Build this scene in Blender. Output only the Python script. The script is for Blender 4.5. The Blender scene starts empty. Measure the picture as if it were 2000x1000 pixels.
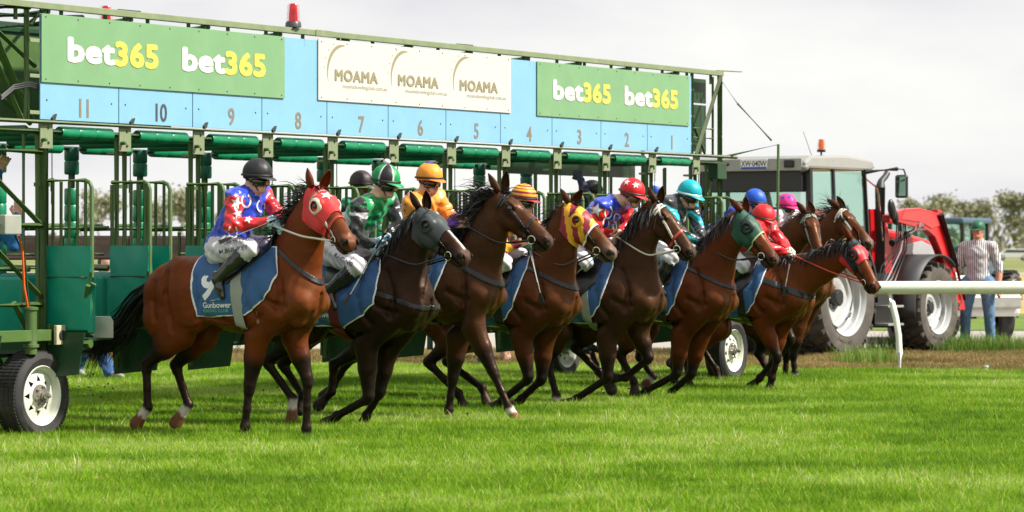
import bpy, bmesh, math, random
import numpy as np
from math import sin, cos, pi, radians, sqrt, atan2
from mathutils import Vector, Matrix
from mathutils.bvhtree import BVHTree

random.seed(7); RNG = np.random.default_rng(7)
SC = bpy.context.scene; COL = SC.collection

# ------------------------------------------------------------------ camera
CAM_H = 1.5; F = 6500.0; HOR = 475.0
cd = bpy.data.cameras.new('camera'); cam = bpy.data.objects.new('camera', cd); COL.objects.link(cam)
cam.location = (0, 0, CAM_H); cam.rotation_euler = (radians(90), 0, 0)
cd.sensor_width = 36; cd.lens = F / 2000 * 36; cd.shift_y = -(500 - HOR) / 2000
cd.clip_start = 0.5; cd.clip_end = 6000
cd.dof.use_dof = True; cd.dof.focus_distance = 27.0; cd.dof.aperture_fstop = 4.8
SC.camera = cam

# ------------------------------------------------------------------ sky and sun
SUN_EL, SUN_AZ = radians(45), radians(-14)          # azimuth measured from +X towards +Y
world = bpy.data.worlds.new('World'); SC.world = world; world.use_nodes = True
wn = world.node_tree; wn.nodes.clear()
def wnode(t, **k):
    n = wn.nodes.new(t)
    for a, b in k.items(): setattr(n, a, b)
    return n
w_out = wnode('ShaderNodeOutputWorld')
w_sky = wnode('ShaderNodeTexSky', sky_type='NISHITA', sun_disc=False)
w_sky.sun_elevation = SUN_EL; w_sky.sun_rotation = radians(90) - SUN_AZ
w_bs = wnode('ShaderNodeBackground'); w_bs.inputs[1].default_value = 0.08
w_bc = wnode('ShaderNodeBackground'); w_bc.inputs[1].default_value = 0.67
w_tc = wnode('ShaderNodeTexCoord')
w_mp = wnode('ShaderNodeMapping'); w_mp.inputs['Scale'].default_value = (1.0, 1.0, 3.2)
w_nz = wnode('ShaderNodeTexNoise'); w_nz.inputs['Scale'].default_value = 5.0; w_nz.inputs['Detail'].default_value = 7; w_nz.inputs['Roughness'].default_value = 0.55
w_cr = wnode('ShaderNodeValToRGB')
w_cr.color_ramp.elements[0].position = 0.36; w_cr.color_ramp.elements[0].color = (0.78, 0.775, 0.82, 1)
w_cr.color_ramp.elements[1].position = 0.64; w_cr.color_ramp.elements[1].color = (1.0, 1.0, 0.965, 1)
w_c2 = wnode('ShaderNodeValToRGB')
w_c2.color_ramp.elements[0].position = 0.30; w_c2.color_ramp.elements[0].color = (0.86, 0.86, 0.86, 1)
w_c2.color_ramp.elements[1].position = 0.45; w_c2.color_ramp.elements[1].color = (0.98, 0.98, 0.98, 1)
w_mx = wnode('ShaderNodeMixShader')
L = wn.links.new
L(w_tc.outputs['Generated'], w_mp.inputs[0]); L(w_mp.outputs[0], w_nz.inputs['Vector'])
L(w_nz.outputs['Fac'], w_cr.inputs[0]); L(w_nz.outputs['Fac'], w_c2.inputs[0])
L(w_sky.outputs[0], w_bs.inputs[0]); L(w_cr.outputs[0], w_bc.inputs[0])
L(w_c2.outputs[0], w_mx.inputs[0]); L(w_bs.outputs[0], w_mx.inputs[1]); L(w_bc.outputs[0], w_mx.inputs[2])
L(w_mx.outputs[0], w_out.inputs[0])

sd = bpy.data.lights.new('sun', 'SUN'); sun = bpy.data.objects.new('sun', sd); COL.objects.link(sun)
sd.energy = 5.0; sd.angle = radians(3.0); sd.color = (1.0, 0.95, 0.86)
sv = Vector((cos(SUN_EL) * cos(SUN_AZ), cos(SUN_EL) * sin(SUN_AZ), sin(SUN_EL)))
sun.rotation_euler = sv.to_track_quat('Z', 'Y').to_euler(); sun.location = (10, -5, 20)

SC.view_settings.view_transform = 'Standard'; SC.view_settings.look = 'None'
SC.view_settings.exposure = 0.60; SC.view_settings.gamma = 1.0; SC.view_settings.use_curve_mapping = False
SC.cycles.max_bounces = 6; SC.cycles.transparent_max_bounces = 12; SC.cycles.use_adaptive_sampling = True
SC.cycles.caustics_reflective = False; SC.cycles.caustics_refractive = False

# ------------------------------------------------------------------ materials
MATS = {}
def srgb(r, g, b):
    f = lambda c: (c / 255 / 12.92) if c / 255 <= 0.04045 else ((c / 255 + 0.055) / 1.055) ** 2.4
    return (f(r), f(g), f(b))
def mat(name, col, rough=0.5, metal=0.0, noise=0.12, nscale=9.0, bump=0.0, bscale=60.0, spec=0.5, coat=0.0,
        attr=None, trans=0.0, sheen=0.0, emit=0.0, dirt=None, dscale=3.0, stretch=(1, 1, 1), alpha=1.0):
    if name in MATS: return MATS[name]
    m = bpy.data.materials.new(name); m.use_nodes = True; MATS[name] = m
    nt = m.node_tree; bs = nt.nodes['Principled BSDF']; lk = nt.links.new
    tc = nt.nodes.new('ShaderNodeTexCoord'); mp = nt.nodes.new('ShaderNodeMapping'); mp.inputs['Scale'].default_value = stretch
    lk(tc.outputs['Object'], mp.inputs[0])
    if attr:
        a = nt.nodes.new('ShaderNodeAttribute'); a.attribute_name = attr; src = a.outputs['Color']
    else:
        r_ = nt.nodes.new('ShaderNodeRGB'); r_.outputs[0].default_value = (*col, 1); src = r_.outputs[0]
    if noise > 0:
        nz = nt.nodes.new('ShaderNodeTexNoise'); nz.inputs['Scale'].default_value = nscale; nz.inputs['Detail'].default_value = 6
        lk(mp.outputs[0], nz.inputs['Vector'])
        mr = nt.nodes.new('ShaderNodeMapRange'); mr.inputs['From Min'].default_value = 0.25; mr.inputs['From Max'].default_value = 0.75
        mr.inputs['To Min'].default_value = 1 - noise; mr.inputs['To Max'].default_value = 1 + noise
        lk(nz.outputs['Fac'], mr.inputs[0])
        vm = nt.nodes.new('ShaderNodeVectorMath'); vm.operation = 'SCALE'
        lk(src, vm.inputs[0]); lk(mr.outputs[0], vm.inputs['Scale']); src = vm.outputs[0]
    if dirt:
        nz2 = nt.nodes.new('ShaderNodeTexNoise'); nz2.inputs['Scale'].default_value = dscale; nz2.inputs['Detail'].default_value = 8; nz2.inputs['Roughness'].default_value = 0.7
        lk(mp.outputs[0], nz2.inputs['Vector'])
        cr = nt.nodes.new('ShaderNodeValToRGB'); cr.color_ramp.elements[0].position = 0.5; cr.color_ramp.elements[1].position = 0.72
        lk(nz2.outputs['Fac'], cr.inputs[0])
        sc_ = nt.nodes.new('ShaderNodeMath'); sc_.operation = 'MULTIPLY'; sc_.inputs[1].default_value = dirt[3] if len(dirt) > 3 else 0.5
        lk(cr.outputs[0], sc_.inputs[0])
        mx = nt.nodes.new('ShaderNodeMix'); mx.data_type = 'RGBA'
        lk(sc_.outputs[0], mx.inputs['Factor']); lk(src, mx.inputs['A']); mx.inputs['B'].default_value = (*dirt[:3], 1); src = mx.outputs['Result']
    lk(src, bs.inputs['Base Color'])
    bs.inputs['Roughness'].default_value = rough; bs.inputs['Metallic'].default_value = metal
    bs.inputs['Specular IOR Level'].default_value = spec; bs.inputs['Coat Weight'].default_value = coat
    bs.inputs['Coat Roughness'].default_value = 0.15
    bs.inputs['Transmission Weight'].default_value = trans; bs.inputs['Sheen Weight'].default_value = sheen
    bs.inputs['Alpha'].default_value = alpha
    if emit > 0:
        lk(src, bs.inputs['Emission Color']); bs.inputs['Emission Strength'].default_value = emit
    if bump > 0:
        nb = nt.nodes.new('ShaderNodeTexNoise'); nb.inputs['Scale'].default_value = bscale; nb.inputs['Detail'].default_value = 5
        lk(mp.outputs[0], nb.inputs['Vector'])
        b = nt.nodes.new('ShaderNodeBump'); b.inputs['Strength'].default_value = 1.0; b.inputs['Distance'].default_value = bump
        lk(nb.outputs['Fac'], b.inputs['Height']); lk(b.outputs[0], bs.inputs['Normal'])
    return m

def V3(*a): return np.array(a, float)
def lerp(a, b, t): return a + (b - a) * t
# ------------------------------------------------------------------ object helpers
def tag(o, label=None, cat=None, group=None, kind=None):
    if label: o['label'] = label
    if cat: o['category'] = cat
    if group: o['group'] = group
    if kind: o['kind'] = kind
    return o
def empty(name, loc=(0, 0, 0), rz=0.0, parent=None):
    o = bpy.data.objects.new(name, None); COL.objects.link(o); o.location = loc; o.rotation_euler = (0, 0, rz)
    o.empty_display_size = 0.1
    if parent: o.parent = parent
    return o
def link(name, me, m=None, parent=None, smooth=False):
    if m is not None and len(me.materials) == 0:
        for k in (m if isinstance(m, (list, tuple)) else [m]): me.materials.append(k)
    o = bpy.data.objects.new(name, me); COL.objects.link(o)
    if parent: o.parent = parent
    if smooth: me.polygons.foreach_set('use_smooth', [True] * len(me.polygons))
    return o
def copy_tree(o, parent=None):
    c = o.copy(); COL.objects.link(c); c.parent = parent
    for ch in list(o.children): copy_tree(ch, c)
    return c
def frame_from(d, up=(0, 0, 1)):
    d = Vector(d).normalized(); up = Vector(up)
    if abs(d.dot(up)) > 0.98: up = Vector((1, 0, 0))
    s = d.cross(up).normalized(); u = s.cross(d).normalized()
    return d, s, u
class MB:
    """collects primitive shapes for ONE mesh object"""
    def __init__(s): s.v = []; s.f = []; s.mi = []; s.cm = 0
    def add(s, vs, fs):
        n = len(s.v); s.v += [tuple(p) for p in vs]; s.f += [tuple(i + n for i in f) for f in fs]; s.mi += [s.cm] * len(fs); return s
    def box(s, c, size, rz=0.0, ry=0.0, rx=0.0):
        hx, hy, hz = [k / 2 for k in size]
        M = Matrix.Rotation(rz, 3, 'Z') @ Matrix.Rotation(ry, 3, 'Y') @ Matrix.Rotation(rx, 3, 'X')
        vs = [Vector(c) + M @ Vector((x * hx, y * hy, z * hz)) for x in (-1, 1) for y in (-1, 1) for z in (-1, 1)]
        return s.add(vs, [(0, 1, 3, 2), (4, 6, 7, 5), (0, 4, 5, 1), (2, 3, 7, 6), (0, 2, 6, 4), (1, 5, 7, 3)])
    def bar(s, a, b, w, h, up=(0, 0, 1)):
        a = Vector(a); b = Vector(b); d, sd_, u = frame_from(b - a, up)
        vs = [p + sd_ * x * w / 2 + u * y * h / 2 for p in (a, b) for x, y in ((-1, -1), (1, -1), (1, 1), (-1, 1))]
        return s.add(vs, [(0, 1, 2, 3)[::-1], (4, 5, 6, 7), (0, 4, 5, 1)[::-1], (1, 5, 6, 2)[::-1], (2, 6, 7, 3)[::-1], (3, 7, 4, 0)[::-1]])
    def tube(s, pts, r, n=8, caps=True, flat=None):
        pts = [Vector(p) for p in pts]; rs = r if isinstance(r, (list, tuple)) else [r] * len(pts)
        rings = []; up = Vector((0, 0, 1)); prev = None
        for i, p in enumerate(pts):
            d = (pts[min(i + 1, len(pts) - 1)] - pts[max(i - 1, 0)]).normalized()
            if prev is None:
                _, a, b = frame_from(d)
            else:
                a = prev - d * prev.dot(d); a.normalize(); b = d.cross(a)
            prev = a
            fl = flat or 1.0
            rings.append([p + (a * cos(2 * pi * k / n) + b * sin(2 * pi * k / n) * fl) * rs[i] for k in range(n)])
        vs = [q for R in rings for q in R]; fs = []
        for i in range(len(pts) - 1):
            for k in range(n):
                fs.append((i * n + k, i * n + (k + 1) % n, (i + 1) * n + (k + 1) % n, (i + 1) * n + k))
        if caps: fs += [tuple(range(n))[::-1], tuple(range((len(pts) - 1) * n, len(pts) * n))]
        return s.add(vs, fs)
    def lathe(s, prof, c, axis, n=24, a0=0, a1=2 * pi, up=(0, 0, 1)):
        """prof: list of (radius, along)"""
        d, a, b = frame_from(axis, up); c = Vector(c); full = abs(a1 - a0 - 2 * pi) < 1e-4
        m = n if full else n + 1; vs = []; fs = []
        for r, h in prof:
            for k in range(m):
                t = a0 + (a1 - a0) * k / n
                vs.append(c + d * h + (a * cos(t) + b * sin(t)) * r)
        for i in range(len(prof) - 1):
            for k in range(n):
                k2 = (k + 1) % m
                fs.append((i * m + k, i * m + k2, (i + 1) * m + k2, (i + 1) * m + k))
        return s.add(vs, fs)
    def ball(s, c, r, n=12, m=8, M=None):
        rr = r if isinstance(r, (list, tuple)) else (r, r, r); vs = []; fs = []
        c = Vector(c); M = M or Matrix.Identity(3)
        for i in range(m + 1):
            ph = -pi / 2 + pi * i / m
            for k in range(n):
                t = 2 * pi * k / n
                vs.append(c + M @ Vector((rr[0] * cos(ph) * cos(t), rr[1] * cos(ph) * sin(t), rr[2] * sin(ph))))
        for i in range(m):
            for k in range(n): fs.append((i * n + k, i * n + (k + 1) % n, (i + 1) * n + (k + 1) % n, (i + 1) * n + k))
        return s.add(vs, fs)
    def prism(s, poly, o, ax, ay, thick):
        """extrude a 2D polygon; o origin, ax/ay axes, thick along ax x ay"""
        o = Vector(o); ax = Vector(ax); ay = Vector(ay); nz = ax.cross(ay).normalized(); n = len(poly)
        vs = [o + ax * x + ay * y + nz * t for t in (0, thick) for x, y in poly]
        fs = [tuple(range(n))[::-1], tuple(range(n, 2 * n))] + [(k, (k + 1) % n, n + (k + 1) % n, n + k) for k in range(n)]
        return s.add(vs, fs)
    def mesh(s, name):
        me = bpy.data.meshes.new(name); me.from_pydata(s.v, [], s.f)
        if any(s.mi): me.polygons.foreach_set('material_index', s.mi)
        me.validate(); return me
    def build(s, name, m, parent=None, smooth=False, bevel=0.0):
        o = link(name, s.mesh(name), m, parent)
        if smooth:
            o.data.polygons.foreach_set('use_smooth', [True] * len(o.data.polygons)); o.data.set_sharp_from_angle(angle=radians(40))
        if bevel:
            b = o.modifiers.new('bevel', 'BEVEL'); b.width = bevel; b.segments = 2; b.limit_method = 'ANGLE'; b.harden_normals = False
        return o
TEXTC = {}
def text_mesh(txt, size, bold=0.0, extrude=0.0, spacing=1.0, align='LEFT', shear=0.0):
    key = (txt, size, bold, extrude, spacing, align, shear)
    if key in TEXTC: return TEXTC[key]
    cu = bpy.data.curves.new('txt', 'FONT'); cu.body = txt; cu.size = size; cu.offset = bold; cu.extrude = extrude
    cu.space_character = spacing; cu.align_x = align; cu.shear = shear; cu.resolution_u = 3
    o = bpy.data.objects.new('txt', cu); COL.objects.link(o)
    dg = bpy.context.evaluated_depsgraph_get(); me = bpy.data.meshes.new_from_object(o.evaluated_get(dg))
    me.name = 'lettering'; me.materials.clear()
    bpy.data.objects.remove(o); bpy.data.curves.remove(cu); TEXTC[key] = me
    return me
def ground_px(x, y):                       # point of the flat ground seen at photo pixel x, y
    Z = F * CAM_H / (y - HOR); return Vector((Z * (x - 1000) / F, Z, 0))
def at(x, y, Z): return Vector((Z * (x - 1000) / F, Z, CAM_H + Z * (HOR - y) / F))

# ------------------------------------------------------------------ implicit bodies
class SDF:
    def __init__(s, lo, hi, h):
        s.lo = np.array(lo, np.float32); s.h = h; s.n = np.ceil((np.array(hi) - s.lo) / h).astype(int) + 1
        s.f = np.full(s.n, 1.0, np.float32); s.id = np.zeros(s.n, np.int16); s.mn = np.full(s.n, 1.0, np.float32)
    def _box(s, a, b, m):
        lo = np.minimum(a, b) - m; hi = np.maximum(a, b) + m
        i0 = np.maximum(np.floor((lo - s.lo) / s.h).astype(int), 0); i1 = np.minimum(np.ceil((hi - s.lo) / s.h).astype(int) + 1, s.n)
        if np.any(i1 <= i0): return None
        sl = tuple(slice(i0[k], i1[k]) for k in range(3))
        g = [s.lo[k] + s.h * np.arange(i0[k], i1[k], dtype=np.float32) for k in range(3)]
        return sl, g[0][:, None, None], g[1][None, :, None], g[2][None, None, :]
    def seg(s, a, b, ra, rb=None, lat=None, la=None, lb=None, k=0.04, id=1, sub=False):
        """tapered capsule; lat is a direction in which the radius is la..lb instead of ra..rb"""
        a = np.array(a, float); b = np.array(b, float); rb = ra if rb is None else rb
        la = ra if la is None else la; lb = (la if rb == ra else rb) if lb is None else lb
        m = max(ra, rb, la, lb) + k + 2 * s.h
        bx = s._box(a, b, m)
        if bx is None: return s
        sl, X, Y, Z = bx
        d = b - a; L2 = float(d @ d)
        px, py, pz = X - a[0], Y - a[1], Z - a[2]
        t = np.clip((px * d[0] + py * d[1] + pz * d[2]) / L2, 0, 1) if L2 > 1e-9 else np.zeros((1, 1, 1), np.float32)
        qx, qy, qz = px - t * d[0], py - t * d[1], pz - t * d[2]
        r = ra + (rb - ra) * t; q2 = qx * qx + qy * qy + qz * qz
        if lat is not None:
            lat = np.array(lat, float); lat /= np.linalg.norm(lat)
            l = la + (lb - la) * t
            ql = qx * lat[0] + qy * lat[1] + qz * lat[2]
            e = np.sqrt(np.maximum(q2 - ql * ql, 0) / (r * r) + ql * ql / (l * l))
            g = np.sqrt(np.maximum(q2 - ql * ql, 0) / (r ** 4) + ql * ql / (l ** 4))
            D = (e - 1) * e / np.maximum(g, 1e-6)
            D = np.where(e < 1e-3, -np.minimum(r, l), D)
        else:
            D = np.sqrt(q2) - r
        D = D.astype(np.float32); f = s.f[sl]
        if sub:
            h = np.clip(0.5 - 0.5 * (f + D) / max(k, 1e-4), 0, 1) if k > 0 else (f < -D) * 1.0
            s.f[sl] = np.maximum(f, -D) if k == 0 else f * (1 - h) + (-D) * h + k * h * (1 - h)
            if id: s.id[sl] = np.where(D < s.h * 1.2, id, s.id[sl])
            return s
        h = np.clip(0.5 + 0.5 * (f - D) / k, 0, 1) if k > 0 else None
        s.f[sl] = (f * (1 - h) + D * h - k * h * (1 - h)) if k > 0 else np.minimum(f, D)
        w = D < s.mn[sl]
        s.id[sl] = np.where(w, id, s.id[sl]); s.mn[sl] = np.minimum(s.mn[sl], D)
        return s
    def chain(s, pts, rs, lat=None, ls=None, k=0.04, id=1):
        for i in range(len(pts) - 1):
            s.seg(pts[i], pts[i + 1], rs[i], rs[i + 1], lat, None if ls is None else ls[i], None if ls is None else ls[i + 1], k, id)
        return s
    def mesh(s, smooth=2):
        f = s.f; n = s.n; neg = f < 0
        c = np.zeros(n - 1, np.int8)
        for dx in (0, 1):
            for dy in (0, 1):
                for dz in (0, 1): c += neg[dx:n[0] - 1 + dx, dy:n[1] - 1 + dy, dz:n[2] - 1 + dz]
        act = (c > 0) & (c < 8); I = np.argwhere(act); N = len(I)
        idx = np.full(n - 1, -1, np.int32); idx[act] = np.arange(N)
        cor = np.array([(x, y, z) for x in (0, 1) for y in (0, 1) for z in (0, 1)])
        V = np.stack([f[I[:, 0] + q[0], I[:, 1] + q[1], I[:, 2] + q[2]] for q in cor], 1)
        ids = np.stack([s.id[I[:, 0] + q[0], I[:, 1] + q[1], I[:, 2] + q[2]] for q in cor], 1)
        vid = ids[np.arange(N), np.argmin(np.abs(V), 1)]
        P = np.zeros((N, 3)); cnt = np.zeros(N)
        for a in range(8):
            for b in range(a + 1, 8):
                if np.abs(cor[a] - cor[b]).sum() != 1: continue
                x = (V[:, a] < 0) != (V[:, b] < 0); t = V[:, a] / np.where(x, V[:, a] - V[:, b], 1)
                P += np.where(x[:, None], cor[a] + (cor[b] - cor[a]) * t[:, None], 0); cnt += x
        P = (P / cnt[:, None] + I) * s.h + s.lo
        Q = []
        for ax in range(3):
            o = [k for k in range(3) if k != ax]
            sl0 = [slice(None)] * 3; sl1 = [slice(None)] * 3; sl0[ax] = slice(0, -1); sl1[ax] = slice(1, None)
            ch = neg[tuple(sl0)] != neg[tuple(sl1)]
            E = np.argwhere(ch); ok = (E[:, o[0]] > 0) & (E[:, o[1]] > 0) & (E[:, o[0]] < n[o[0]] - 1) & (E[:, o[1]] < n[o[1]] - 1)
            E = E[ok]; quad = []
            for u, v in ((0, 0), (1, 0), (1, 1), (0, 1)):
                G = E.copy(); G[:, o[0]] -= u; G[:, o[1]] -= v; quad.append(idx[G[:, 0], G[:, 1], G[:, 2]])
            q = np.stack(quad, 1); flip = neg[E[:, 0], E[:, 1], E[:, 2]]
            if ax == 1: flip = ~flip
            q[~flip] = q[~flip][:, ::-1]; Q.append(q)
        Q = np.concatenate(Q); Q = Q[(Q >= 0).all(1)]
        for _ in range(smooth):
            S = np.zeros_like(P); C = np.zeros(N)
            for a, b in ((0, 1), (1, 2), (2, 3), (3, 0)):
                for u, v in ((a, b), (b, a)):
                    for k in range(3): S[:, k] += np.bincount(Q[:, u], P[Q[:, v], k], N)
                    C += np.bincount(Q[:, u], None, N)
            P = P * 0.4 + 0.6 * S / np.maximum(C, 1)[:, None]
        return P, Q, vid
def np_mesh(name, P, Q, smooth=True):
    me = bpy.data.meshes.new(name); me.vertices.add(len(P)); me.vertices.foreach_set('co', np.ascontiguousarray(P, np.float32).ravel())
    k = Q.shape[1]
    me.loops.add(Q.size); me.loops.foreach_set('vertex_index', np.ascontiguousarray(Q, np.int32).ravel())
    me.polygons.add(len(Q)); me.polygons.foreach_set('loop_start', np.arange(0, Q.size, k, dtype=np.int32))
    me.update(calc_edges=True)
    if smooth: me.polygons.foreach_set('use_smooth', np.ones(len(Q), bool))
    return me
def set_cols(me, cols, name='col'):
    a = me.color_attributes.new(name, 'FLOAT_COLOR', 'POINT'); c = np.ones((len(cols), 4), np.float32); c[:, :3] = cols
    a.data.foreach_set('color', c.ravel())
def set_face_cols(me, cols, name='col'):
    a = me.color_attributes.new(name, 'FLOAT_COLOR', 'CORNER'); nl = len(me.loops)
    lp = np.zeros(nl, np.int64)
    for p in me.polygons: lp[p.loop_start:p.loop_start + p.loop_total] = p.index
    c = np.ones((nl, 4), np.float32); c[:, :3] = np.array(cols)[lp]; a.data.foreach_set('color', c.ravel())

DECAL_DIR = None
class Surf:
    """a finished skin mesh that cloth, straps and prints can be cut from or laid upon"""
    def __init__(s, P, Q, vid):
        s.P = P; s.Q = Q; s.vid = vid; s.C = P[Q].mean(1); s.fid = vid[Q[:, 0]]; s._b = None
    def bvh(s):
        if s._b is None: s._b = BVHTree.FromPolygons([tuple(p) for p in s.P], [tuple(int(i) for i in q) for q in s.Q])
        return s._b
    def shell(s, planes, off, m, name, parent, ids=None, thick=0.004, margin=0.06, colfn=None, smooth=True, grow=0, largest=False):
        """planes: (point, normal) pairs, the skin on the positive side of all of them is kept"""
        keep = np.ones(len(s.Q), bool)
        if ids is not None: keep &= np.isin(s.fid, ids)
        for p, nn in planes:
            nn = np.array(nn, float); nn /= np.linalg.norm(nn); keep &= ((s.C - np.array(p)) @ nn) > -margin
        q = s.Q[keep]
        if len(q) == 0: return None
        u, inv = np.unique(q, return_inverse=True); inv = inv.reshape(q.shape)
        bm = bmesh.new(); vs = [bm.verts.new(p) for p in s.P[u]]
        for r in inv:
            try: bm.faces.new([vs[i] for i in r])
            except ValueError: pass
        bm.normal_update()
        nrm = {}
        for p, nn in planes:
            g = bm.verts[:] + bm.edges[:] + bm.faces[:]
            bmesh.ops.bisect_plane(bm, geom=g, plane_co=Vector(p), plane_no=Vector(nn).normalized(), clear_inner=True, dist=1e-5)
        for _ in range(grow): bmesh.ops.smooth_vert(bm, verts=bm.verts, factor=0.5, use_axis_x=True, use_axis_y=True, use_axis_z=True)
        if largest:
            seen = set(); best = []
            for f in bm.faces:
                if f in seen: continue
                st = [f]; seen.add(f); isl = []
                while st:
                    g_ = st.pop(); isl.append(g_)
                    for e_ in g_.edges:
                        for k_ in e_.link_faces:
                            if k_ not in seen: seen.add(k_); st.append(k_)
                if len(isl) > len(best): best = isl
            bset = set(best); bmesh.ops.delete(bm, geom=[f for f in bm.faces if f not in bset], context='FACES')
        bm.normal_update()
        for v in bm.verts: v.co += v.normal * off
        me = bpy.data.meshes.new(name); bm.to_mesh(me); bm.free()
        if len(me.polygons) == 0: return None
        if colfn is not None:
            set_face_cols(me, [colfn(f.center) for f in me.polygons])
        o = link(name, me, m, parent, smooth)
        if thick:
            t = o.modifiers.new('thickness', 'SOLIDIFY'); t.thickness = thick; t.offset = 1
        return o
    def decal(s, verts, faces, o, ax, ay, off, m, name, parent, thick=0.0, dirn=None, maxd=2.5):
        """lay a flat outline (2D verts) upon the skin, shooting along ax x ay reversed"""
        o = Vector(o); ax = Vector(ax).normalized(); ay = Vector(ay); ay = (ay - ax * ay.dot(ax)).normalized()
        if dirn is None and DECAL_DIR is not None:
            vd = DECAL_DIR; ax = (ax - vd * ax.dot(vd)).normalized(); ay = (ay - vd * ay.dot(vd) - ax * ay.dot(ax)).normalized(); dirn = vd
        nz = ax.cross(ay) if dirn is None else Vector(dirn).normalized(); b = s.bvh(); out = []; ok = []
        for x, y in verts:
            p = o + ax * x + ay * y
            h = b.ray_cast(p + nz * 0.6, -nz, maxd)
            if h[0] is None: out.append(p); ok.append(False)
            else: out.append(h[0] + nz * off); ok.append(True)
        fs = [f for f in faces if all(ok[i] for i in f)]
        if not fs: return None
        me = bpy.data.meshes.new(name); me.from_pydata(out, [], fs)
        ob = link(name, me, m, parent, True)
        if thick:
            t = ob.modifiers.new('thickness', 'SOLIDIFY'); t.thickness = thick; t.offset = 0
        return ob
    def strap(s, pts, side, w, off, m, name, parent, thick=0.004, axis='Y'):
        """ribbon through the given side-view points (u,w), laid upon the skin from side +1/-1 (local Y)"""
        b = s.bvh(); P3 = []
        n = max(2, int(sum(sqrt((pts[i + 1][0] - pts[i][0]) ** 2 + (pts[i + 1][1] - pts[i][1]) ** 2) for i in range(len(pts) - 1)) / 0.03))
        seglen = [0]
        for i in range(len(pts) - 1): seglen.append(seglen[-1] + sqrt((pts[i + 1][0] - pts[i][0]) ** 2 + (pts[i + 1][1] - pts[i][1]) ** 2))
        for k in range(n + 1):
            L_ = seglen[-1] * k / n; i = max(0, min(len(pts) - 2, int(np.searchsorted(seglen, L_, 'right')) - 1))
            t = (L_ - seglen[i]) / max(seglen[i + 1] - seglen[i], 1e-6)
            P3.append((pts[i][0] + (pts[i + 1][0] - pts[i][0]) * t, pts[i][1] + (pts[i + 1][1] - pts[i][1]) * t))
        vs = []; fs = []; good = []
        for k, (u, z) in enumerate(P3):
            a = P3[max(k - 1, 0)]; c = P3[min(k + 1, len(P3) - 1)]; d = Vector((c[0] - a[0], c[1] - a[1])); d.normalize(); q = Vector((-d.y, d.x))
            for sg in (-1, 1):
                x, zz = u + q.x * w / 2 * sg, z + q.y * w / 2 * sg
                h = b.ray_cast(Vector((x, side * 1.0, zz)), Vector((0, -side, 0)), 1.1)
                if h[0] is None: vs.append(Vector((x, side * 0.02, zz))); good.append(False)
                else: vs.append(h[0] + Vector((0, side * off, 0))); good.append(True)
        for k in range(len(P3) - 1):
            f = (2 * k, 2 * k + 1, 2 * k + 3, 2 * k + 2)
            if all(good[i] for i in f): fs.append(f if side > 0 else f[::-1])
        if not fs: return None
        me = bpy.data.meshes.new(name); me.from_pydata(vs, [], fs)
        o = link(name, me, m, parent, True); t = o.modifiers.new('thickness', 'SOLIDIFY'); t.thickness = thick; t.offset = 1
        return o
def star2d(r, r2=None, n=5, rot=pi / 2):
    r2 = r2 or r * 0.42; out = [(0, 0)] + [((r if k % 2 == 0 else r2) * cos(rot + pi * k / n), (r if k % 2 == 0 else r2) * sin(rot + pi * k / n)) for k in range(2 * n)]
    return tess(out, [(0, k + 1, (k + 1) % (2 * n) + 1) for k in range(2 * n)], 2)
def ring2d(r0, r1, a0=0, a1=2 * pi, n=20, sx=1.0, sy=1.0):
    vs = []; fs = []
    for k in range(n + 1):
        t = a0 + (a1 - a0) * k / n; vs += [(r0 * cos(t) * sx, r0 * sin(t) * sy), (r1 * cos(t) * sx, r1 * sin(t) * sy)]
    for k in range(n): fs.append((2 * k, 2 * k + 1, 2 * k + 3, 2 * k + 2))
    return vs, fs
def poly2d(pts, cut=0.04):
    bm = bmesh.new(); bm.faces.new([bm.verts.new((x, y, 0)) for x, y in pts])
    xs = [p[0] for p in pts]; ys = [p[1] for p in pts]
    for a, lo, hi in ((0, min(xs), max(xs)), (1, min(ys), max(ys))):
        k = int((hi - lo) / cut)
        for i in range(1, k + 1):
            co = [0, 0, 0]; no = [0, 0, 0]; co[a] = lo + i * (hi - lo) / (k + 1); no[a] = 1
            bmesh.ops.bisect_plane(bm, geom=bm.verts[:] + bm.edges[:] + bm.faces[:], plane_co=co, plane_no=no, dist=1e-6)
    bm.verts.ensure_lookup_table(); bm.verts.index_update()
    vs = [(v.co.x, v.co.y) for v in bm.verts]; fs = [tuple(v.index for v in f.verts) for f in bm.faces]; bm.free()
    # order verts outwards so that the normal is +z
    return vs, fs
def tess(vs, fs, it):
    for _ in range(it):
        vs = list(vs); nf = []; mid = {}
        def m_(a, b):
            key = (min(a, b), max(a, b))
            if key not in mid: mid[key] = len(vs); vs.append(((vs[a][0] + vs[b][0]) / 2, (vs[a][1] + vs[b][1]) / 2))
            return mid[key]
        for f in fs:
            if len(f) != 3: nf.append(f); continue
            a, b, c = f; x, y, z = m_(a, b), m_(b, c), m_(c, a); nf += [(a, x, z), (x, b, y), (z, y, c), (x, y, z)]
        fs = nf
    return vs, fs
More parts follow.
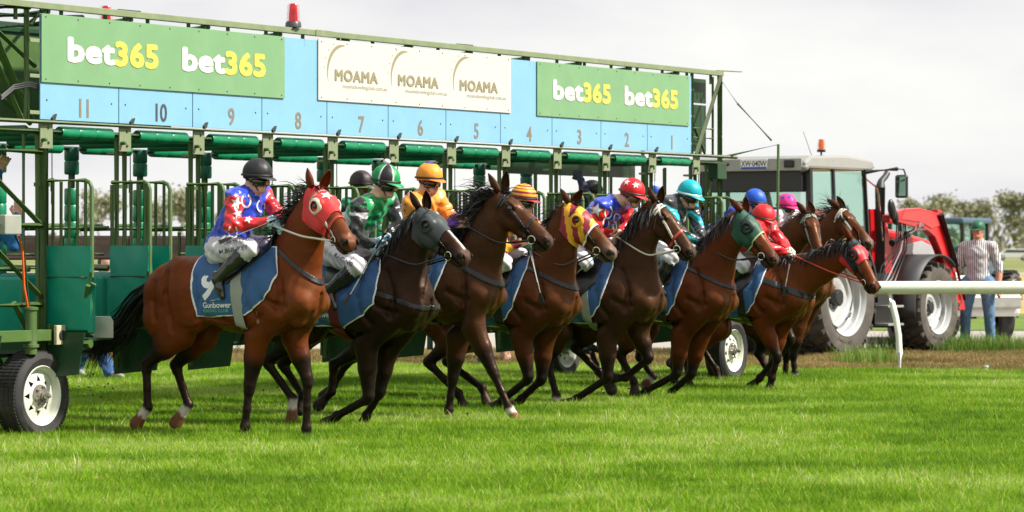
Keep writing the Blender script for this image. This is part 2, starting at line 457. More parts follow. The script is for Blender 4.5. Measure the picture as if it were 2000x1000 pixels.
# ================================================================== GROUND, FIELD, SKYLINE
def ss(a, b, x): t = min(1, max(0, (x - a) / (b - a))); return t * t * (3 - 2 * t)
def ground_h(x, y):
    h = -0.75 * ss(70, 380, y)
    return h
def TURF_EDGE(x): return 39.2 - 0.28 * (x - 1.5) + .25 * sin(x * 1.3) * .4
def strip(name, edge0, edge1, m, z, xs=None, bump=None, kind='structure', ysteps=1, label=None):
    xs = xs if xs is not None else [-400 + 40 * i for i in range(26)]
    vs = []; fs = []
    for j in range(ysteps + 1):
        for x in xs:
            y = edge0(x) + (edge1(x) - edge0(x)) * j / ysteps; vs.append((x, y, ground_h(x, y) + z + (bump(x, y) if bump else 0)))
    n = len(xs)
    for j in range(ysteps):
        for i in range(n - 1): fs.append((j * n + i, j * n + i + 1, (j + 1) * n + i + 1, (j + 1) * n + i))
    me = bpy.data.meshes.new(name); me.from_pydata(vs, [], fs); o = link(name, me, m, None, True); tag(o, label, kind=kind); return o
def ground_mat(name, c1, c2, c3=None, s1=.6, s2=14, rough=.95, bump=.02):
    m = bpy.data.materials.new(name); m.use_nodes = True; nt = m.node_tree; lk = nt.links.new; bs = nt.nodes['Principled BSDF']
    tc = nt.nodes.new('ShaderNodeTexCoord')
    a = nt.nodes.new('ShaderNodeTexNoise'); a.inputs['Scale'].default_value = s1; a.inputs['Detail'].default_value = 6
    b = nt.nodes.new('ShaderNodeTexNoise'); b.inputs['Scale'].default_value = s2; b.inputs['Detail'].default_value = 8
    lk(tc.outputs['Object'], a.inputs['Vector']); lk(tc.outputs['Object'], b.inputs['Vector'])
    r = nt.nodes.new('ShaderNodeValToRGB'); r.color_ramp.elements[0].position = .36; r.color_ramp.elements[1].position = .64
    r.color_ramp.elements[0].color = (*c1, 1); r.color_ramp.elements[1].color = (*c2, 1)
    lk(a.outputs['Fac'], r.inputs[0])
    mx = nt.nodes.new('ShaderNodeMix'); mx.data_type = 'RGBA'; mx.inputs['B'].default_value = (*(c3 or c2), 1); lk(r.outputs[0], mx.inputs['A'])
    q = nt.nodes.new('ShaderNodeValToRGB'); q.color_ramp.elements[0].position = .45; q.color_ramp.elements[1].position = .65
    lk(b.outputs['Fac'], q.inputs[0]); lk(q.outputs[0], mx.inputs['Factor']); lk(mx.outputs['Result'], bs.inputs['Base Color'])
    bs.inputs['Roughness'].default_value = rough; bs.inputs['Specular IOR Level'].default_value = .15
    bp = nt.nodes.new('ShaderNodeBump'); bp.inputs['Distance'].default_value = bump; lk(b.outputs['Fac'], bp.inputs['Height']); lk(bp.outputs[0], bs.inputs['Normal'])
    return m
GM_TURF = ground_mat('turf_soil', (.075, .150, .012), (.10, .19, .016), (.05, .10, .012), .5, 18)
GM_DRY = ground_mat('dry_dirt', (.20, .125, .060), (.30, .215, .12), (.14, .085, .045), 1.2, 10)
GM_ROAD = ground_mat('pale_road', (.33, .31, .27), (.38, .355, .31), (.29, .27, .235), .8, 9, bump=.005)
GM_VERGE = ground_mat('verge_green', (.12, .19, .035), (.17, .23, .05), (.09, .15, .028), .3, 3)
GM_STRAW = ground_mat('straw_field', (.38, .27, .10), (.46, .34, .14), (.30, .25, .09), .05, .8)
GM_FAR = ground_mat('far_field', (.13, .17, .05), (.26, .24, .11), (.12, .16, .05), .012, .15)
base = strip('ground', lambda x: -60, lambda x: 3000, GM_FAR, -.05, xs=[-2500 + 100 * i for i in range(51)], ysteps=60)
XS = [-40 + .5 * i for i in range(161)]
turf = strip('turf_ground', lambda x: 6, TURF_EDGE, GM_TURF, -.008, XS, ysteps=40)
def dbump(x, y):
    e = TURF_EDGE(x); t = (y - e) / (45.5 - e)
    return .05 * sin(pi * min(1, max(0, t))) * (1 + .5 * sin(x * 1.9 + y) + .3 * sin(x * 4.1 - y * 2)) if 0 < t < 1 else 0
strip('dirt_bank', TURF_EDGE, lambda x: 46.0, GM_DRY, -.004, XS, dbump, ysteps=16)
XL = [-200 + 5 * i for i in range(121)]
strip('road', lambda x: 46.0, lambda x: 57.0, GM_ROAD, 0.0, XL, ysteps=2)
strip('grass_verge', lambda x: 57.0, lambda x: 70.0, GM_VERGE, .012, XL, ysteps=3)
strip('straw_field', lambda x: 70.0, lambda x: 176.0, GM_STRAW, .016, XL, ysteps=14)
strip('far_track', lambda x: 176.0, lambda x: 200.0, GM_ROAD, .03, XL, ysteps=3)
strip('far_paddock', lambda x: 200.0, lambda x: 420.0, GM_FAR, .03, [-700 + 20 * i for i in range(71)], ysteps=14)

# ---- grass: blade clumps scattered by geometry nodes
def blade_mat(nm='grass_blade', hi=(1.6, 1.3, 5.0, 1)):
    m = bpy.data.materials.new(nm); m.use_nodes = True; nt = m.node_tree; lk = nt.links.new; bs = nt.nodes['Principled BSDF']
    at_ = nt.nodes.new('ShaderNodeAttribute'); at_.attribute_name = 'col'
    geo = nt.nodes.new('ShaderNodeNewGeometry')
    def nz(scale, stretch, detail=4):
        mp = nt.nodes.new('ShaderNodeMapping'); mp.inputs['Scale'].default_value = stretch; lk(geo.outputs['Position'], mp.inputs[0])
        n = nt.nodes.new('ShaderNodeTexNoise'); n.inputs['Scale'].default_value = scale; n.inputs['Detail'].default_value = detail; lk(mp.outputs[0], n.inputs['Vector']); return n
    n1 = nz(.60, (.7, .95, 0)); n2 = nz(3.0, (1.0, 1.0, 0), 6); 
    add = nt.nodes.new('ShaderNodeMath'); add.operation = 'MULTIPLY_ADD'; lk(n2.outputs['Fac'], add.inputs[0]); add.inputs[1].default_value = .45; lk(n1.outputs['Fac'], add.inputs[2])
    r = nt.nodes.new('ShaderNodeValToRGB'); e = r.color_ramp.elements; e[0].position = .54; e[0].color = (.46, .60, .38, 1); e[1].position = .86; e[1].color = hi
    e2 = r.color_ramp.elements.new(.72); e2.color = (.98, 1.0, .9, 1)
    lk(add.outputs[0], r.inputs[0])
    vm = nt.nodes.new('ShaderNodeVectorMath'); vm.operation = 'MULTIPLY'; lk(at_.outputs['Color'], vm.inputs[0]); lk(r.outputs[0], vm.inputs[1])
    lk(vm.outputs[0], bs.inputs['Base Color']); bs.inputs['Roughness'].default_value = .5; bs.inputs['Specular IOR Level'].default_value = .25
    tr = nt.nodes.new('ShaderNodeBsdfTranslucent'); lk(vm.outputs[0], tr.inputs[0]); mx = nt.nodes.new('ShaderNodeMixShader'); mx.inputs[0].default_value = .40
    lk(bs.outputs[0], mx.inputs[1]); lk(tr.outputs[0], mx.inputs[2]); lk(mx.outputs[0], nt.nodes['Material Output'].inputs[0])
    return m
M_BLADE = blade_mat(); M_DRYBL = blade_mat('dry_blade', (1.25, 1.2, 1.2, 1))
def patch(name, size, n, hmin, hmax, wid, cols, lean=.5, segs=2, mt=None):
    g = RNG; x = g.uniform(-size / 2, size / 2, n); y = g.uniform(-size / 2, size / 2, n); h = g.uniform(hmin, hmax, n) * (1 + .5 * (g.random(n) < .04))
    a = g.uniform(0, 2 * pi, n); l = g.uniform(.1, lean, n) * h; b = g.uniform(0, 2 * pi, n); w = wid * g.uniform(.6, 1.3, n)
    dx, dy = np.cos(a) * w / 2, np.sin(a) * w / 2; lx, ly = np.cos(b) * l, np.sin(b) * l
    z0 = np.zeros(n) - .01
    V = np.stack([np.stack([x - dx, y - dy, z0], 1), np.stack([x + dx, y + dy, z0], 1), np.stack([x + dx * .8 + lx * .35, y + dy * .8 + ly * .35, h * .6], 1), np.stack([x - dx * .8 + lx * .35, y - dy * .8 + ly * .35, h * .6], 1), np.stack([x + lx, y + ly, h], 1)], 1).reshape(-1, 3)
    i = np.arange(n) * 5
    me = bpy.data.meshes.new(name); fs = [f for k in i.tolist() for f in ((k, k + 1, k + 2, k + 3), (k + 3, k + 2, k + 4))]
    me.from_pydata(V.tolist(), [], fs)
    ci = g.integers(0, len(cols), n); c = np.array(cols)[ci] * g.uniform(.65, 1.3, (n, 1)); c5 = np.repeat(c, 5, 0); k = np.tile(np.array([.45, .45, .9, .9, 1.1]), n)[:, None]
    set_cols(me, c5 * (k * 0 + 1)); me.materials.append(mt or M_BLADE); return me
def scatter(name, m_area, patches, spacing, kind='stuff', label=None, rot=True, jitter=.4, pts=None):
    """one object of clumps: geometry nodes put a clump on every vertex of the point mesh"""
    col = bpy.data.collections.new(name + '_clumps')
    for i, me in enumerate(patches):
        o = bpy.data.objects.new('clump', me); col.objects.link(o)
    me = bpy.data.meshes.new(name); me.from_pydata(pts, [], []); o = bpy.data.objects.new(name, me); COL.objects.link(o); tag(o, label, kind=kind)
    ng = bpy.data.node_groups.new(name + '_nodes', 'GeometryNodeTree')
    ng.interface.new_socket(name='Geometry', in_out='INPUT', socket_type='NodeSocketGeometry'); ng.interface.new_socket(name='Geometry', in_out='OUTPUT', socket_type='NodeSocketGeometry')
    N = ng.nodes; gi = N.new('NodeGroupInput'); go = N.new('NodeGroupOutput'); ci = N.new('GeometryNodeCollectionInfo'); ci.inputs['Collection'].default_value = col
    ci.inputs['Separate Children'].default_value = True; ci.inputs['Reset Children'].default_value = True
    ip = N.new('GeometryNodeInstanceOnPoints'); ip.inputs['Pick Instance'].default_value = True
    rv = N.new('FunctionNodeRandomValue'); rv.data_type = 'FLOAT_VECTOR'; rv.inputs[0].default_value = (0, 0, 0); rv.inputs[1].default_value = (0, 0, 6.283)
    rs = N.new('FunctionNodeRandomValue'); rs.data_type = 'FLOAT'; rs.inputs[2].default_value = .8; rs.inputs[3].default_value = 1.2; rs.inputs['Seed'].default_value = 3
    ng.links.new(gi.outputs[0], ip.inputs['Points']); ng.links.new(ci.outputs[0], ip.inputs['Instance']); ng.links.new(rv.outputs[0], ip.inputs['Rotation']); ng.links.new(rs.outputs[1], ip.inputs['Scale'])
    ng.links.new(ip.outputs[0], go.inputs[0])
    md = o.modifiers.new('clumps', 'NODES'); md.node_group = ng; return o
GC = [(.175, .365, .005), (.21, .395, .006), (.255, .415, .010), (.11, .265, .004), (.40, .45, .07), (.18, .375, .006)]
PT = [patch('turf_clump', .55, 2700, .035, .082, .0050, GC, .8) for _ in range(4)]
pts = []
y = 15.0
while y < 40.5:
    hw = y * 1050 / F + 2.2
    x = -hw
    while x < hw:
        if y < TURF_EDGE(x) - .12: pts.append((x + RNG.uniform(-.08, .08), y + RNG.uniform(-.08, .08), 0))
        x += .42
    y += .42
scatter('grass', None, PT, .42, pts=pts, label='short bright green turf of the race track')
DC = [(.30, .19, .08), (.26, .20, .08), (.40, .28, .14), (.20, .11, .05), (.20, .22, .06)]
PD = [patch('dry_clump', .6, 320, .015, .055, .008, DC, 1.6, mt=M_DRYBL) for _ in range(3)]
PG = [patch('weed_clump', .5, 130, .08, .26, .008, [(.10, .24, .02), (.16, .30, .04), (.28, .30, .10)], .6, mt=M_DRYBL) for _ in range(3)]
pts = []; pg = []
for i in range(1500):
    x = RNG.uniform(-8, 9); y = RNG.uniform(38.6, 46.5)
    if y > TURF_EDGE(x) - .1 and abs(x) < y * .162: pts.append((x, y, dbump(x, y) * .8))
for i in range(330):
    x = RNG.uniform(3.2, 9); y = RNG.uniform(40.5, 46.6); 
    if sin(x * 1.7) * .8 + sin(y * 2.1 + x) * .6 + (y - 43) * .35 > .35 and abs(x) < y * .162 and not (3.0 < x < 5.6 and y > 42.0 and y < 46): pg.append((x, y, dbump(x, y) * .8))
scatter('dry_grass', None, PD, 1, pts=pts, label='dry straw coloured grass on the dirt bank')
scatter('tall_grass', None, PG, 1, pts=pg, label='longer green grass tufts beside the road')

# ---- gum trees on the skyline
M_BARK = mat('gum_bark', (.30, .25, .20), .9, noise=.2, nscale=1.0)
M_LEAF = mat('gum_leaves', (.24, .235, .13), .7, noise=.35, nscale=.6)
M_LEAF2 = mat('gum_leaves_dark', (.18, .185, .10), .7, noise=.35, nscale=.6)
def gum(px, top, Z, wpx, dens, label, seed, m=None):
    rg = np.random.default_rng(seed); s = Z / F; zb = ground_h(0, Z); H_ = (CAM_H + s * (HOR - top)) - zb; W = wpx * s
    root = empty('gum_tree', (s * (px - 1000), Z, zb)); tag(root, label, 'tree', 'gum trees on the horizon')
    mb = MB(); tips = []
    def grow(p, d, ln, r, lv):
        n = 4; pts_ = [p]
        for i in range(n): d = d + rg.normal(size=3) * .16; d[2] = max(d[2], .1); d /= np.linalg.norm(d); p = p + d * ln / n; pts_.append(p)
        mb.tube(pts_, [r * (1 - .12 * i) for i in range(n + 1)], 5, False)
        if lv == 0: tips.append(p); return
        for _ in range(rg.integers(2, 4)):
            a = rg.uniform(0, 2 * pi); nd = d * .75 + V3(cos(a), sin(a), rg.uniform(-.1, .5)) * .75 * W / H_ * 1.6; grow(p, nd / np.linalg.norm(nd), ln * rg.uniform(.6, .8), r * .55, lv - 1)
        if lv < 3: tips.append(p)
    grow(V3(0, 0, 0), V3(rg.normal() * .06, 0, 1), H_ * .36, .028 * H_, 3)
    tp = np.array(tips); k = H_ * .93 / tp[:, 2].max(); 
    mb.v = [(v[0], v[1], v[2] * k) for v in mb.v]; tp[:, 2] *= k
    mb.build('trunk', M_BARK, root, True)
    vs = []; fs = []; sz = H_ * .030
    for t in tp:
        nn = int(dens * rg.uniform(.5, 1.3)); R = H_ * rg.uniform(.06, .12)
        q = rg.normal(size=(nn, 3)) * V3(R, R, R * .55) + t
        for c in q:
            a = rg.normal(size=3); a /= np.linalg.norm(a); b = np.cross(a, rg.normal(size=3)); b /= np.linalg.norm(b); b0 = len(vs)
            for u, v in ((-1, -.5), (1, -.4), (.6, .6), (-.7, .5)): vs.append(tuple(c + (a * u + b * v) * sz * rg.uniform(.5, 1.2)))
            fs.append((b0, b0 + 1, b0 + 2, b0 + 3))
    me = bpy.data.meshes.new('crown'); me.from_pydata(vs, [], fs); link('crown', me, m or M_LEAF, root)
TREES = [(1776, 385, 560, 46, 70, 'low gum tree above the red loader arm, leftmost of the right hand trees'), (1822, 382, 590, 60, 90, 'wide gum tree crown seen above the red loader arm'), (1874, 392, 600, 34, 60, 'slim gum tree between the blue tractor cab and the loader'),
         (1925, 392, 520, 56, 80, 'gum tree right behind the standing man'), (1962, 374, 560, 66, 90, 'tall gum tree right of the standing man'), (1995, 380, 540, 50, 90, 'gum tree at the right edge of the photograph'), (1905, 420, 640, 50, 60, 'faint low gum tree behind the man and cab'),
         (192, 372, 560, 54, 60, 'gum tree seen through the gate beside stall eleven'), (150, 405, 600, 44, 50, 'low gum tree seen through the leftmost stall'), (350, 368, 560, 44, 45, 'gum tree seen through the gate beside stall ten'), (320, 392, 600, 50, 50, 'broad gum tree crown seen behind stall ten'),
         (560, 400, 620, 60, 60, 'gum tree glimpsed behind the first jockey'), (905, 415, 640, 60, 60, 'gum tree glimpsed between third jockey and flying mane'), (655, 408, 640, 70, 60, 'gum tree glimpsed behind the second jockey'), (440, 410, 640, 60, 60, 'gum tree glimpsed behind stall nine bars'), (1190, 418, 660, 60, 50, 'small gum tree glimpsed behind the red star cap')]
for i, t in enumerate(TREES): gum(t[0], t[1], t[2], t[3], t[4], t[5], 30 + i, M_LEAF2 if i % 3 == 2 else None)
# far scrub line, one mass
vs = []; fs = []
for i in range(9000):
    x = RNG.uniform(-330, 330); Z = RNG.uniform(640, 720); hh = 5.0 * RNG.random() ** 1.3 * (1 + .7 * sin(x * .06) * sin(x * .023 + 1)); c = V3(x, Z, ground_h(0, Z) + hh); a = RNG.normal(size=3); b = RNG.normal(size=3); k0 = len(vs)
    for u, v in ((-1, -.5), (1, -.4), (.6, .6), (-.7, .5)): vs.append(tuple(c + (a * u + b * v) * .7))
    fs.append((k0, k0 + 1, k0 + 2, k0 + 3))
me = bpy.data.meshes.new('distant_scrub'); me.from_pydata(vs, [], fs); tag(link('distant_scrub', me, M_LEAF2), 'grey green line of scrub along the horizon', kind='stuff')
# ================================================================== HORSES
HEAD0 = radians(-29.74)


def hair(name, roots, m, parent, seg=5, w=0.007):
    """roots: list of point lists; one tapered ribbon each, joined: hair is stuff of its horse"""
    vs = []; fs = []
    for pts, ww in roots:
        n = len(pts); base = len(vs)
        q = RNG.normal(size=3); q /= np.linalg.norm(q)
        for i, p in enumerate(pts):
            d = pts[min(i + 1, n - 1)] - pts[max(i - 1, 0)]; s_ = np.cross(d, q); s_ /= max(np.linalg.norm(s_), 1e-6)
            r = ww * (1 - 0.85 * (i / (n - 1)) ** 1.5) / 2
            vs += [tuple(p - s_ * r), tuple(p + s_ * r)]
        for i in range(n - 1): fs.append((base + 2 * i, base + 2 * i + 1, base + 2 * i + 3, base + 2 * i + 2))
    me = bpy.data.meshes.new(name); me.from_pydata(vs, [], fs); return link(name, me, m, parent)

class Frame:
    """object placed at ground point O with heading; turns photo pixels into its own coordinates"""
    def __init__(s, x, Z, yaw=0.0, base=HEAD0):
        s.O = Vector((Z * (x - 1000) / F, Z, 0)); s.rz = base + yaw
        s.fx, s.fy = cos(s.rz), sin(s.rz)
    def loc(s, px, py, yl=0.0):
        rx = (px - 1000) / F; rzz = (HOR - py) / F; lx, ly = -s.fy, s.fx
        t = (yl + s.O.x * lx + s.O.y * ly) / (rx * lx + ly)
        X, Y = t * rx - s.O.x, t - s.O.y
        return np.array([X * s.fx + Y * s.fy, yl, CAM_H + t * rzz])
def _locx(s, px, py, xl=0.0):
    rx = (px - 1000) / F; rzz = (HOR - py) / F
    t = (xl + s.O.x * s.fx + s.O.y * s.fy) / (rx * s.fx + s.fy)
    X, Y = t * rx - s.O.x, t - s.O.y
    return np.array([xl, X * -s.fy + Y * s.fx, CAM_H + t * rzz])
Frame.locx = _locx
def halfplanes(poly, y=0.0):
    """convex side-view polygon -> planes keeping its inside"""
    a = sum(poly[i][0] * poly[(i + 1) % len(poly)][1] - poly[(i + 1) % len(poly)][0] * poly[i][1] for i in range(len(poly)))
    if a < 0: poly = poly[::-1]
    out = []
    for i in range(len(poly)):
        p, q = poly[i], poly[(i + 1) % len(poly)]; d = (q[0] - p[0], q[1] - p[1])
        out.append(((p[0], y, p[1]), (-d[1], 0, d[0])))
    return out
def grow_poly(poly, g):
    cx = sum(p[0] for p in poly) / len(poly); cy = sum(p[1] for p in poly) / len(poly)
    return [(p[0] + (p[0] - cx) / max(sqrt((p[0] - cx) ** 2 + (p[1] - cy) ** 2), 1e-6) * g * 1.3,
             p[1] + (p[1] - cy) / max(sqrt((p[0] - cx) ** 2 + (p[1] - cy) ** 2), 1e-6) * g * 1.3) for p in poly]

def coat(name, rough=0.43):
    m = mat(name, (1, 1, 1), rough, attr='col', noise=0.22, nscale=7.0, bump=0.010, bscale=9, spec=0.29, coat=0.0, sheen=0.0)
    m.node_tree.nodes['Principled BSDF'].inputs['Specular Tint'].default_value = (1.0, .62, .42, 1)
    m.node_tree.nodes['Principled BSDF'].inputs['Coat Roughness'].default_value = 0.3
    return m
M_COAT = coat('horse_coat')
_nt = M_COAT.node_tree; _a = _nt.nodes.new('ShaderNodeTexNoise'); _a.inputs['Scale'].default_value = 4.5; _a.inputs['Detail'].default_value = 8; _a.inputs['Roughness'].default_value = .65
_m = _nt.nodes.new('ShaderNodeMapRange'); _m.inputs['From Min'].default_value = .35; _m.inputs['From Max'].default_value = .65; _m.inputs['To Min'].default_value = .30; _m.inputs['To Max'].default_value = .62
_nt.links.new(_nt.nodes['Texture Coordinate'].outputs['Object'], _a.inputs['Vector']); _nt.links.new(_a.outputs['Fac'], _m.inputs[0]); _nt.links.new(_m.outputs[0], _nt.nodes['Principled BSDF'].inputs['Roughness'])
M_HAIR = mat('black_hair', (0.012, 0.010, 0.010), 0.45, noise=0.2, nscale=30)
M_EYE = mat('eye', (0.008, 0.005, 0.004), 0.06, noise=0, coat=1.0)
M_BLUE = mat('cloth_blue', srgb(40, 84, 134), 0.72, noise=0.12, nscale=14, bump=0.014, bscale=6, sheen=0.2)
M_WPIPE = mat('white_piping', (0.80, 0.80, 0.80), 0.6, noise=0.05)
M_LEATH = mat('black_leather', (0.012, 0.011, 0.012), 0.34, noise=0.1, nscale=40)
M_BRLEATH = mat('brown_leather', (0.07, 0.025, 0.015), 0.4, noise=0.1)
M_STEEL = mat('bit_steel', (0.62, 0.60, 0.56), 0.22, metal=1.0, noise=0.05)
M_GIRTHG = mat('grey_webbing', (0.27, 0.29, 0.25), 0.8, noise=0.1, nscale=60)

HORSES = {}
def make_horse(key, fr, J, C, label, group='racehorses leaving the starting gate', h=0.0105):
    root = empty('racehorse', fr.O, fr.rz)
    J.setdefault('nf', [(-.3, .92), (-.2, .50), (-.25, .18), (-.2, .02)])
    J.setdefault('ff', [(-.3, .92), (-.1, .52), (-.3, .30), (-.4, .2)])
    J.setdefault('nh', [(-1.0, .9), (-1.3, .55), (-1.2, .22), (-1.15, .03)])
    J.setdefault('fh', [(-1.0, .9), (-1.2, .55), (-1.0, .25), (-.95, .05)]); tag(root, label, 'horse', group)
    pit = radians(J.get('pitch', 0)); dw = J.get('dw', 0.0); du = J.get('du', 0.0)
    def B(u, w, y=0.0):
        a, b = u + 0.30, w - 1.5
        return V3(-0.30 + a * cos(pit) - b * sin(pit) + du, y, 1.5 + a * sin(pit) + b * cos(pit) + dw)
    Y = (0, 1, 0)
    lc = fr.loc
    # ---- head frame
    poll = lc(*J['poll'], J.get('poll_y', 0.0)); muz = lc(*J['muz'], J.get('muz_y', 0.0))
    L_ = np.linalg.norm(muz - poll); hx = (muz - poll) / L_; sc = L_ / 0.575; hs = J.get('head_scale', 1.0)
    hy = np.cross((0, 0, 1), hx); hy /= np.linalg.norm(hy)
    ro = J.get('roll', 0.0); hz = np.cross(hx, hy)
    hy, hz = hy * cos(ro) + hz * sin(ro), hz * cos(ro) - hy * sin(ro)
    def Hd(a, z, y=0.0): return poll + (hx * a + hy * y + hz * z) * sc
    # ---- leg joints
    near, far = -0.125, 0.125
    legs = []
    for nm, yy in (('nf', near), ('ff', far), ('nh', near), ('fh', far)):
        pts = [B(p[0], p[1], yy) if abs(p[0]) < 5 else lc(p[0], p[1], yy if len(p) < 3 else p[2]) for p in J[nm]]
        legs.append((nm, yy, pts))
    mid = lc(*J['neck'], J.get('neck_y', 0.0))
    allp = np.array([p for _, _, P_ in legs for p in P_] + [poll, muz, mid, B(-1.6, 1.3), B(0.1, 1.0), Hd(0.6, -0.1, .08), Hd(.6, 0, -.08)])
    lo = allp.min(0) - V3(.14, .22, .10); hi = allp.max(0) + V3(.16, .22, .22); lo[1] = min(lo[1], -.42); hi[1] = max(hi[1], .42)
    S = SDF(lo, hi, h)
    T = [(-1.30, 1.22, .235, .215), (-1.02, 1.225, .235, .235), (-.70, 1.145, .272, .262), (-.42, 1.13, .298, .238), (-.19, 1.13, .245, .185)]
    for i in range(4):
        a, b = T[i], T[i + 1]; S.seg(B(a[0], a[1]), B(b[0], b[1]), a[2], b[2], Y, a[3], b[3], k=.05, id=1)
    S.seg(B(-.58, 1.385), B(-.26, 1.43), .06, .075, Y, .07, .06, k=.09, id=1)
    S.seg(B(-1.18, 1.36), B(-.62, 1.30), .10, .09, Y, .12, .12, k=.08, id=1)
    for sg in (-1, 1):
        S.seg(B(-1.16, 1.36, sg * .10), B(-1.02, 1.02, sg * .155), .125, .135, Y, .10, .085, k=.06, id=4)      # haunch
        S.seg(B(-1.36, 1.22, sg * .10), B(-1.40, 1.02, sg * .11), .145, .125, Y, .10, .09, k=.05, id=4)        # buttock
        S.seg(B(-1.10, 1.40, sg * .15), B(-1.06, 1.38, sg * .15), .035, .035, k=.07, id=4)                     # point of hip
        S.seg(B(-.42, 1.37, sg * .095), B(-.07, 1.05, sg * .130), .070, .095, Y, .050, .070, k=.030, id=1)       # shoulder
        S.seg(B(-.36, 1.20, sg * .155), B(-.30, 1.00, sg * .165), .115, .09, Y, .070, .06, k=.018, id=1); S.seg(B(-.50, 1.0, sg * .215), B(-1.0, 1.06, sg * .215), .10, .06, Y, .02, .01, k=.06, id=1)        # triceps
        S.seg(B(-.055, 1.07, sg * .085), B(-.13, .93, sg * .070), .082, .060, k=.030, id=1)                     # breast
        S.seg(B(-.03, 1.13, sg * .055), B(-.03, 1.03, sg * .055), .058, .055, k=.018, id=1)
    # neck
    nb = B(-.24, 1.23); hr = J.get('neck_r', 1.0)
    ne = Hd(.045, -.075)
    n1 = lerp(nb, mid, .5) + V3(0.0, 0, .0); n2 = lerp(mid, ne, .5)
    S.chain([nb, n1, mid, n2, ne], [.265, .220 * hr, .178 * hr, .152 * hr, .126], Y, [.15, .12, .10, .088, .078], k=.05, id=2)
    nd = (ne - nb); nd /= np.linalg.norm(nd)
    # windpipe and crest
    up = np.cross(nd, (0, 1, 0)); up = up if up[2] > 0 else -up
    # head
    k1 = .022
    S.seg(Hd(.02, -.02), Hd(.17, -.005), .078 * sc, .082 * sc, hy, .066 * sc, .082 * sc, k=k1 + .01, id=3)
    for sg in (-1, 1):
        S.seg(Hd(.115, -.095, sg * .038), Hd(.235, -.085, sg * .036), .072 * sc, .062 * sc, hy, .036 * sc, .034 * sc, k=.018, id=3)   # jowl
        S.seg(Hd(.20, -.02, sg * .060), Hd(.36, -.032, sg * .048), .016, .012, k=.03, id=3)                                         # cheek ridge
        S.seg(Hd(.13, .044, sg * .060), Hd(.19, .042, sg * .064), .024, .020, k=.014, id=3); S.seg(Hd(.165, .010, sg * .090), Hd(.17, .010, sg * .090), .030, .030, k=.012, id=13, sub=True)                                        # brow
        S.seg(Hd(.17, .012, sg * .080), Hd(.175, .012, sg * .080), .020, .020, k=.0, id=12, sub=True) if False else None
        S.seg(Hd(.525, -.012, sg * .034), Hd(.56, -.022, sg * .036), .032, .030, k=.016, id=8)                                        # nostril wing
    S.seg(Hd(.17, -.01), Hd(.44, -.028), .080 * sc, .052 * sc, hy, .074 * sc, .047 * sc, k=k1, id=3)
    S.seg(Hd(.10, .045), Hd(.50, .012), .030 * sc, .022 * sc, hy, .036 * sc, .026 * sc, k=.03, id=11)
    S.seg(Hd(.22, -.112), Hd(.49, -.098 - J.get('gape', 0) * .5), .042 * sc, .028 * sc, hy, .036 * sc, .032 * sc, k=.02, id=3)
    S.seg(Hd(.555, -.050), Hd(.572, -.066), .034, .024, hy, .044, .036, k=.016, id=8)
    S.seg(Hd(.45, -.034), Hd(.545, -.040), .056 * sc, .050 * sc, hy, .052 * sc, .054 * sc, k=.02, id=8)
    S.seg(Hd(.49, -.108 - J.get('gape', 0)), Hd(.545, -.102 - J.get('gape', 0)), .030, .026, hy, .036, .036, k=.012, id=8)
    for sg in (-1, 1):
        S.seg(Hd(.572, -.010, sg * .056), Hd(.552, -.032, sg * .072), .024, .014, k=.006, id=9, sub=True)
        S.seg(Hd(.47, -.084, sg * .056), Hd(.60, -.088, sg * .03), .010, .010, k=.004, id=9, sub=True)
    # ---- legs
    for nm, yy, P_ in legs:
        sg = -1 if yy < 0 else 1
        if nm[1] == 'f':
            e, kn, fe, ho = P_
            S.seg(B(-.11, 1.07, sg * .125), e, .095, .092, Y, .08, .070, k=.035, id=1)
            S.seg(e, lerp(e, kn, .45), .105, .080, Y, .078, .064, k=.035, id=4)
            S.seg(lerp(e, kn, .45), lerp(e, kn, .93), .080, .047, Y, .064, .043, k=.02, id=4)
            S.seg(lerp(e, kn, .95), lerp(kn, fe, .07), .047, .045, Y, .044, .040, k=.02, id=5)
            cr = (.033, .029)
        else:
            st, kn, fe, ho = P_
            g = kn - st
            S.seg(B(-1.10, 1.12, sg * .13), st, .17, .12, Y, .10, .085, k=.05, id=4)
            S.seg(st, lerp(st, kn, .5), .135, .088, Y, .09, .064, k=.035, id=4)
            S.seg(B(-1.36, 1.02, sg * .12), lerp(st, kn, .45), .135, .075, Y, .09, .055, k=.05, id=4)
            S.seg(lerp(st, kn, .5), lerp(st, kn, .95), .078, .045, Y, .058, .040, k=.02, id=4)
            q = np.array([-g[2], 0, g[0]]); q /= np.linalg.norm(q); q = q if q[0] < 0 else -q      # hock point, behind
            S.seg(kn + q * .018 - g / np.linalg.norm(g) * .055, kn + q * .012, .024, .034, k=.02, id=4)
            S.seg(kn, lerp(kn, fe, .12), .047, .042, Y, .040, .036, k=.02, id=5)
            cr = (.036, .030)
        sock = nm in J.get('socks', ())
        c0 = lerp(kn, fe, .10); cm = lerp(kn, fe, .55)
        cd_ = fe - kn; cd_ = cd_ / np.linalg.norm(cd_); bk = np.array([-cd_[2], 0, cd_[0]]); bk = bk if bk[0] < 0 else -bk
        S.seg(c0, cm, cr[0], cr[1], Y, .030, .027, k=.018, id=5)
        S.seg(cm, fe, cr[1], cr[1], Y, .027, .028, k=.018, id=5)
        S.seg(lerp(kn, fe, .15) + bk * .018, lerp(kn, fe, .95) + bk * .018, .017, .018, k=.012, id=5)      # tendon
        S.seg(fe, fe + bk * .012, .040, .034, Y, .036, .032, k=.018, id=5)
        S.seg(lerp(fe, ho, .08), lerp(fe, ho, .60), .038 if sock else .034, .040 if sock else .033, Y, .034, .038, k=.015, id=7 if sock else 5)
        S.seg(lerp(fe, ho, .58), lerp(fe, ho, .98), .042, .056, Y, .042, .052, k=.008, id=6)
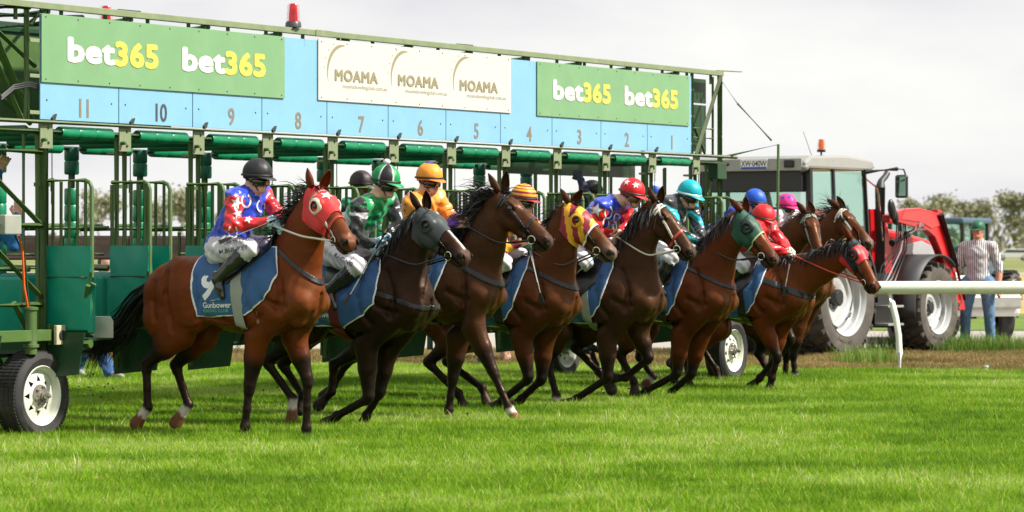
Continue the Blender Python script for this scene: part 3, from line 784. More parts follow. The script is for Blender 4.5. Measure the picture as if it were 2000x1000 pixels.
    # ---- grooves between the muscles, cut where the skin lies
    def skin(u, w, sg):
        p = B(u, w); ix = int(round((p[0] - S.lo[0]) / h)); iz = int(round((p[2] - S.lo[2]) / h))
        if not (0 <= ix < S.n[0] and 0 <= iz < S.n[2]): return None
        col_ = S.f[ix, :, iz]; neg = np.where(col_ < 0)[0]
        if len(neg) == 0: return None
        return V3(p[0], S.lo[1] + h * (neg[0] if sg < 0 else neg[-1]), p[2])
    for sg in (-1, 1):
        for line, r_ in ((((-.27, 1.36), (-.21, 1.24), (-.19, 1.12), (-.22, 1.00)), .012), (((-.46, 1.30), (-.48, 1.18), (-.46, 1.06), (-.40, .96)), .014), (((-.33, 1.10), (-.24, 1.04), (-.16, 1.03)), .010),
                         (((-.93, 1.30), (-.90, 1.15), (-.94, 1.0), (-.96, .90)), .016), (((-1.22, 1.36), (-1.24, 1.2), (-1.22, 1.04), (-1.20, .92)), .012), (((-1.34, 1.30), (-1.37, 1.16), (-1.36, 1.02)), .010), (((-.52, .90), (-.68, .95), (-.84, 1.0)), .010)):
            q = [skin(a, b, sg) for a, b in line]; q = [v for v in q if v is not None]
            for i in range(len(q) - 1):
                if abs(q[i][1] - q[i + 1][1]) < .12: S.seg(q[i], q[i + 1], r_, r_, k=.042, id=0, sub=True)
    S.seg(B(.045, 1.10), B(-.01, .93), .022, .020, k=.022, id=0, sub=True)
    P, Q, vid = S.mesh(1)
    sf = Surf(P, Q, vid)
    # ---- coat colour, with belly shade and front sunlight painted in
    base = np.array(C['coat']); dark = np.array(C.get('dark', (.006, .005, .005))); N = len(P)
    col = np.tile(base, (N, 1))
    tw = np.zeros(N)
    for nm, yy, P_ in legs:                       # black points grade up the forearm and gaskin
        kn = P_[1]; st = P_[0]; d = kn - st; t = ((P - st) @ d) / (d @ d); near_ = np.linalg.norm(P - (st + np.clip(t, 0, 1)[:, None] * d), axis=1) < .15
        g_ = np.clip((t - C.get('points', .30) + .05) / .35, 0, 1) * near_ * (vid == 4)
        tw = np.maximum(tw, g_)
    tw = np.where(np.isin(vid, (5,)), 1.0, tw)
    hp = (P - poll) @ np.stack([hx, hy, hz], 1) / sc
    mz = np.clip((hp[:, 0] - .42) / .12, 0, 1) * np.isin(vid, (3, 8, 11, 13))
    bm_ = (P - B(-.7, .80)); belly_shade = np.clip((1.02 - P[:, 2]) / .2, 0, 1) * (vid == 1) * .35; tan_ = np.clip((P[:, 0] + .30) / .22, 0, 1) * np.isin(vid, (1, 2)) * np.clip((1.35 - P[:, 2]) / .3, 0, 1) * C.get('tan', .5)
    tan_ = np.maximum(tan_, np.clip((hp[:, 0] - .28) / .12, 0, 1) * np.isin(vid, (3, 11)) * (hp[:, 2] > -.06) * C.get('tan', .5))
    ln = 0.5 + 0.5 * np.sin(P[:, 0] * 3.1 + 1.0) * np.sin(P[:, 2] * 4.3 + P[:, 1] * 2)
    col = col * (0.86 + .28 * ln)[:, None]
    col = col * (1 - tan_)[:, None] + (base * .5 + V3(.095, .034, .012)) * tan_[:, None]  # tan chest and nose: mealy bay marking plus sunlit warmth put into the colour
    col = col * (1 - belly_shade)[:, None] + (base * .5) * belly_shade[:, None]  # underside shade put into the coat: lower trunk darkened
    col = col * (1 - tw)[:, None] + dark * tw[:, None]
    mzc = np.array(C.get('muzzle', (.035, .022, .018)))
    col = col * (1 - mz * .6)[:, None] + mzc * (mz * .6)[:, None]
    if C.get('blaze'):
        wd, a0, a1 = C['blaze']; bz = (np.abs(hp[:, 1]) < wd) & (hp[:, 2] > .0) & (hp[:, 0] > a0) & (hp[:, 0] < a1) & np.isin(vid, (3, 11, 8))
        col[bz] = (.62, .58, .55)
    col[vid == 7] = (.60, .55, .48)
    hoofc = np.array(C.get('hoof', (.03, .024, .02))); col[vid == 6] = hoofc
    for nm, yy, P_ in legs:
        if nm in J.get('socks', ()): col[(vid == 6) & (np.linalg.norm(P - P_[3], axis=1) < .13)] = (.17, .075, .035)
    col[vid == 9] = (.008, .004, .004); col[vid == 13] = base * .25
    for _ in range(2):
        Sx = np.zeros_like(col); Cn = np.zeros(N)
        for a, b in ((0, 1), (1, 2), (2, 3), (3, 0)):
            for u, v in ((a, b), (b, a)):
                for k in range(3): Sx[:, k] += np.bincount(Q[:, u], col[Q[:, v], k], N)
                Cn += np.bincount(Q[:, u], None, N)
        col = col * .5 + .5 * Sx / np.maximum(Cn, 1)[:, None]
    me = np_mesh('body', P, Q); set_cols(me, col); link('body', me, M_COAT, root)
    # ---- eyes, ears
    for sg in (-1, 1):
        mb = MB(); mb.ball(Hd(.165, .012, sg * .068), .027 * sc, 12, 8); mb.build('eye', M_EYE, root, True)
        base_p = Hd(J.get('ear_s', .0), .060, sg * .045)
        tip = None
        tp = J['ears'][0 if sg < 0 else 1]
        tip = lc(tp[0], tp[1], base_p[1] + sg * .015)
        ax = tip - base_p; el = np.linalg.norm(ax); ax /= el; el = min(max(el * 1.25, .15), .19); base_p = base_p - ax * .012
        opn = np.array(J.get('ear_open', (0.5, sg * -0.6, .1))); opn = opn - ax * (opn @ ax); opn /= np.linalg.norm(opn); sd_ = np.cross(ax, opn)
        mb = MB(); rings = []
        prof = [(0, .026), (.12, .034), (.35, .040), (.55, .036), (.75, .025), (.9, .012), (1.0, .002)]
        n = 12; vs = []; fs = []
        for t, r in prof:
            for k in range(n + 1):
                a = radians(62 + 236 * k / n)     # open slot faces opn
                vs.append(base_p + ax * el * t + (opn * cos(a) * .8 + sd_ * sin(a) * .95) * r + opn * (.012 * t * t))
        for i in range(len(prof) - 1):
            for k in range(n): fs.append((i * (n + 1) + k, i * (n + 1) + k + 1, (i + 1) * (n + 1) + k + 1, (i + 1) * (n + 1) + k))
        mb.add(vs, fs); me2 = mb.mesh('ear'); cc = []
        ecol = base * .75
        for v in me2.vertices:
            t = float((np.array(v.co) - base_p) @ ax / el); cc.append(ecol * (1 - .6 * max(0, t - .6) / .4))
        set_cols(me2, cc); o = link('ear', me2, M_COAT, root, True); s_ = o.modifiers.new('thickness', 'SOLIDIFY'); s_.thickness = .005; s_.offset = 0
    M_NOS = mat('nostril_dark', (.006, .003, .003), .6, noise=0)
    for sg in (-1, 1):
        R3 = Matrix((hx, hy, hz)).transposed(); mb = MB(); mb.ball(Hd(.560, -.014, sg * .054), (.017 * sc, .010, .023 * sc), 12, 8, R3); mb.build('nostril', M_NOS, root, True)
        mb = MB(); gp_ = J.get('gape', 0); mb.tube([Hd(.592, -.086, sg * .012), Hd(.575, -.088 - gp_ * .5, sg * .036), Hd(.53, -.088 - gp_ * .5, sg * .045), Hd(.46, -.082, sg * .046)], [.004, .005 + gp_ * .4, .005 + gp_ * .3, .003], 6); mb.build('lip_line', M_NOS, root, True)
    # ---- mane
    pts = [nb, n1, mid, n2, ne]; rr = [.245, .21 * hr, .168 * hr, .142 * hr, .118]
    crest = []
    for i in range(len(pts)):
        d = pts[min(i + 1, 4)] - pts[max(i - 1, 0)]; d /= np.linalg.norm(d); q = np.array([-d[2], 0, d[0]]); q = q if (q[2] > 0 or q[0] < 0) else -q
        crest.append(pts[i] + q * rr[i])
    crest[0] = B(-.36, 1.49); crest.append(Hd(.02, .065))
    ms = J.get('mane', {}); nst = ms.get('n', 420); ml = ms.get('len', .15); up_ = ms.get('up', .5); wild = ms.get('wild', .5)
    strands = []; cl = len(crest) - 1
    lay = ms.get('lay', 0.0)
    for i in range(nst):
        t = RNG.random() * .98; a = t * cl; k = min(int(a), cl - 1); p = lerp(crest[k], crest[k + 1], a - k).copy()
        d = crest[k + 1] - crest[k]; d /= np.linalg.norm(d); q = np.array([-d[2], 0, d[0]]); q = q if (q[2] > 0 or q[0] < 0) else -q
        p -= q * .022; p[1] += RNG.normal() * .012
        sgn = RNG.choice([-1, 1], p=[.8, .2]); l = ml * RNG.uniform(.6, 1.25) * (1 + wild * RNG.random() * (t > .35))
        fl = q * (up_ + .4 * RNG.normal()) - d * (.6 + .45 * RNG.normal()) + V3(0, sgn * (.45 * RNG.random() + lay), 0)
        fl /= np.linalg.norm(fl); g = V3(0, sgn * (.25 + .1 * lay), -1.0)
        pp = [p]
        for j in range(5):
            fl = fl + g * ms.get('drop', .28) * (.5 + j * .5) + RNG.normal(size=3) * .10; fl /= np.linalg.norm(fl); pp.append(pp[-1] + fl * l / 5)
        strands.append((pp, .012 * RNG.uniform(.6, 1.3)))
    for i in range(ms.get('forelock', 40)):
        p = Hd(RNG.uniform(-.01, .04), .06, RNG.uniform(-.03, .03)); fl = hx * RNG.uniform(.3, 1) + hz * RNG.uniform(0, .8) * wild - V3(1, 0, 0) * wild * RNG.random(); fl /= np.linalg.norm(fl)
        pp = [p]
        for j in range(4): fl = fl + V3(0, 0, -.2); fl /= np.linalg.norm(fl); pp.append(pp[-1] + fl * .03)
        strands.append((pp, .010))
    tag(hair('mane', strands, M_HAIR, root), kind='stuff')
    # ---- tail
    if 'tail' in J:
        g0 = B(-1.50, 1.27); gd = [g0] + [lc(*p, 0.0) for p in J['tail']]
        strands = []
        for i in range(J.get('tail_n', 520)):
            off = RNG.normal(size=3) * V3(.03, .035, .03); sp = RNG.normal(size=3) * V3(1, .6, 1); f = RNG.uniform(.55, 1.05)
            pp = []
            for j in range(9):
                t = j / 8 * f * (len(gd) - 1); k = min(int(t), len(gd) - 2); b = lerp(gd[k], gd[k + 1], t - k)
                k0 = gd[max(k - 1, 0)]; pp.append(b + off * (1 if j else .6) + sp * .028 * (j / 8) * (1 + j * .12))
            for _ in range(1): pp = [pp[0]] + [(pp[j - 1] + 2 * pp[j] + pp[j + 1]) / 4 for j in range(1, 8)] + [pp[8]]
            strands.append((pp, .010 * RNG.uniform(.6, 1.5)))
        tag(hair('tail', strands, M_HAIR, root), kind='stuff')
    H = dict(root=root, fr=fr, sf=sf, Hd=Hd, hx=hx, hy=hy, hz=hz, B=B, poll=poll, sc=sc, lc=lc, body_ids=(1, 2, 4), col=base)
    HORSES[key] = H
    return H

# ------------------------------------------------------------------ tack
def hslab(H, a, b, w, lo=None, hi=None):
    """planes of a strap in the head's side plane through head points a,b of width w; optional end stops along it"""
    pa = H['Hd'](*a); pb = H['Hd'](*b); d = pb - pa; ln = np.linalg.norm(d); d /= ln; n = np.cross(H['hy'], d)
    pl = [(pa - n * w / 2, n), (pa + n * w / 2, -n)]
    if lo is not None: pl.append((pa + d * lo * ln, d))
    if hi is not None: pl.append((pa + d * hi * ln, -d))
    return pl
def bridle(H, m, m_nose=None, m_rein=None, hands=None, nose=True, ring=.034, nb=.36, off=.004, far=True):
    root, sf, Hd, hy = H['root'], H['sf'], H['Hd'], H['hy']; hid = (3, 8, 11, 2, 13)
    br = empty('bridle', (0, 0, 0), 0, root)
    mid = Hd(.3, 0)
    sf.shell(hslab(H, (.04, .05), (.44, -.062), .019, 0, .98), off, m, 'cheek_strap', br, hid)
    sf.shell(hslab(H, (.045, .09), (.105, -.20), .019, -.1, .62), off, m, 'throat_strap', br, (3, 11, 13))
    sf.shell(hslab(H, (.075, .12), (.095, -.02), .020, 0, 1), off + .002, m, 'brow_band', br, (3, 11))
    if nose: sf.shell(hslab(H, (nb - .015, .12), (nb + .03, -.2), .024), off + .001, m_nose or m, 'nose_band', br, (3, 8, 11, 13))
    for sg in ((-1, 1) if far else (-1,)):
        c = Hd(.452, -.082, sg * .058); n = hy * 1.0
        a = H['hx'] * 1.0; b = H['hz'] * 1.0
        mb = MB(); mb.tube([c + (a * cos(t) + b * sin(t)) * ring for t in np.linspace(0, 2 * pi, 17)], .0055, 6, caps=False)
        mb.tube([c, Hd(.47, -.075, sg * .03)], .008, 6); mb.build('bit_ring', M_STEEL, br, True)
    return br
def rein(H, pts, m, r=.007, parent=None, flat=.45):
    P_ = [Vector(p) for p in pts]
    out = []
    for i in range(len(P_) - 1):                      # Catmull-Rom
        p0, p1, p2, p3 = P_[max(i - 1, 0)], P_[i], P_[i + 1], P_[min(i + 2, len(P_) - 1)]
        for k in range(5):
            t = k / 5; out.append(0.5 * ((2 * p1) + (p2 - p0) * t + (2 * p0 - 5 * p1 + 4 * p2 - p3) * t * t + (3 * p1 - p0 - 3 * p2 + p3) * t ** 3))
    out.append(P_[-1]); mb = MB(); mb.tube(out, r, 6); return mb.build('rein', m, parent or H['root'], True)
def cloth(H, polypx, girth=None, girth_m=None, y=-.26, number=None, lettering=True):
    """saddle cloth cut from the back: side-view polygon in photo pixels"""
    sf, root, lc = H['sf'], H['root'], H['lc']
    poly = []
    for px, py in polypx:
        t_ = min(1, max(0, (lc(px, py, y)[2] - 1.15 + (1.5 - lc(polypx[4][0], polypx[4][1], -.06)[2])) / .30)); poly.append(tuple(lc(px, py, y + .20 * t_)[[0, 2]]))
    c = sf.shell(halfplanes(grow_poly(poly, .009)), .008, M_WPIPE, 'saddle_cloth', root, H['body_ids'], .006, grow=2)
    sf.shell(halfplanes(poly), .015, M_BLUE, 'cloth_face', c, H['body_ids'], .004, grow=2)
    return poly, c
def body_slab(H, a, b, w, off, m, name, lo=None, hi=None, extra=(), ids=None, parent=None):
    a = V3(a[0], 0, a[1]); b = V3(b[0], 0, b[1]); d = b - a; ln = np.linalg.norm(d); d /= ln; n = V3(-d[2], 0, d[0])
    pl = [(a - n * w / 2, n), (a + n * w / 2, -n)]
    if lo is not None: pl.append((a + d * lo * ln, d))
    if hi is not None: pl.append((a + d * hi * ln, -d))
    return H['sf'].shell(pl + list(extra), off, m, name, parent or H['root'], ids or H['body_ids'])
def hood(H, m, a_back=-.03, a_front=.30, colfn=None, ring_m=None, ring_r=.052, hole=.036, edge_m=None, tilt=.04, cup_m=None):
    sf, root, Hd = H['sf'], H['root'], H['Hd']
    bn = Hd(.25, .17) - Hd(0, 0)
    pl = [(Hd(a_back, .04), bn / np.linalg.norm(bn)), (Hd(a_front, .05), -(Hd(1, tilt * 4) - Hd(0, 0)))]
    pl.append((Hd(.2, -.178), H['hz'])); pl[-1] = (pl[-1][0], H['hz'] + H['hx'] * .25)
    o = sf.shell(pl, .006, m, 'hood', root, (3, 2, 11, 13), .004, colfn=colfn)
    if edge_m:
        p2, n2 = pl[1]; n2 = -n2 / np.linalg.norm(n2)
        sf.shell([(p2 - n2 * .012, n2), (p2 + n2 * .003, -n2)], .0085, edge_m, 'hood_edging', o, (3, 2, 11, 13), .004, largest=True)
    for sg in (-1, 1):
        e = Hd(.165, .008, sg * .062)
        nz = H['hy'] * sg
        if ring_m:
            mb = MB(); cc = Hd(.170, .004, sg * .082)
            prof = []
            ax = (nz + H['hx'] * .15)
            mb.lathe([(ring_r * .78, .016), (ring_r * .86, .021), (ring_r * 1.05, .018), (ring_r * 1.28, .004), (ring_r * 1.25, -.012)], cc, ax, 20)
            mb.build('eye_ring', ring_m, o, True)
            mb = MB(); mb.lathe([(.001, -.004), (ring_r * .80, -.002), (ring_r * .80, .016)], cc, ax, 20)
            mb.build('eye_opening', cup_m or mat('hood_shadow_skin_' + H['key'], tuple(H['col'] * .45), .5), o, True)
            mb = MB(); mb.ball(cc + np.array(ax) * .004, .021, 12, 8); mb.build('eye', M_EYE, o, True)
    return o
# ================================================================== PEOPLE
M_SKIN = mat('skin', (0.46, 0.23, 0.155), 0.55, noise=0.10, nscale=20, attr='col', bump=.0008, bscale=90)
M_SILK = mat('silks', (1, 1, 1), 0.30, attr='col', noise=0.06, nscale=12, bump=.016, bscale=9, spec=0.6, sheen=0.15, stretch=(1, 1, 1))
M_CLOTHP = mat('cotton', (1, 1, 1), 0.8, attr='col', noise=0.10, nscale=14, bump=.006, bscale=18)
M_BOOT = mat('riding_boot', (1, 1, 1), 0.16, attr='col', noise=0.1, bump=.004, bscale=22, coat=0.6)
M_LENS = mat('goggle_lens', (0.006, 0.006, 0.008), 0.04, noise=0, coat=1.0)
M_LENSR = mat('red_mirror_lens', (0.55, 0.06, 0.02), 0.08, metal=0.6, noise=0.3, nscale=60)
M_BLACK = mat('black_band', (0.012, 0.012, 0.014), 0.5, noise=0.1)
M_HELM = mat('helmet_cover', (1, 1, 1), 0.48, attr='col', noise=0.08, nscale=30, bump=.004, bscale=22, spec=0.4)
SKIN = (0.66, 0.37, 0.265)

def head_axes(f, up=(0, 0, 1), tilt=0.0):
    f = np.array(f, float); f /= np.linalg.norm(f); l = np.cross(up, f); l /= np.linalg.norm(l); u = np.cross(f, l); return f, l, u
def make_hand(m, name='hand', curl=1.0):
    """right fist; x along the forearm, y to the thumb side, z out of the back of the hand"""
    S = SDF((-.05, -.075, -.075), (.13, .08, .05), .0042)
    S.seg((-.03, 0, 0), (.01, 0, 0), .024, .026, (0, 1, 0), .028, .032, k=.012)
    S.seg((.01, 0, 0), (.062, 0, .0), .020, .017, (0, 1, 0), .038, .041, k=.012)
    for i, (y, ln) in enumerate(((.031, .92), (.010, 1.0), (-.011, .95), (-.031, .78))):
        a = V3(.066, y, .002); b = a + V3(.030 * ln, 0, -.016 * curl); c = b + V3(.006 * ln, -.002, -.026 * ln) if curl > .5 else b + V3(.022, 0, -.010)
        d = c + (V3(-.018, 0, -.010) if curl > .5 else V3(.014, 0, -.014))
        S.seg(a, b, .0105, .0098, k=.003); S.seg(b, c, .0098, .009, k=.003); S.seg(c, d, .009, .008, k=.003)
    S.seg((.015, .032, -.006), (.045, .052, -.020), .014, .0115, k=.010); S.seg((.045, .052, -.020), (.074, .040, -.034), .0115, .009, k=.004)
    P, Q, v = S.mesh(1); return P, Q
HANDP, HANDQ = make_hand(None)
RELP, RELQ = make_hand(None, curl=.3)
def put_hand(root, wrist, elbow, tgt_up, m, name, col, relaxed=False, mirror=False, sc=1.0):
    x = np.array(wrist) - np.array(elbow); x /= np.linalg.norm(x); z = np.array(tgt_up, float); z -= x * (z @ x); z /= np.linalg.norm(z); y = np.cross(z, x)
    if mirror: y = -y
    P = (RELP if relaxed else HANDP) * 1.08 * sc; W = np.array(wrist) + P[:, :1] * x + P[:, 1:2] * y + P[:, 2:] * z
    Q = (RELQ if relaxed else HANDQ); Q = Q[:, ::-1] if mirror else Q
    me = np_mesh(name, W, Q); set_cols(me, np.tile(np.array(col), (len(W), 1))); return link(name, me, m, root)

def helmet(root, c, ax, colfn, peak=True, peak_col=(0.02, 0.02, 0.02), r=(.120, .105, .112), m=None, band=True, peak_len=.060, tape=None):
    """c centre, ax=(forward,left,up) axes; colfn(azimuth, elevation) -> colour"""
    f, l, u = ax; hn = empty('helmet', (0, 0, 0), 0, root); n = 48; mm = 22
    vs = []; fs = []
    for i in range(mm + 1):
        ph = radians(-22 + 112 * i / mm)
        for k in range(n):
            t = 2 * pi * k / n; cut = 1.0
            ph2 = ph
            if i == 0: ph2 = ph + radians(12) * max(0, cos(t)) - radians(8) * max(0, -cos(t))
            rr = 1.0 + .010 * cos(6 * t) * (sin(2 * ph) if ph > 0 else 0)
            vs.append(c + (f * cos(t) * cos(ph2) * r[0] + l * sin(t) * cos(ph2) * r[1] + u * sin(ph2) * r[2]) * rr)
    for i in range(mm):
        for k in range(n): fs.append((i * n + k, i * n + (k + 1) % n, (i + 1) * n + (k + 1) % n, (i + 1) * n + k))
    me = bpy.data.meshes.new('helmet_cover'); me.from_pydata([tuple(v) for v in vs], [], fs); cols = []
    for p in me.polygons:
        q = np.array(p.center) - c; az = atan2(q @ l / r[1], q @ f / r[0]); el = math.asin(max(-1, min(1, (q @ u) / r[2] / max(1e-6, np.linalg.norm([(q @ f) / r[0], (q @ l) / r[1], (q @ u) / r[2]])))))
        cols.append(colfn(az, el))
    set_face_cols(me, cols); o = link('helmet_cover', me, m or M_HELM, hn, True)
    s_ = o.modifiers.new('thickness', 'SOLIDIFY'); s_.thickness = .006; s_.offset = -1
    if peak:
        vs = []; fs = []; nn = 16
        for i in range(nn + 1):
            t = radians(-62 + 124 * i / nn); w = cos(t / radians(62) * pi / 2) ** .6 if abs(t) < radians(62) else 0
            e0 = c + f * cos(t) * r[0] * .98 + l * sin(t) * r[1] * 1.0 + u * (-.018)
            e1 = e0 + (f * 1.0 * peak_len * w) - u * (.022 * w)
            vs += [e0, e1, e0 - u * .006, e1 - u * .004]
        for i in range(nn):
            a, b = 4 * i, 4 * i + 4; fs += [(a, a + 1, b + 1, b), (a + 2, b + 2, b + 3, a + 3), (a + 1, a + 3, b + 3, b + 1)]
        me = bpy.data.meshes.new('peak'); me.from_pydata([tuple(v) for v in vs], [], fs); set_cols(me, [peak_col] * len(vs)); link('peak', me, M_HELM, hn, True)
    if band:
        mb = MB(); pts = [c + f * cos(t) * (r[0] + .004) + l * sin(t) * (r[1] + .004) - u * (.012 + .014 * (1 - cos(t)) * .5) for t in np.linspace(0, 2 * pi, 33)]
        mb.tube(pts, .006, 6, False, 1.6); mb.build('goggle_strap', tape or M_BLACK, hn, True)
    # chin strap
    for sg in (-1, 1):
        mb = MB(); mb.tube([c + l * sg * (r[1] - .012) - u * .02 + f * .0, c + l * sg * .083 - u * .065 + f * .03, c + l * sg * .05 - u * .125 + f * .060, c - u * .142 + f * .072], .005, 5); mb.build('chin_strap', M_BLACK, hn, True)
    return hn
def goggles(root, c, ax, lens=M_LENS, drop=.0, out=.0, frame=None):
    f, l, u = ax; g = empty('goggles', (0, 0, 0), 0, root); n = 18; rows = [(-.072, .090), (-.060, .101), (-.035, .1035), (-.022, .099)]
    vs = []; fs = []
    for i, (z, rr) in enumerate(rows):
        for k in range(n + 1):
            t = radians(-72 + 144 * k / n); nb = 1 if abs(t) > .22 or i > 1 else 0
            zz = z + (.022 * max(0, 1 - abs(t) / .25) if i == 0 else 0) + (.006 * max(0, 1 - abs(t) / .25) if i == 1 else 0)
            vs.append(c + f * (cos(t) * (rr + out)) + l * (sin(t) * (rr - .012)) + u * (zz + drop))
    for i in range(len(rows) - 1):
        for k in range(n): fs.append((i * (n + 1) + k, i * (n + 1) + k + 1, (i + 1) * (n + 1) + k + 1, (i + 1) * (n + 1) + k))
    me = bpy.data.meshes.new('lens'); me.from_pydata([tuple(v) for v in vs], [], fs); o = link('lens', me, lens, g, True); s_ = o.modifiers.new('thickness', 'SOLIDIFY'); s_.thickness = .006; s_.offset = 1
    mb = MB()
    for sg in (-1, 1): mb.tube([c + f * cos(radians(72)) * .09 + l * sg * .088 - u * (.045 - drop), c - f * .01 + l * sg * .096 - u * (.03 - drop)], .008, 6)
    mb.build('side_strap', frame or M_BLACK, g, True)
    return g

def add_head(S, c, ax, ids=(1, 2, 3), bald=False):
    """c = centre of the cranium"""
    f, l, u = ax
    def p(a, b, d): return c + f * a + l * b + u * d
    S.seg(p(-.018, 0, .012), p(.012, 0, .005), .092, .088, l, .078, .076, k=.01, id=1)
    S.seg(p(.02, 0, -.035), p(.038, 0, -.085), .066, .050, l, .062, .046, k=.02, id=1)      # face
    S.seg(p(.070, 0, -.100), p(.078, 0, -.106), .020, .018, l, .024, .022, k=.018, id=1)    # chin
    S.seg(p(-.01, .045, -.075), p(.055, .026, -.104), .020, .018, k=.02, id=1); S.seg(p(-.01, -.045, -.075), p(.055, -.026, -.104), .020, .018, k=.02, id=1)
    S.seg(p(.088, 0, -.012), p(.110, 0, -.050), .010, .013, k=.010, id=1)                   # nose
    S.seg(p(.098, .010, -.054), p(.098, -.010, -.054), .009, .009, k=.008, id=1)
    S.seg(p(.074, .034, -.002), p(.080, -.034, -.002), .014, .014, k=.014, id=1)            # brow
    S.seg(p(.048, .034, -.046), p(.050, .036, -.050), .024, .022, k=.014, id=1); S.seg(p(.048, -.034, -.046), p(.050, -.036, -.050), .024, .022, k=.014, id=1)
    S.seg(p(.086, .016, -.079), p(.086, -.016, -.079), .0075, .0075, k=.006, id=2)          # lips
    for sg in (-1, 1):
        S.seg(p(-.008, sg * .076, -.012), p(-.010, sg * .078, -.048), .018, .011, l, .009, .008, k=.006, id=1)
        S.seg(p(.078, sg * .029, -.018), p(.079, sg * .031, -.018), .010, .010, k=.010, id=3, sub=True)
def person(name, label, O, rz, J, st, h=.0085, cat='person', group=None):
    """J: 3D joints in own frame. st: colours of shirt, sleeve, legs, boot; colfn(P, id) may recolour"""
    root = empty(name, O, rz); tag(root, label, cat, group)
    g = {k: np.array(v, float) for k, v in J.items()}
    ax = head_axes(st.get('face', (1, 0, -.1)), st.get('up', (0, 0, 1)))
    lo = np.min(list(g.values()), 0) - .22; hi = np.max(list(g.values()), 0) + .22
    S = SDF(lo, hi, h); c = g['head']; sw = st.get('size', 1.0)
    Yl = g['shl'] - g['shr']; Yl /= np.linalg.norm(Yl)
    add_head(S, c, ax)
    nb = lerp(g['shl'], g['shr'], .5)
    S.seg(c - ax[2] * .06 - ax[0] * .02, nb + V3(0, 0, .01), .056, .062, k=.02, id=4)
    S.seg(lerp(c - ax[2] * .06 - ax[0] * .02, nb, .62), nb, .062, .095, k=.03, id=10)
    for s in 'lr': S.seg(lerp(c - ax[2] * .06, nb, .7), g['sh' + s], .045, .06, k=.04, id=10)
    tr = [g['pelvis'], lerp(g['pelvis'], nb, .45), lerp(g['pelvis'], nb, .80), nb]
    bulk = st.get('bulk', 1.0)
    S.seg(tr[0], tr[1], .135 * bulk, .125 * bulk, Yl, .155 * bulk, .145 * bulk, k=.05, id=10); S.seg(tr[1], tr[2], .125 * bulk, .130 * bulk, Yl, .145 * bulk, .165 * bulk, k=.04, id=10)
    S.seg(tr[2], tr[3], .125 * bulk, .070, Yl, .165 * bulk, .120, k=.04, id=10)
    for s in 'lr':
        sh, el, wr = g['sh' + s], g['el' + s], g['wr' + s]
        S.seg(lerp(nb, sh, .4), sh, .075, .072, k=.03, id=10)
        S.seg(sh, el, .072 * sw, .056 * sw, k=.03, id=11 if s == 'r' else 12)
        S.seg(el, wr, .054 * sw, .036 * sw, k=.018, id=(11 if s == 'r' else 12) if not st.get('bare_arms') else 13)
        if st.get('bare_arms'): S.seg(sh, lerp(el, wr, .18), .070, .062, k=.01, id=11 if s == 'r' else 12)
        hp, kn, an, to = g['hip' + s], g['kn' + s], g['an' + s], g['toe' + s]
        S.seg(g['pelvis'], hp, .13, .115 * bulk, k=.04, id=20)
        S.seg(hp, kn, .112 * sw, .074 * sw, k=.03, id=20)
        if st.get('boots', True):
            S.seg(kn, lerp(kn, an, .30), .068 * sw, .062 * sw, k=.02, id=20)
            S.seg(lerp(kn, an, .24), lerp(kn, an, .5), .066 * sw, .060 * sw, k=.006, id=30); S.seg(lerp(kn, an, .5), an, .060 * sw, .041 * sw, k=.015, id=30)
        else:
            S.seg(kn, an, .074 * sw, .066 * sw, k=.02, id=20)
        fd = to - an; fl = np.linalg.norm(fd); fd /= fl
        S.seg(an - fd * .035, lerp(an, to, .5), .036, .036, k=.02, id=30); S.seg(lerp(an, to, .5), to, .036, .026, k=.02, id=30)
    if st.get('collar'): S.seg(nb + V3(0, 0, .035), nb + V3(.02, 0, .04), .066, .066, k=.01, id=10)
    P, Q, vid = S.mesh(1)
    # soft folds in the clothes
    cl = np.isin(vid, (10, 11, 12, 20)); P = P.copy()
    w = .0055 * st.get('folds', 1.0)
    dsp = w * (np.sin(P[:, 2] * 62 + P[:, 0] * 38 + 3 * np.sin(P[:, 1] * 21)) + .7 * np.sin(P[:, 0] * 83 - P[:, 1] * 47 + 2 * np.sin(P[:, 2] * 33)))
    ctr = S.lo
    sf = Surf(P, Q, vid)
    me = np_mesh('body', P, Q); nr = np.zeros(len(P) * 3); me.vertices.foreach_get('normal', nr); nr = nr.reshape(-1, 3)
    P = P + nr * (dsp * cl)[:, None]; me.vertices.foreach_set('co', P.astype(np.float32).ravel()); sf = Surf(P, Q, vid)
    col = np.zeros((len(P), 3)); sk = np.array(st.get('skin', SKIN))
    hu = (P - c) @ ax[2]; hf = (P - c) @ ax[0]
    col[np.isin(vid, (1, 4, 13, 3))] = sk; col[vid == 2] = sk * (.8, .5, .5)
    hr = np.isin(vid, (1, 4)) & (((hf < -.01) & (hu > -.045)) | (hu > .045)) & (np.linalg.norm(P - c, axis=1) < .16); col[hr] = st.get('hair', (.04, .025, .018))
    col[vid == 10] = st['shirt']; col[np.isin(vid, (11, 12))] = st.get('sleeve', st['shirt']); col[vid == 20] = st['legs']; col[vid == 30] = st.get('boot', (.012, .012, .013))
    if 'belt' in st: col[(vid == 20) & (P[:, 2] > g['pelvis'][2] + .07)] = st['belt']
    if 'colfn' in st: st['colfn'](P, vid, col, g)
    set_cols(me, col)
    for m in (M_SKIN, st.get('m_top', M_SILK), st.get('m_legs', M_CLOTHP), M_BOOT if st.get('shiny', True) else M_CLOTHP): me.materials.append(m)
    fm = sf.fid; mi = np.where(np.isin(fm, (10, 11, 12)), 1, np.where(fm == 20, 2, np.where(fm == 30, 3, 0))).astype(np.int32)
    me.polygons.foreach_set('material_index', mi); link('body', me, None, root)
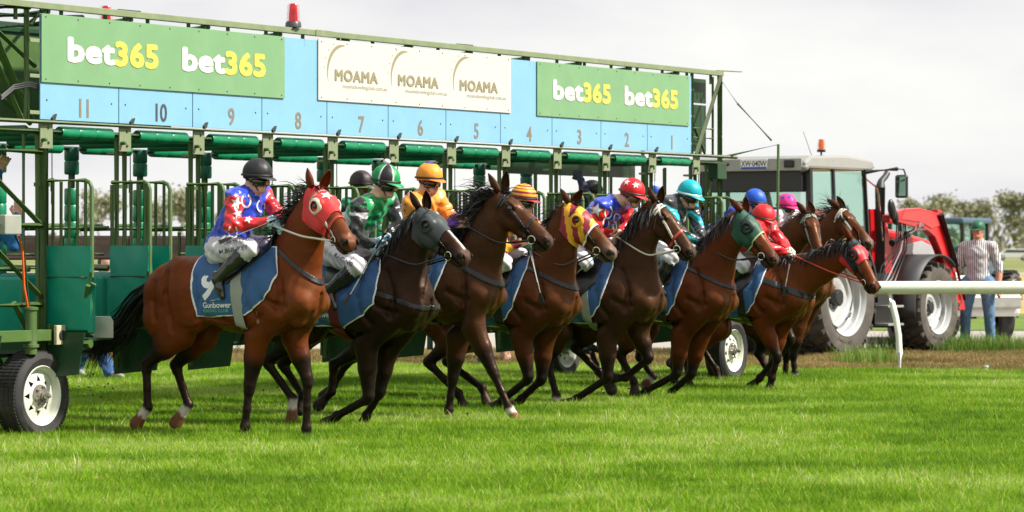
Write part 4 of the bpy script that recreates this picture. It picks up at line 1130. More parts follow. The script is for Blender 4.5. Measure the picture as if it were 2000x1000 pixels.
    for s in 'lr':
        gl = st.get('glove')
        put_hand(root, g['wr' + s], g['el' + s], st.get('hand_up', (0.2, -1 if s == 'r' else 1, .5)), M_CLOTHP if gl else M_SKIN, 'glove' if gl else 'hand', gl or sk, st.get('relaxed', False), mirror=(s == 'l'))
    if st.get('eyes'):
        for sg in (-1, 1):
            mb = MB(); mb.ball(c + ax[0] * .073 + ax[1] * sg * .030 - ax[2] * .018, .0105, 10, 6); mb.build('eye', mat('eyeball', (.05, .035, .03), .15, noise=0), root, True)
    return dict(root=root, sf=sf, g=g, ax=ax, c=c)
# ================================================================== THE FIELD OF HORSES
BAY = (.120, .024, .004); DBAY = (.046, .017, .007); BRN = (.012, .006, .004); BAY2 = (.090, .019, .004); BAY3 = (.068, .019, .005)
M_RED = mat('hood_red', (0.62, 0.012, 0.014), 0.55, noise=0.08, sheen=.2)
M_CREAM = mat('cream_edge', (0.72, 0.68, 0.52), 0.6, noise=0.05)
M_REDL = mat('red_leather', (0.42, 0.035, 0.03), 0.4, noise=0.1)
M_DGREY = mat('hood_grey', (0.035, 0.045, 0.045), 0.5, noise=0.12)
M_HGREEN = mat('hood_green', (0.012, 0.075, 0.045), 0.55, noise=0.12)
M_HBLACK = mat('hood_black', (0.012, 0.012, 0.014), 0.5, noise=0.12)
M_MULTI = mat('hood_panels', (1, 1, 1), 0.5, attr='col', noise=0.06)
M_WHITEL = mat('white_leather', (0.62, 0.60, 0.52), 0.45, noise=0.08)
M_YEL = mat('yellow_edge', (0.75, 0.42, 0.02), 0.5, noise=0.05)
M_DRED = mat('dark_red_webbing', (0.12, 0.008, 0.012), 0.7, noise=0.1)
M_TAG = mat('print_white', (0.80, 0.80, 0.80), 0.6, noise=0.04)
M_TGREEN = mat('print_green', (0.16, 0.60, 0.08), 0.6, noise=0.04)
M_TYEL = mat('print_yellow', (0.75, 0.60, 0.04), 0.6, noise=0.04)
M_TBLUE = mat('print_lightblue', (0.05, 0.32, 0.60), 0.6, noise=0.04)

CAMDIR = (Matrix.Rotation(-HEAD0, 3, 'Z') @ Vector((0.08, -1, 0.03))).normalized()
def lay_text(sf, txt, size, o, ax, ay, m, parent, bold=0.0, off=.020, name='lettering', spacing=1.0, align='LEFT', it=0):
    me = text_mesh(txt, size, bold, 0, spacing, align)
    bm = bmesh.new(); bm.from_mesh(me)
    if size > .1:
        for a in (0, 1):
            for i in range(-4, 12):
                co = [0, 0, 0]; no = [0, 0, 0]; co[a] = i * .03 + .001; no[a] = 1
                bmesh.ops.bisect_plane(bm, geom=bm.verts[:] + bm.edges[:] + bm.faces[:], plane_co=co, plane_no=no, dist=1e-6)
    bm.verts.index_update()
    vs = [(v.co.x, v.co.y) for v in bm.verts]; fs = [tuple(v.index for v in p.verts) for p in bm.faces]; bm.free()
    return sf.decal(vs, fs, o, ax, ay, off, m, name, parent)
def club_logo(H, px, py, k, c, y=-.27):
    """word mark of the racing club with its little bird and wave, photo pixel of its lower left corner"""
    o = H['lc'](px, py, y); ax = (1, 0, 0.02); ay = (0, 0, 1); sf = H['sf']
    lay_text(sf, 'Gunbower', .072 * k, o + V3(0, 0, .040) * k, ax, ay, M_TAG, c, .0012, off=.022)
    lay_text(sf, 'RACING CLUB', .040 * k, o, ax, ay, M_TGREEN, c, .0002, off=.022, spacing=1.12)
    for m, pts in ((M_TYEL, [(.10, .098), (.12, .112), (.145, .108), (.165, .116), (.15, .104), (.12, .104)]),
                   (M_TBLUE, [(.14, .104), (.17, .125), (.20, .118), (.225, .112), (.20, .108), (.17, .112)]),
                   (M_TGREEN, [(.195, .115), (.205, .138), (.225, .142), (.232, .128), (.225, .112), (.215, .120)])):
        vs, fs = poly2d([(a * k, b * k) for a, b in pts], .5); sf.decal(vs, fs, o, ax, ay, .022, m, 'club_emblem', c)

def jk(fr, J):
    """photo pixels (x, y, offset) -> joints"""
    return {k: fr.loc(v[0], v[1], v[2]) for k, v in J.items()}

WHITEB = (.58, .56, .60)
def jock(fr, label, head, pelvis, st, over=None, h=.0085, face=(1, 0, -.12)):
    k = 25.1 / fr.O.y; hx_, hy_ = head; px_, py_ = pelvis
    D = dict(shr=(-46, 40, -.18), shl=(4, 34, .16), elr=(-53, 95, -.25), ell=(38, 72, .17), wrr=(17, 88, -.11), wrl=(47, 95, .02))
    E = dict(hipr=(-6, 8, -.10), hipl=(20, 5, .10), knr=(50, 7, -.24), knl=(102, 5, .22), anr=(-14, 64, -.30), anl=(60, 66, .30), toer=(-4, 97, -.30), toel=(70, 100, .30))
    J = dict(head=(hx_, hy_, 0), pelvis=(px_, py_, 0))
    for a, v in D.items(): J[a] = (hx_ + v[0] * k, hy_ + v[1] * k, v[2])
    for a, v in E.items(): J[a] = (px_ + v[0] * k, py_ + v[1] * k, v[2])
    over = dict(over or {})
    for a in ('shr', 'shl'):
        if a in over: over[a] = (over[a][0] + 3 * k, over[a][1] - 11 * k, over[a][2])
    J.update(over)
    for a in ('shl', 'ell', 'wrl', 'knl'):
        pass
    st.setdefault('face', face); st.setdefault('legs', WHITEB)
    return person('jockey', label, fr.O, fr.rz, jk(fr, J), st, h, 'jockey', 'jockeys riding out of the gate')
def plain(c): return lambda az, el: c
def tag_star(Pn, px, py, y, r, fr, m, rot=1.2, nm='star_print'):
    vs, fs = star2d(r, rot=rot); Pn['sf'].decal(vs, fs, fr.loc(px, py, y) - V3(0, 0, 0), (1, 0, 0), (0, 0, 1), .005, m, nm, Pn['root'])
def tag_shoe(Pn, px, py, y, r, fr, m, rot=0):
    vs, fs = ring2d(r * .72, r, radians(-55) + rot, radians(235) + rot, 18, .8, 1.15); Pn['sf'].decal(vs, fs, fr.loc(px, py, y), (1, 0, 0), (0, 0, 1), .005, m, 'horseshoe_print', Pn['root'])
def helm_star(hn, c, ax, az, el, r, m, R=(.120, .105, .112)):
    f, l, u = ax; n = f * cos(el) * cos(az) + l * cos(el) * sin(az) + u * sin(el)
    p0 = c + f * cos(el) * cos(az) * R[0] + l * cos(el) * sin(az) * R[1] + u * sin(el) * R[2]; a = np.cross((0, 0, 1), n); a /= np.linalg.norm(a); b = np.cross(n, a)
    vs, fs = star2d(r, n=5); out = []
    for x, y in vs:
        q = p0 + a * x + b * y - c; q = np.array([q @ f / R[0], q @ l / R[1], q @ u / R[2]]); q = q / np.linalg.norm(q) * 1.04; out.append(tuple(c + f * q[0] * R[0] + l * q[1] * R[1] + u * q[2] * R[2]))
    me = bpy.data.meshes.new('star_print'); me.from_pydata(out, [], fs); link('star_print', me, m, hn, True)
GRP = 'racehorses leaving the starting gate'
def loc2(H, *p, y=-.2): return tuple(H['lc'](p[0], p[1], y)[[0, 2]])
def saddle(H, px):
    H['sf'].shell(halfplanes([loc2(H, *p) for p in px]), .026, M_LEATH, 'saddle', H['root'], H['body_ids'], .012, grow=2)
def std_saddle(H):
    B = H['B']; H['sf'].shell(halfplanes([tuple(B(*p)[[0, 2]]) for p in ((-.86, 1.6), (-.42, 1.6), (-.50, 1.25), (-.66, 1.12), (-.80, 1.25))]), .026, M_LEATH, 'saddle', H['root'], H['body_ids'], .012, grow=2)
def std_cloth(H, girth_m=None, letter=True):
    B = H['B']; P_ = [tuple(B(*p)[[0, 2]]) for p in ((-1.12, .98), (-1.14, 1.2), (-1.05, 1.50), (-.70, 1.52), (-.36, 1.49), (-.36, 1.38), (-.385, 1.25), (-.44, 1.12), (-.53, .98), (-.64, .92))]
    c = H['sf'].shell(halfplanes(grow_poly(P_, .009)), .008, M_WPIPE, 'saddle_cloth', H['root'], H['body_ids'], .006, grow=2)
    H['sf'].shell(halfplanes(P_), .015, M_BLUE, 'cloth_face', c, H['body_ids'], .004, grow=2)
    g = body_slab(H, B(-.58, .7)[[0, 2]], B(-.62, 1.5)[[0, 2]], .085, .021, girth_m or M_LEATH, 'girth', ids=(1,))
    std_saddle(H); return c
def breast(H, a, b, w=.03, m=None, off=.006): body_slab(H, loc2(H, *a, y=-.15), loc2(H, *b, y=-.1), w, off, m or M_LEATH, 'breast_strap', ids=(1, 2))

# ---------------------------------------------------------------- 1: bay in the red blinkers, cloth 9
F1 = Frame(612, 25.1)
H1 = make_horse('h1', F1, dict(pitch=4.5, dw=-.02, poll=(614, 378), poll_y=-.02, muz=(688, 472), muz_y=-.24, neck=(590, 470), ears=((601, 339), (641, 341)),
    nf=[(503, 655), (487, 757), (479, 832), (474, 857)], ff=[(575, 660), (601, 742), (599, 836), (597, 859)],
    nh=[(352, 650), (286, 712), (289, 795), (266, 828)], fh=[(395, 655), (343, 714), (368, 790), (343, 826)],
    socks=('nh', 'fh'), tail=[(268, 596), (248, 636), (218, 660), (192, 672), (184, 712)], tail_n=900, mane=dict(n=520, len=.15, up=1.0, wild=.8, drop=.14), roll=-.05),
    dict(coat=BAY, hoof=(.03, .022, .018), muzzle=(.10, .045, .028)), 'bright bay racehorse in red hood with cloth 9, nearest the camera', GRP, h=.0095); H1['key'] = 'h1'
bridle(H1, M_WHITEL, M_REDL); _h = hood(H1, M_RED, -.035, .305, ring_m=M_CREAM)
vs, fs = star2d(.05); H1['sf'].decal(vs, fs, H1['Hd'](.15, .05, -.015), H1['hy'] * -1, H1['hx'], .012, M_TAG, 'star_print', _h, dirn=H1['hz'])
_, c = cloth(H1, [(377, 617), (380, 555), (393, 500), (470, 486), (548, 484), (548, 505), (540, 535), (523, 566), (502, 592), (478, 613)])
body_slab(H1, loc2(H1, 481, 668), loc2(H1, 463, 510), .085, .021, M_GIRTHG, 'girth', ids=(1,))
club_logo(H1, 396, 610, .84, c)
lay_text(H1['sf'], '9', .30, H1['lc'](390, 583, -.27), (1, 0, 0), (.05, 0, 1), M_TAG, c, .010, off=.022)
_g = mat('brand_grey', (.30, .20, .16), .6)
for t_, yy in (('7', 616), ('8', 632)): lay_text(H1['sf'], t_, .045, H1['lc'](496, yy, -.25), (1, 0, 0), (0, 0, 1), _g, H1['root'], off=.004, name='brand_mark')
body_slab(H1, loc2(H1, 543, 484, y=-.1), loc2(H1, 618, 556, y=-.1), .030, .006, M_LEATH, 'neck_strap', ids=(1, 2))
saddle(H1, ((418, 506), (418, 440), (520, 440), (520, 490), (480, 530), (455, 560), (440, 545)))

# ---------------------------------------------------------------- 2: near black in the grey hood, cloth 7
F2 = Frame(826, 26.3)
H2 = make_horse('h2', F2, dict(pitch=5, dw=-.09, poll=(820, 418), muz=(914, 500), muz_y=-.10, neck=(790, 505), ears=((801, 379), (832, 379)),
    nf=[(716, 672), (720, 779), (658, 813), (636, 828)], ff=[(752, 690), (742, 767), (716, 812), (706, 832)],
    nh=[(608, 640), (520, 706), (572, 778), (570, 820)], fh=[(612, 640), (552, 712), (592, 772), (585, 800)],
    socks=('nh',), tail=[(500, 620), (480, 680)], tail_n=200, mane=dict(n=900, len=.15, up=.35, wild=.4, drop=.5, lay=.7)),
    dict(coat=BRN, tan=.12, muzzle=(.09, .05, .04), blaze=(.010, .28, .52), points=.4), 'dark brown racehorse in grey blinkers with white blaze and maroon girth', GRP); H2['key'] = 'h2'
bridle(H2, M_LEATH, nose=False); hood(H2, M_DGREY, -.03, .31, ring_m=M_DGREY, edge_m=None)
_, c = cloth(H2, [(594, 634), (600, 560), (612, 512), (680, 500), (748, 508), (748, 535), (740, 565), (726, 592), (704, 616), (668, 637)])
body_slab(H2, loc2(H2, 668, 690), loc2(H2, 655, 520), .085, .021, M_DRED, 'girth', ids=(1,))
club_logo(H2, 588, 630, .95, c); lay_text(H2['sf'], '7', .30, H2['lc'](604, 590, -.27), (1, 0, 0), (.05, 0, 1), M_TAG, c, .010, off=.022)
saddle(H2, ((625, 520), (630, 440), (720, 440), (720, 510), (690, 560), (655, 580)))
breast(H2, (700, 556), (832, 603), .035)

# ---------------------------------------------------------------- 3: brown, head high, no hood
F3 = Frame(966, 27.6)
H3 = make_horse('h3', F3, dict(pitch=2, dw=0.0, poll=(972, 386), muz=(1078, 470), muz_y=0.02, neck=(948, 475), ears=((953, 342), (988, 338)),
    nf=[(925, 640), (964, 728), (994, 796), (1010, 824)], ff=[(895, 660), (884, 742), (877, 800), (873, 820)],
    nh=[(750, 655), (652, 712), (648, 765), (622, 792)], fh=[(770, 650), (680, 705), (652, 752), (632, 775)],
    socks=('nf',), tail=[(655, 600)], tail_n=120, mane=dict(n=1300, len=.19, up=1.0, wild=1.0, drop=.16)),
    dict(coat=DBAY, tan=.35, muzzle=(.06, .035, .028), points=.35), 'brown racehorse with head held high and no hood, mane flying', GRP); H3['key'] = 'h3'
bridle(H3, M_LEATH); c = std_cloth(H3); breast(H3, (870, 500), (975, 560), .04)

# ---------------------------------------------------------------- 4: striped hood
F4 = Frame(1112, 28.9)
H4 = make_horse('h4', F4, dict(pitch=4, dw=-.11, poll=(1108, 406), muz=(1203, 494), muz_y=0.0, neck=(1088, 495), ears=((1096, 374), (1132, 378)),
    nf=[(1018, 655), (1033, 740), (982, 782), (962, 797)], ff=[(1062, 660), (1058, 742), (1018, 780), (1000, 794)],
    nh=[(905, 645), (836, 708), (896, 768), (908, 802)], fh=[(925, 645), (873, 706), (942, 757), (952, 790)],
    mane=dict(n=420, len=.12, up=.8, wild=.9, drop=.15)),
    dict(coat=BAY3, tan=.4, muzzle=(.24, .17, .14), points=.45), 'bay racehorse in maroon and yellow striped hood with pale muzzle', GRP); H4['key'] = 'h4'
def stripes4(p):
    a = (np.array(p) - H4['poll']) @ H4['hx'] * .8 + (np.array(p) - H4['poll']) @ H4['hz'] * .9
    return (.26, .012, .030) if int((a + 10) / .065) % 2 else (.78, .40, .02)
bridle(H4, M_LEATH, nose=False); hood(H4, M_MULTI, -.03, .30, colfn=stripes4, ring_m=mat('cup_yellow', (.80, .36, .02), .5), edge_m=M_WPIPE)
c = std_cloth(H4); breast(H4, (1040, 528), (1112, 562), .035)

# ---------------------------------------------------------------- 5: dark, white rein and red nose strap
F5 = Frame(1278, 30.1)
H5 = make_horse('h5', F5, dict(pitch=4, dw=-.11, poll=(1276, 402), muz=(1357, 494), muz_y=0.0, neck=(1240, 487), neck_r=1.05, ears=((1266, 370), (1292, 372)),
    nf=[(1186, 655), (1187, 739), (1125, 780), (1103, 790)], ff=[(1246, 648), (1268, 700), (1222, 738), (1196, 738)],
    nh=[(1092, 648), (1070, 708), (1087, 773), (1086, 797)], fh=[(1160, 640), (1124, 680), (1170, 726), (1195, 762)],
    socks=('nh',), mane=dict(n=1100, len=.20, up=.2, wild=.2, drop=.6, lay=.9)),
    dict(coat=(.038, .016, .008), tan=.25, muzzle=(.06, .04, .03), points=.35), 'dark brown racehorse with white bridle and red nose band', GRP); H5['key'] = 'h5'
bridle(H5, M_WHITEL, M_REDL); c = std_cloth(H5, M_GIRTHG)

# ---------------------------------------------------------------- 6: green hood
F6 = Frame(1420, 31.3)
H6 = make_horse('h6', F6, dict(pitch=4, dw=-.12, poll=(1444, 420), muz=(1519, 508), muz_y=0.0, neck=(1402, 492), neck_r=1.05, ears=((1427, 392), (1456, 398)),
    nf=[(1330, 655), (1322, 732), (1262, 764), (1243, 777)], ff=[(1364, 660), (1350, 732), (1312, 766), (1297, 783)],
    nh=[(1240, 645), (1212, 695), (1238, 745), (1240, 768)], fh=[(1262, 640), (1250, 698), (1276, 735), (1262, 752)],
    socks=('fh',), mane=dict(n=900, len=.16, up=.3, wild=.3, drop=.5, lay=.7), gape=.012),
    dict(coat=BAY2, muzzle=(.06, .035, .03), points=.5), 'bay racehorse in dark green hood with mouth slightly open', GRP); H6['key'] = 'h6'
bridle(H6, M_LEATH, nose=False); hood(H6, M_HGREEN, -.03, .29, ring_m=M_HBLACK, edge_m=mat('lime_edge', (.45, .52, .25), .5))
c = std_cloth(H6); breast(H6, (1385, 545), (1432, 566), .03)

# ---------------------------------------------------------------- 7: leader, head stretched forward
F7 = Frame(1572, 33.0)
H7 = make_horse('h7', F7, dict(pitch=3, dw=-.14, poll=(1660, 474), muz=(1714, 562), muz_y=-.10, neck=(1600, 522), neck_r=.95, ears=((1646, 441), (1668, 452)),
    nf=[(1490, 632), (1519, 698), (1508, 738), (1501, 766)], ff=[(1520, 645), (1515, 700), (1485, 738), (1464, 758)],
    nh=[(1400, 640), (1340, 698), (1348, 752), (1350, 778)], fh=[(1405, 640), (1330, 693), (1318, 742), (1308, 764)],
    mane=dict(n=900, len=.17, up=.4, wild=.3, drop=.4, lay=.6)),
    dict(coat=BAY, muzzle=(.04, .024, .018), points=.55), 'bay racehorse in black and red hood stretching its head low in the lead', GRP); H7['key'] = 'h7'
bridle(H7, M_LEATH, nose=False)
def h7col(p):
    q = np.array(p) - H7['poll']; a, z, y = q @ H7['hx'], q @ H7['hz'], q @ H7['hy']
    return (.62, .02, .03) if (a > .10 and z > -.005) or (z < -.10 and a > .06) else (.012, .012, .016)
hd7 = hood(H7, M_MULTI, -.03, .27, colfn=h7col, ring_m=M_HBLACK)
lay_text(H7['sf'], 'DOWW', .085, H7['Hd'](.01, -.105, -.1), H7['hz'], -H7['hx'], mat('hood_yellow', (.75, .42, .02), .5), hd7, .003, off=.012)
c = std_cloth(H7); breast(H7, (1492, 545), (1580, 580), .055)
club_logo(H7, 1380, 606, .8, c, -.3)

# ---------------------------------------------------------------- the three horses beyond
F9 = Frame(1545, 34.8)
H9 = make_horse('h9', F9, dict(pitch=3, dw=-.05, poll=(1576, 420), poll_y=0, muz=(1606, 500), muz_y=-.22, neck=(1535, 480), ears=((1561, 402), (1583, 404)), mane=dict(n=300, len=.12, up=.5, wild=.6)),
    dict(coat=BAY3), 'bay racehorse with grey head strap, its face showing between the red cap and the leader', GRP, h=.014); H9['key'] = 'h9'
bridle(H9, M_GIRTHG, nose=False); std_cloth(H9)
F8 = Frame(1612, 36.2)
H8 = make_horse('h8', F8, dict(pitch=3, dw=-.06, poll=(1636, 412), muz=(1704, 476), muz_y=-.10, neck=(1606, 480), ears=((1617, 392), (1637, 388)),
    nf=[(1556, 640), (1549, 695), (1553, 728), (1548, 747)], ff=[(1562, 640), (1536, 696), (1534, 735), (1529, 753)],
    nh=[(1500, 640), (1480, 690), (1500, 725), (1500, 740)], fh=[(1505, 640), (1484, 690), (1506, 728), (1508, 742)],
    socks=('nf',), mane=dict(n=300, len=.16, up=1.0, wild=1.0, drop=.1)),
    dict(coat=(.07, .02, .006), muzzle=(.22, .15, .12)), 'brown racehorse with white brow band and pale muzzle behind the leader', GRP, h=.014); H8['key'] = 'h8'
bridle(H8, M_WHITEL, nose=False); std_cloth(H8)
F10 = Frame(1352, 36.5)
H10 = make_horse('h10', F10, dict(pitch=3, dw=-.02, poll=(1378, 412), muz=(1404, 478), muz_y=-.22, neck=(1345, 470), ears=((1368, 396), (1385, 390)), mane=dict(n=200, len=.10, up=.4, wild=.4)),
    dict(coat=(.11, .034, .012)), 'chestnut brown racehorse with blue bridle behind the teal cap jockey', GRP, h=.014); H10['key'] = 'h10'
bridle(H10, mat('blue_webbing', (.02, .12, .45), .5), nose=False); std_cloth(H10)
# ================================================================== JOCKEYS
RED = (.66, .010, .018); BLU = (.012, .045, .50); GRN = (.0, .26, .07); ORG = (.85, .30, .03); PUR = (.11, .012, .30); TEAL = (.0, .38, .46); MAR = (.28, .010, .035); YLW = (.80, .42, .02); PNK = (.85, .035, .26); BLK = (.014, .014, .017)
DECAL_DIR = CAMDIR
def tcol(g): # along the spine from pelvis (0) to neck (1), and sideways
    nb = lerp(g['shl'], g['shr'], .5); d = nb - g['pelvis']; return nb, d / (d @ d)
j1 = jock(F1, 'jockey in blue silks with red sleeves and white stars, plain black helmet', (502, 343), (438, 482), dict(shirt=BLU, sleeve=RED, glove=(.40, .60, .72)),
    dict(shr=(456, 398, -.19), shl=(508, 390, .17), elr=(452, 440, -.27), wrr=(519, 434, -.13), ell=(540, 415, .19), wrl=(552, 440, .02), knr=(486, 486, -.24), knl=(540, 480, .2)), h=.0075, face=(1, -.10, -.12))
hn = helmet(j1['root'], j1['c'] + j1['ax'][2] * .022, j1['ax'], plain(BLK), peak_col=BLK); goggles(j1['root'], j1['c'], j1['ax'])
for x, y, r, ro in ((462, 396, .048, 1.3), (464, 417, .040, 1.9), (485, 427, .036, 1.2)): tag_star(j1, x, y, -.28, r, F1, M_TAG, ro)
for x, y, r, ro in ((481, 392, .048, pi + .2), (510, 400, .042, pi - .3), (455, 454, .046, pi)): tag_shoe(j1, x, y, -.15, r, F1, M_TAG, ro)
_pr = mat('print_ink', (.03, .03, .08), .6)
lay_text(j1['sf'], 'OFF THE TRACK', .034, F1.loc(437, 478, -.2), (1, 0, .12), (-.1, 0, 1), _pr, j1['root'], .0006, off=.004)
lay_text(j1['sf'], 'M.BUNKEY', .046, F1.loc(428, 497, -.2), (1, 0, .15), (-.1, 0, 1), _pr, j1['root'], .0006, off=.004)

def c2(P, vid, col, g):
    nb, d = tcol(g); t = (P - g['pelvis']) @ d; m = vid == 10
    col[m & (t > .66)] = GRN; col[m & (t <= .66)] = (.50, .53, .51); col[m & (t < .25)] = BLK
    s = (vid == 11) | (vid == 12); col[s] = BLK
    dl = np.linalg.norm(P - g['shr'], axis=1); col[s & (np.abs(dl - .10) < .010)] = (.6, .6, .62)
    q = np.abs((P - g['shr']) @ np.array([.55, 0, .45])); col[(vid == 11) & (q < .010) & (dl > .1)] = (.6, .6, .62)
j2 = jock(F2, 'jockey in green and white silks with black sleeves, green and black cap with white pompom', (753, 353), (655, 482), dict(shirt=GRN, glove=(.40, .60, .72), colfn=c2),
    dict(shr=(700, 415, -.19), shl=(756, 402, .17), elr=(694, 462, -.25), wrr=(726, 481, -.12), ell=(780, 435, .17), wrl=(757, 462, .02), hipr=(650, 492, -.1), knr=(697, 520, -.24), anr=(640, 570, -.3), toer=(654, 600, -.3)), h=.008, face=(1, -.08, -.22))
def hc2(az, el): k = int((az + pi + .5) / (pi / 3)) % 2; e = abs(((az + pi + .5) / (pi / 3)) % 1 - .5) > .455; return (.62, .62, .62) if e else (GRN if k else BLK)
hn = helmet(j2['root'], j2['c'] + j2['ax'][2] * .022, j2['ax'], hc2, peak_col=GRN); goggles(j2['root'], j2['c'], j2['ax'])
mb = MB(); mb.ball(j2['c'] + j2['ax'][2] * .150 - j2['ax'][0] * .02, (.030, .028, .024)); mb.build('pompom', mat('pompom', (.72, .66, .74), .9, bump=.01, bscale=60), hn, True)
vs, fs = ring2d(.034, .055, radians(40), radians(330), 16); j2['sf'].decal(vs, fs, F2.loc(742, 432, -.2), (1, 0, .2), (-.2, 0, 1), .005, mat('print_dgreen', (.0, .07, .05), .5), 'letter_print', j2['root'])
lay_text(j2['sf'], 'RACING', .045, F2.loc(650, 500, -.2), (1, 0, -.5), (.5, 0, 1), _pr, j2['root'], .0006, off=.004)

def c3(P, vid, col, g):
    for s in 'rl':
        e, w = g['el' + s], g['wr' + s]; t = (P - e) @ (w - e) / ((w - e) @ (w - e)); col[(vid == (11 if s == 'r' else 12)) & (t > .28)] = PUR
    nb, d = tcol(g); q = np.sin(P[:, 0] * 60) * np.sin(P[:, 2] * 70); t = (P - g['pelvis']) @ d; col[(vid == 10) & (t > .7) & (q > .72) & (P[:, 1] < .02)] = PUR
j3 = jock(F3, 'jockey in orange silks with purple cuffs and orange cap', (838, 348), (772, 482), dict(shirt=ORG, colfn=c3, skin=(.64, .32, .22), relaxed=True),
    dict(shr=(802, 405, -.18), shl=(850, 395, .16), elr=(842, 440, -.22), wrr=(893, 437, -.09), ell=(880, 425, .18), wrl=(905, 430, .02)), face=(1, -.25, -.12))
helmet(j3['root'], j3['c'] + j3['ax'][2] * .022, j3['ax'], lambda az, el: PUR if (el > 1.1 or (abs(az) > 2.2 and el > .5)) else ORG, peak_col=(.85, .20, .02)); goggles(j3['root'], j3['c'], j3['ax'])

def c4(P, vid, col, g):
    m = np.isin(vid, (10, 11, 12)); k = np.floor((P[:, 0] * .9 + P[:, 2] * .5) / .055).astype(int) % 2; col[m] = np.where(k[m][:, None] == 0, MAR, YLW)
j4 = jock(F4, 'jockey in maroon and yellow striped silks half hidden behind the high brown head', (1022, 388), (928, 498), dict(shirt=MAR, colfn=c4, relaxed=True),
    dict(shr=(972, 440, -.18), shl=(1015, 430, .16), elr=(978, 488, -.24), wrr=(1014, 476, -.12), knr=(984, 514, -.26)))
helmet(j4['root'], j4['c'] + j4['ax'][2] * .022, j4['ax'], lambda az, el: MAR if int((el + .3) / .17) % 2 else YLW, peak_col=MAR); goggles(j4['root'], j4['c'], j4['ax'])

j5 = jock(F5, 'jockey in blue silks with red sleeves and red cap with white stars', (1234, 376), (1112, 476), dict(shirt=BLU, sleeve=RED, relaxed=True),
    dict(shr=(1172, 412, -.19), shl=(1218, 405, .16), elr=(1160, 452, -.20), wrr=(1192, 455, -.06), ell=(1224, 438, .17), wrl=(1212, 455, .02), knr=(1143, 512, -.26)), face=(1, -.05, -.32))
hn = helmet(j5['root'], j5['c'] + j5['ax'][2] * .022, j5['ax'], plain(RED), peak_col=RED); goggles(j5['root'], j5['c'], j5['ax'], lens=mat('amber_lens', (.16, .07, .05), .1, coat=1.0))
for az, el in ((-1.9, .62), (-.95, .62)): helm_star(hn, j5['c'] + j5['ax'][2] * .022, j5['ax'], az, el, .036, M_TAG)
tag_star(j5, 1165, 410, -.28, .065, F5, M_TAG, 1.3)
for x, y, r, ro in ((1188, 415, .052, pi + .4), (1184, 436, .045, pi - .4), (1208, 425, .04, pi / 2)): tag_shoe(j5, x, y, -.15, r, F5, M_TAG, ro)

def c6(P, vid, col, g):
    m = np.isin(vid, (11, 12)); e = np.abs(P[:, 1]) ; q = (P[:, 0] * .8 + P[:, 2]) ; col[m] = np.where((np.sin(q[m] * 45) > .2)[:, None], TEAL, BLK)
j6 = jock(F6, 'jockey in black silks with teal sleeves and plain teal cap', (1346, 378), (1262, 470), dict(shirt=(.030, .034, .038), sleeve=TEAL, colfn=c6, glove=BLK),
    dict(shr=(1300, 408, -.19), shl=(1345, 402, .16), elr=(1322, 448, -.22), wrr=(1360, 470, -.07), ell=(1362, 440, .18), wrl=(1374, 470, .02), knr=(1310, 503, -.26), anr=(1284, 552, -.3), toer=(1298, 574, -.3)), face=(1, -.12, -.30))
helmet(j6['root'], j6['c'] + j6['ax'][2] * .022, j6['ax'], plain(TEAL), peak_col=TEAL, tape=mat('clear_strap', (.55, .62, .60), .2)); goggles(j6['root'], j6['c'], j6['ax'])

j8 = jock(F7, 'jockey crouched in red silks with plain red cap and white gloves on the leader', (1490, 424), (1412, 482), dict(shirt=RED, glove=(.62, .62, .55)),
    dict(shr=(1472, 456, -.18), shl=(1500, 450, .15), elr=(1496, 482, -.24), wrr=(1536, 492, -.06), ell=(1528, 476, .16), wrl=(1544, 490, .03), knr=(1450, 518, -.26), anr=(1412, 560, -.3), toer=(1424, 585, -.3)), h=.009, face=(1, -.15, -.35))
helmet(j8['root'], j8['c'] + j8['ax'][2] * .022, j8['ax'], plain((.72, .02, .02)), peak_col=(.72, .02, .02)); goggles(j8['root'], j8['c'], j8['ax'])
j7 = jock(F9, 'jockey in plain blue silks with plain blue cap', (1474, 393), (1392, 465), dict(shirt=BLU), dict(shr=(1436, 424, -.18), shl=(1470, 418, .16)), h=.010, face=(1, -.05, -.25))
helmet(j7['root'], j7['c'] + j7['ax'][2] * .022, j7['ax'], plain((.02, .10, .58)), peak_col=(.02, .10, .58)); goggles(j7['root'], j7['c'], j7['ax'])
def c9(P, vid, col, g): m = (vid == 10) & (P[:, 0] > g['shr'][0] + .02); col[m] = (.62, .60, .66)
j9 = jock(F8, 'jockey in pink silks with pink cap printed with blue stars', (1536, 401), (1462, 478), dict(shirt=PNK, colfn=c9), dict(shr=(1510, 432, -.18), shl=(1548, 426, .16)), h=.010, face=(1, -.45, -.15))
hn = helmet(j9['root'], j9['c'] + j9['ax'][2] * .022, j9['ax'], plain(PNK), peak_col=PNK); goggles(j9['root'], j9['c'], j9['ax'])
for az, el in ((-1.3, .65), (-.45, .8), (-2.1, .6)): helm_star(hn, j9['c'] + j9['ax'][2] * .022, j9['ax'], az, el, .03, mat('print_blue', (.02, .06, .45), .5))
j10 = jock(F10, 'jockey mostly hidden behind the red star cap, white cap with blue panel', (1275, 378), (1210, 470), dict(shirt=(.5, .5, .62)), h=.011)
helmet(j10['root'], j10['c'] + j10['ax'][2] * .022, j10['ax'], lambda az, el: (.02, .08, .5) if (abs(az + .8) < .5 and el < .7) else (.62, .62, .72), peak_col=(.6, .6, .7)); goggles(j10['root'], j10['c'], j10['ax'])

DECAL_DIR = None
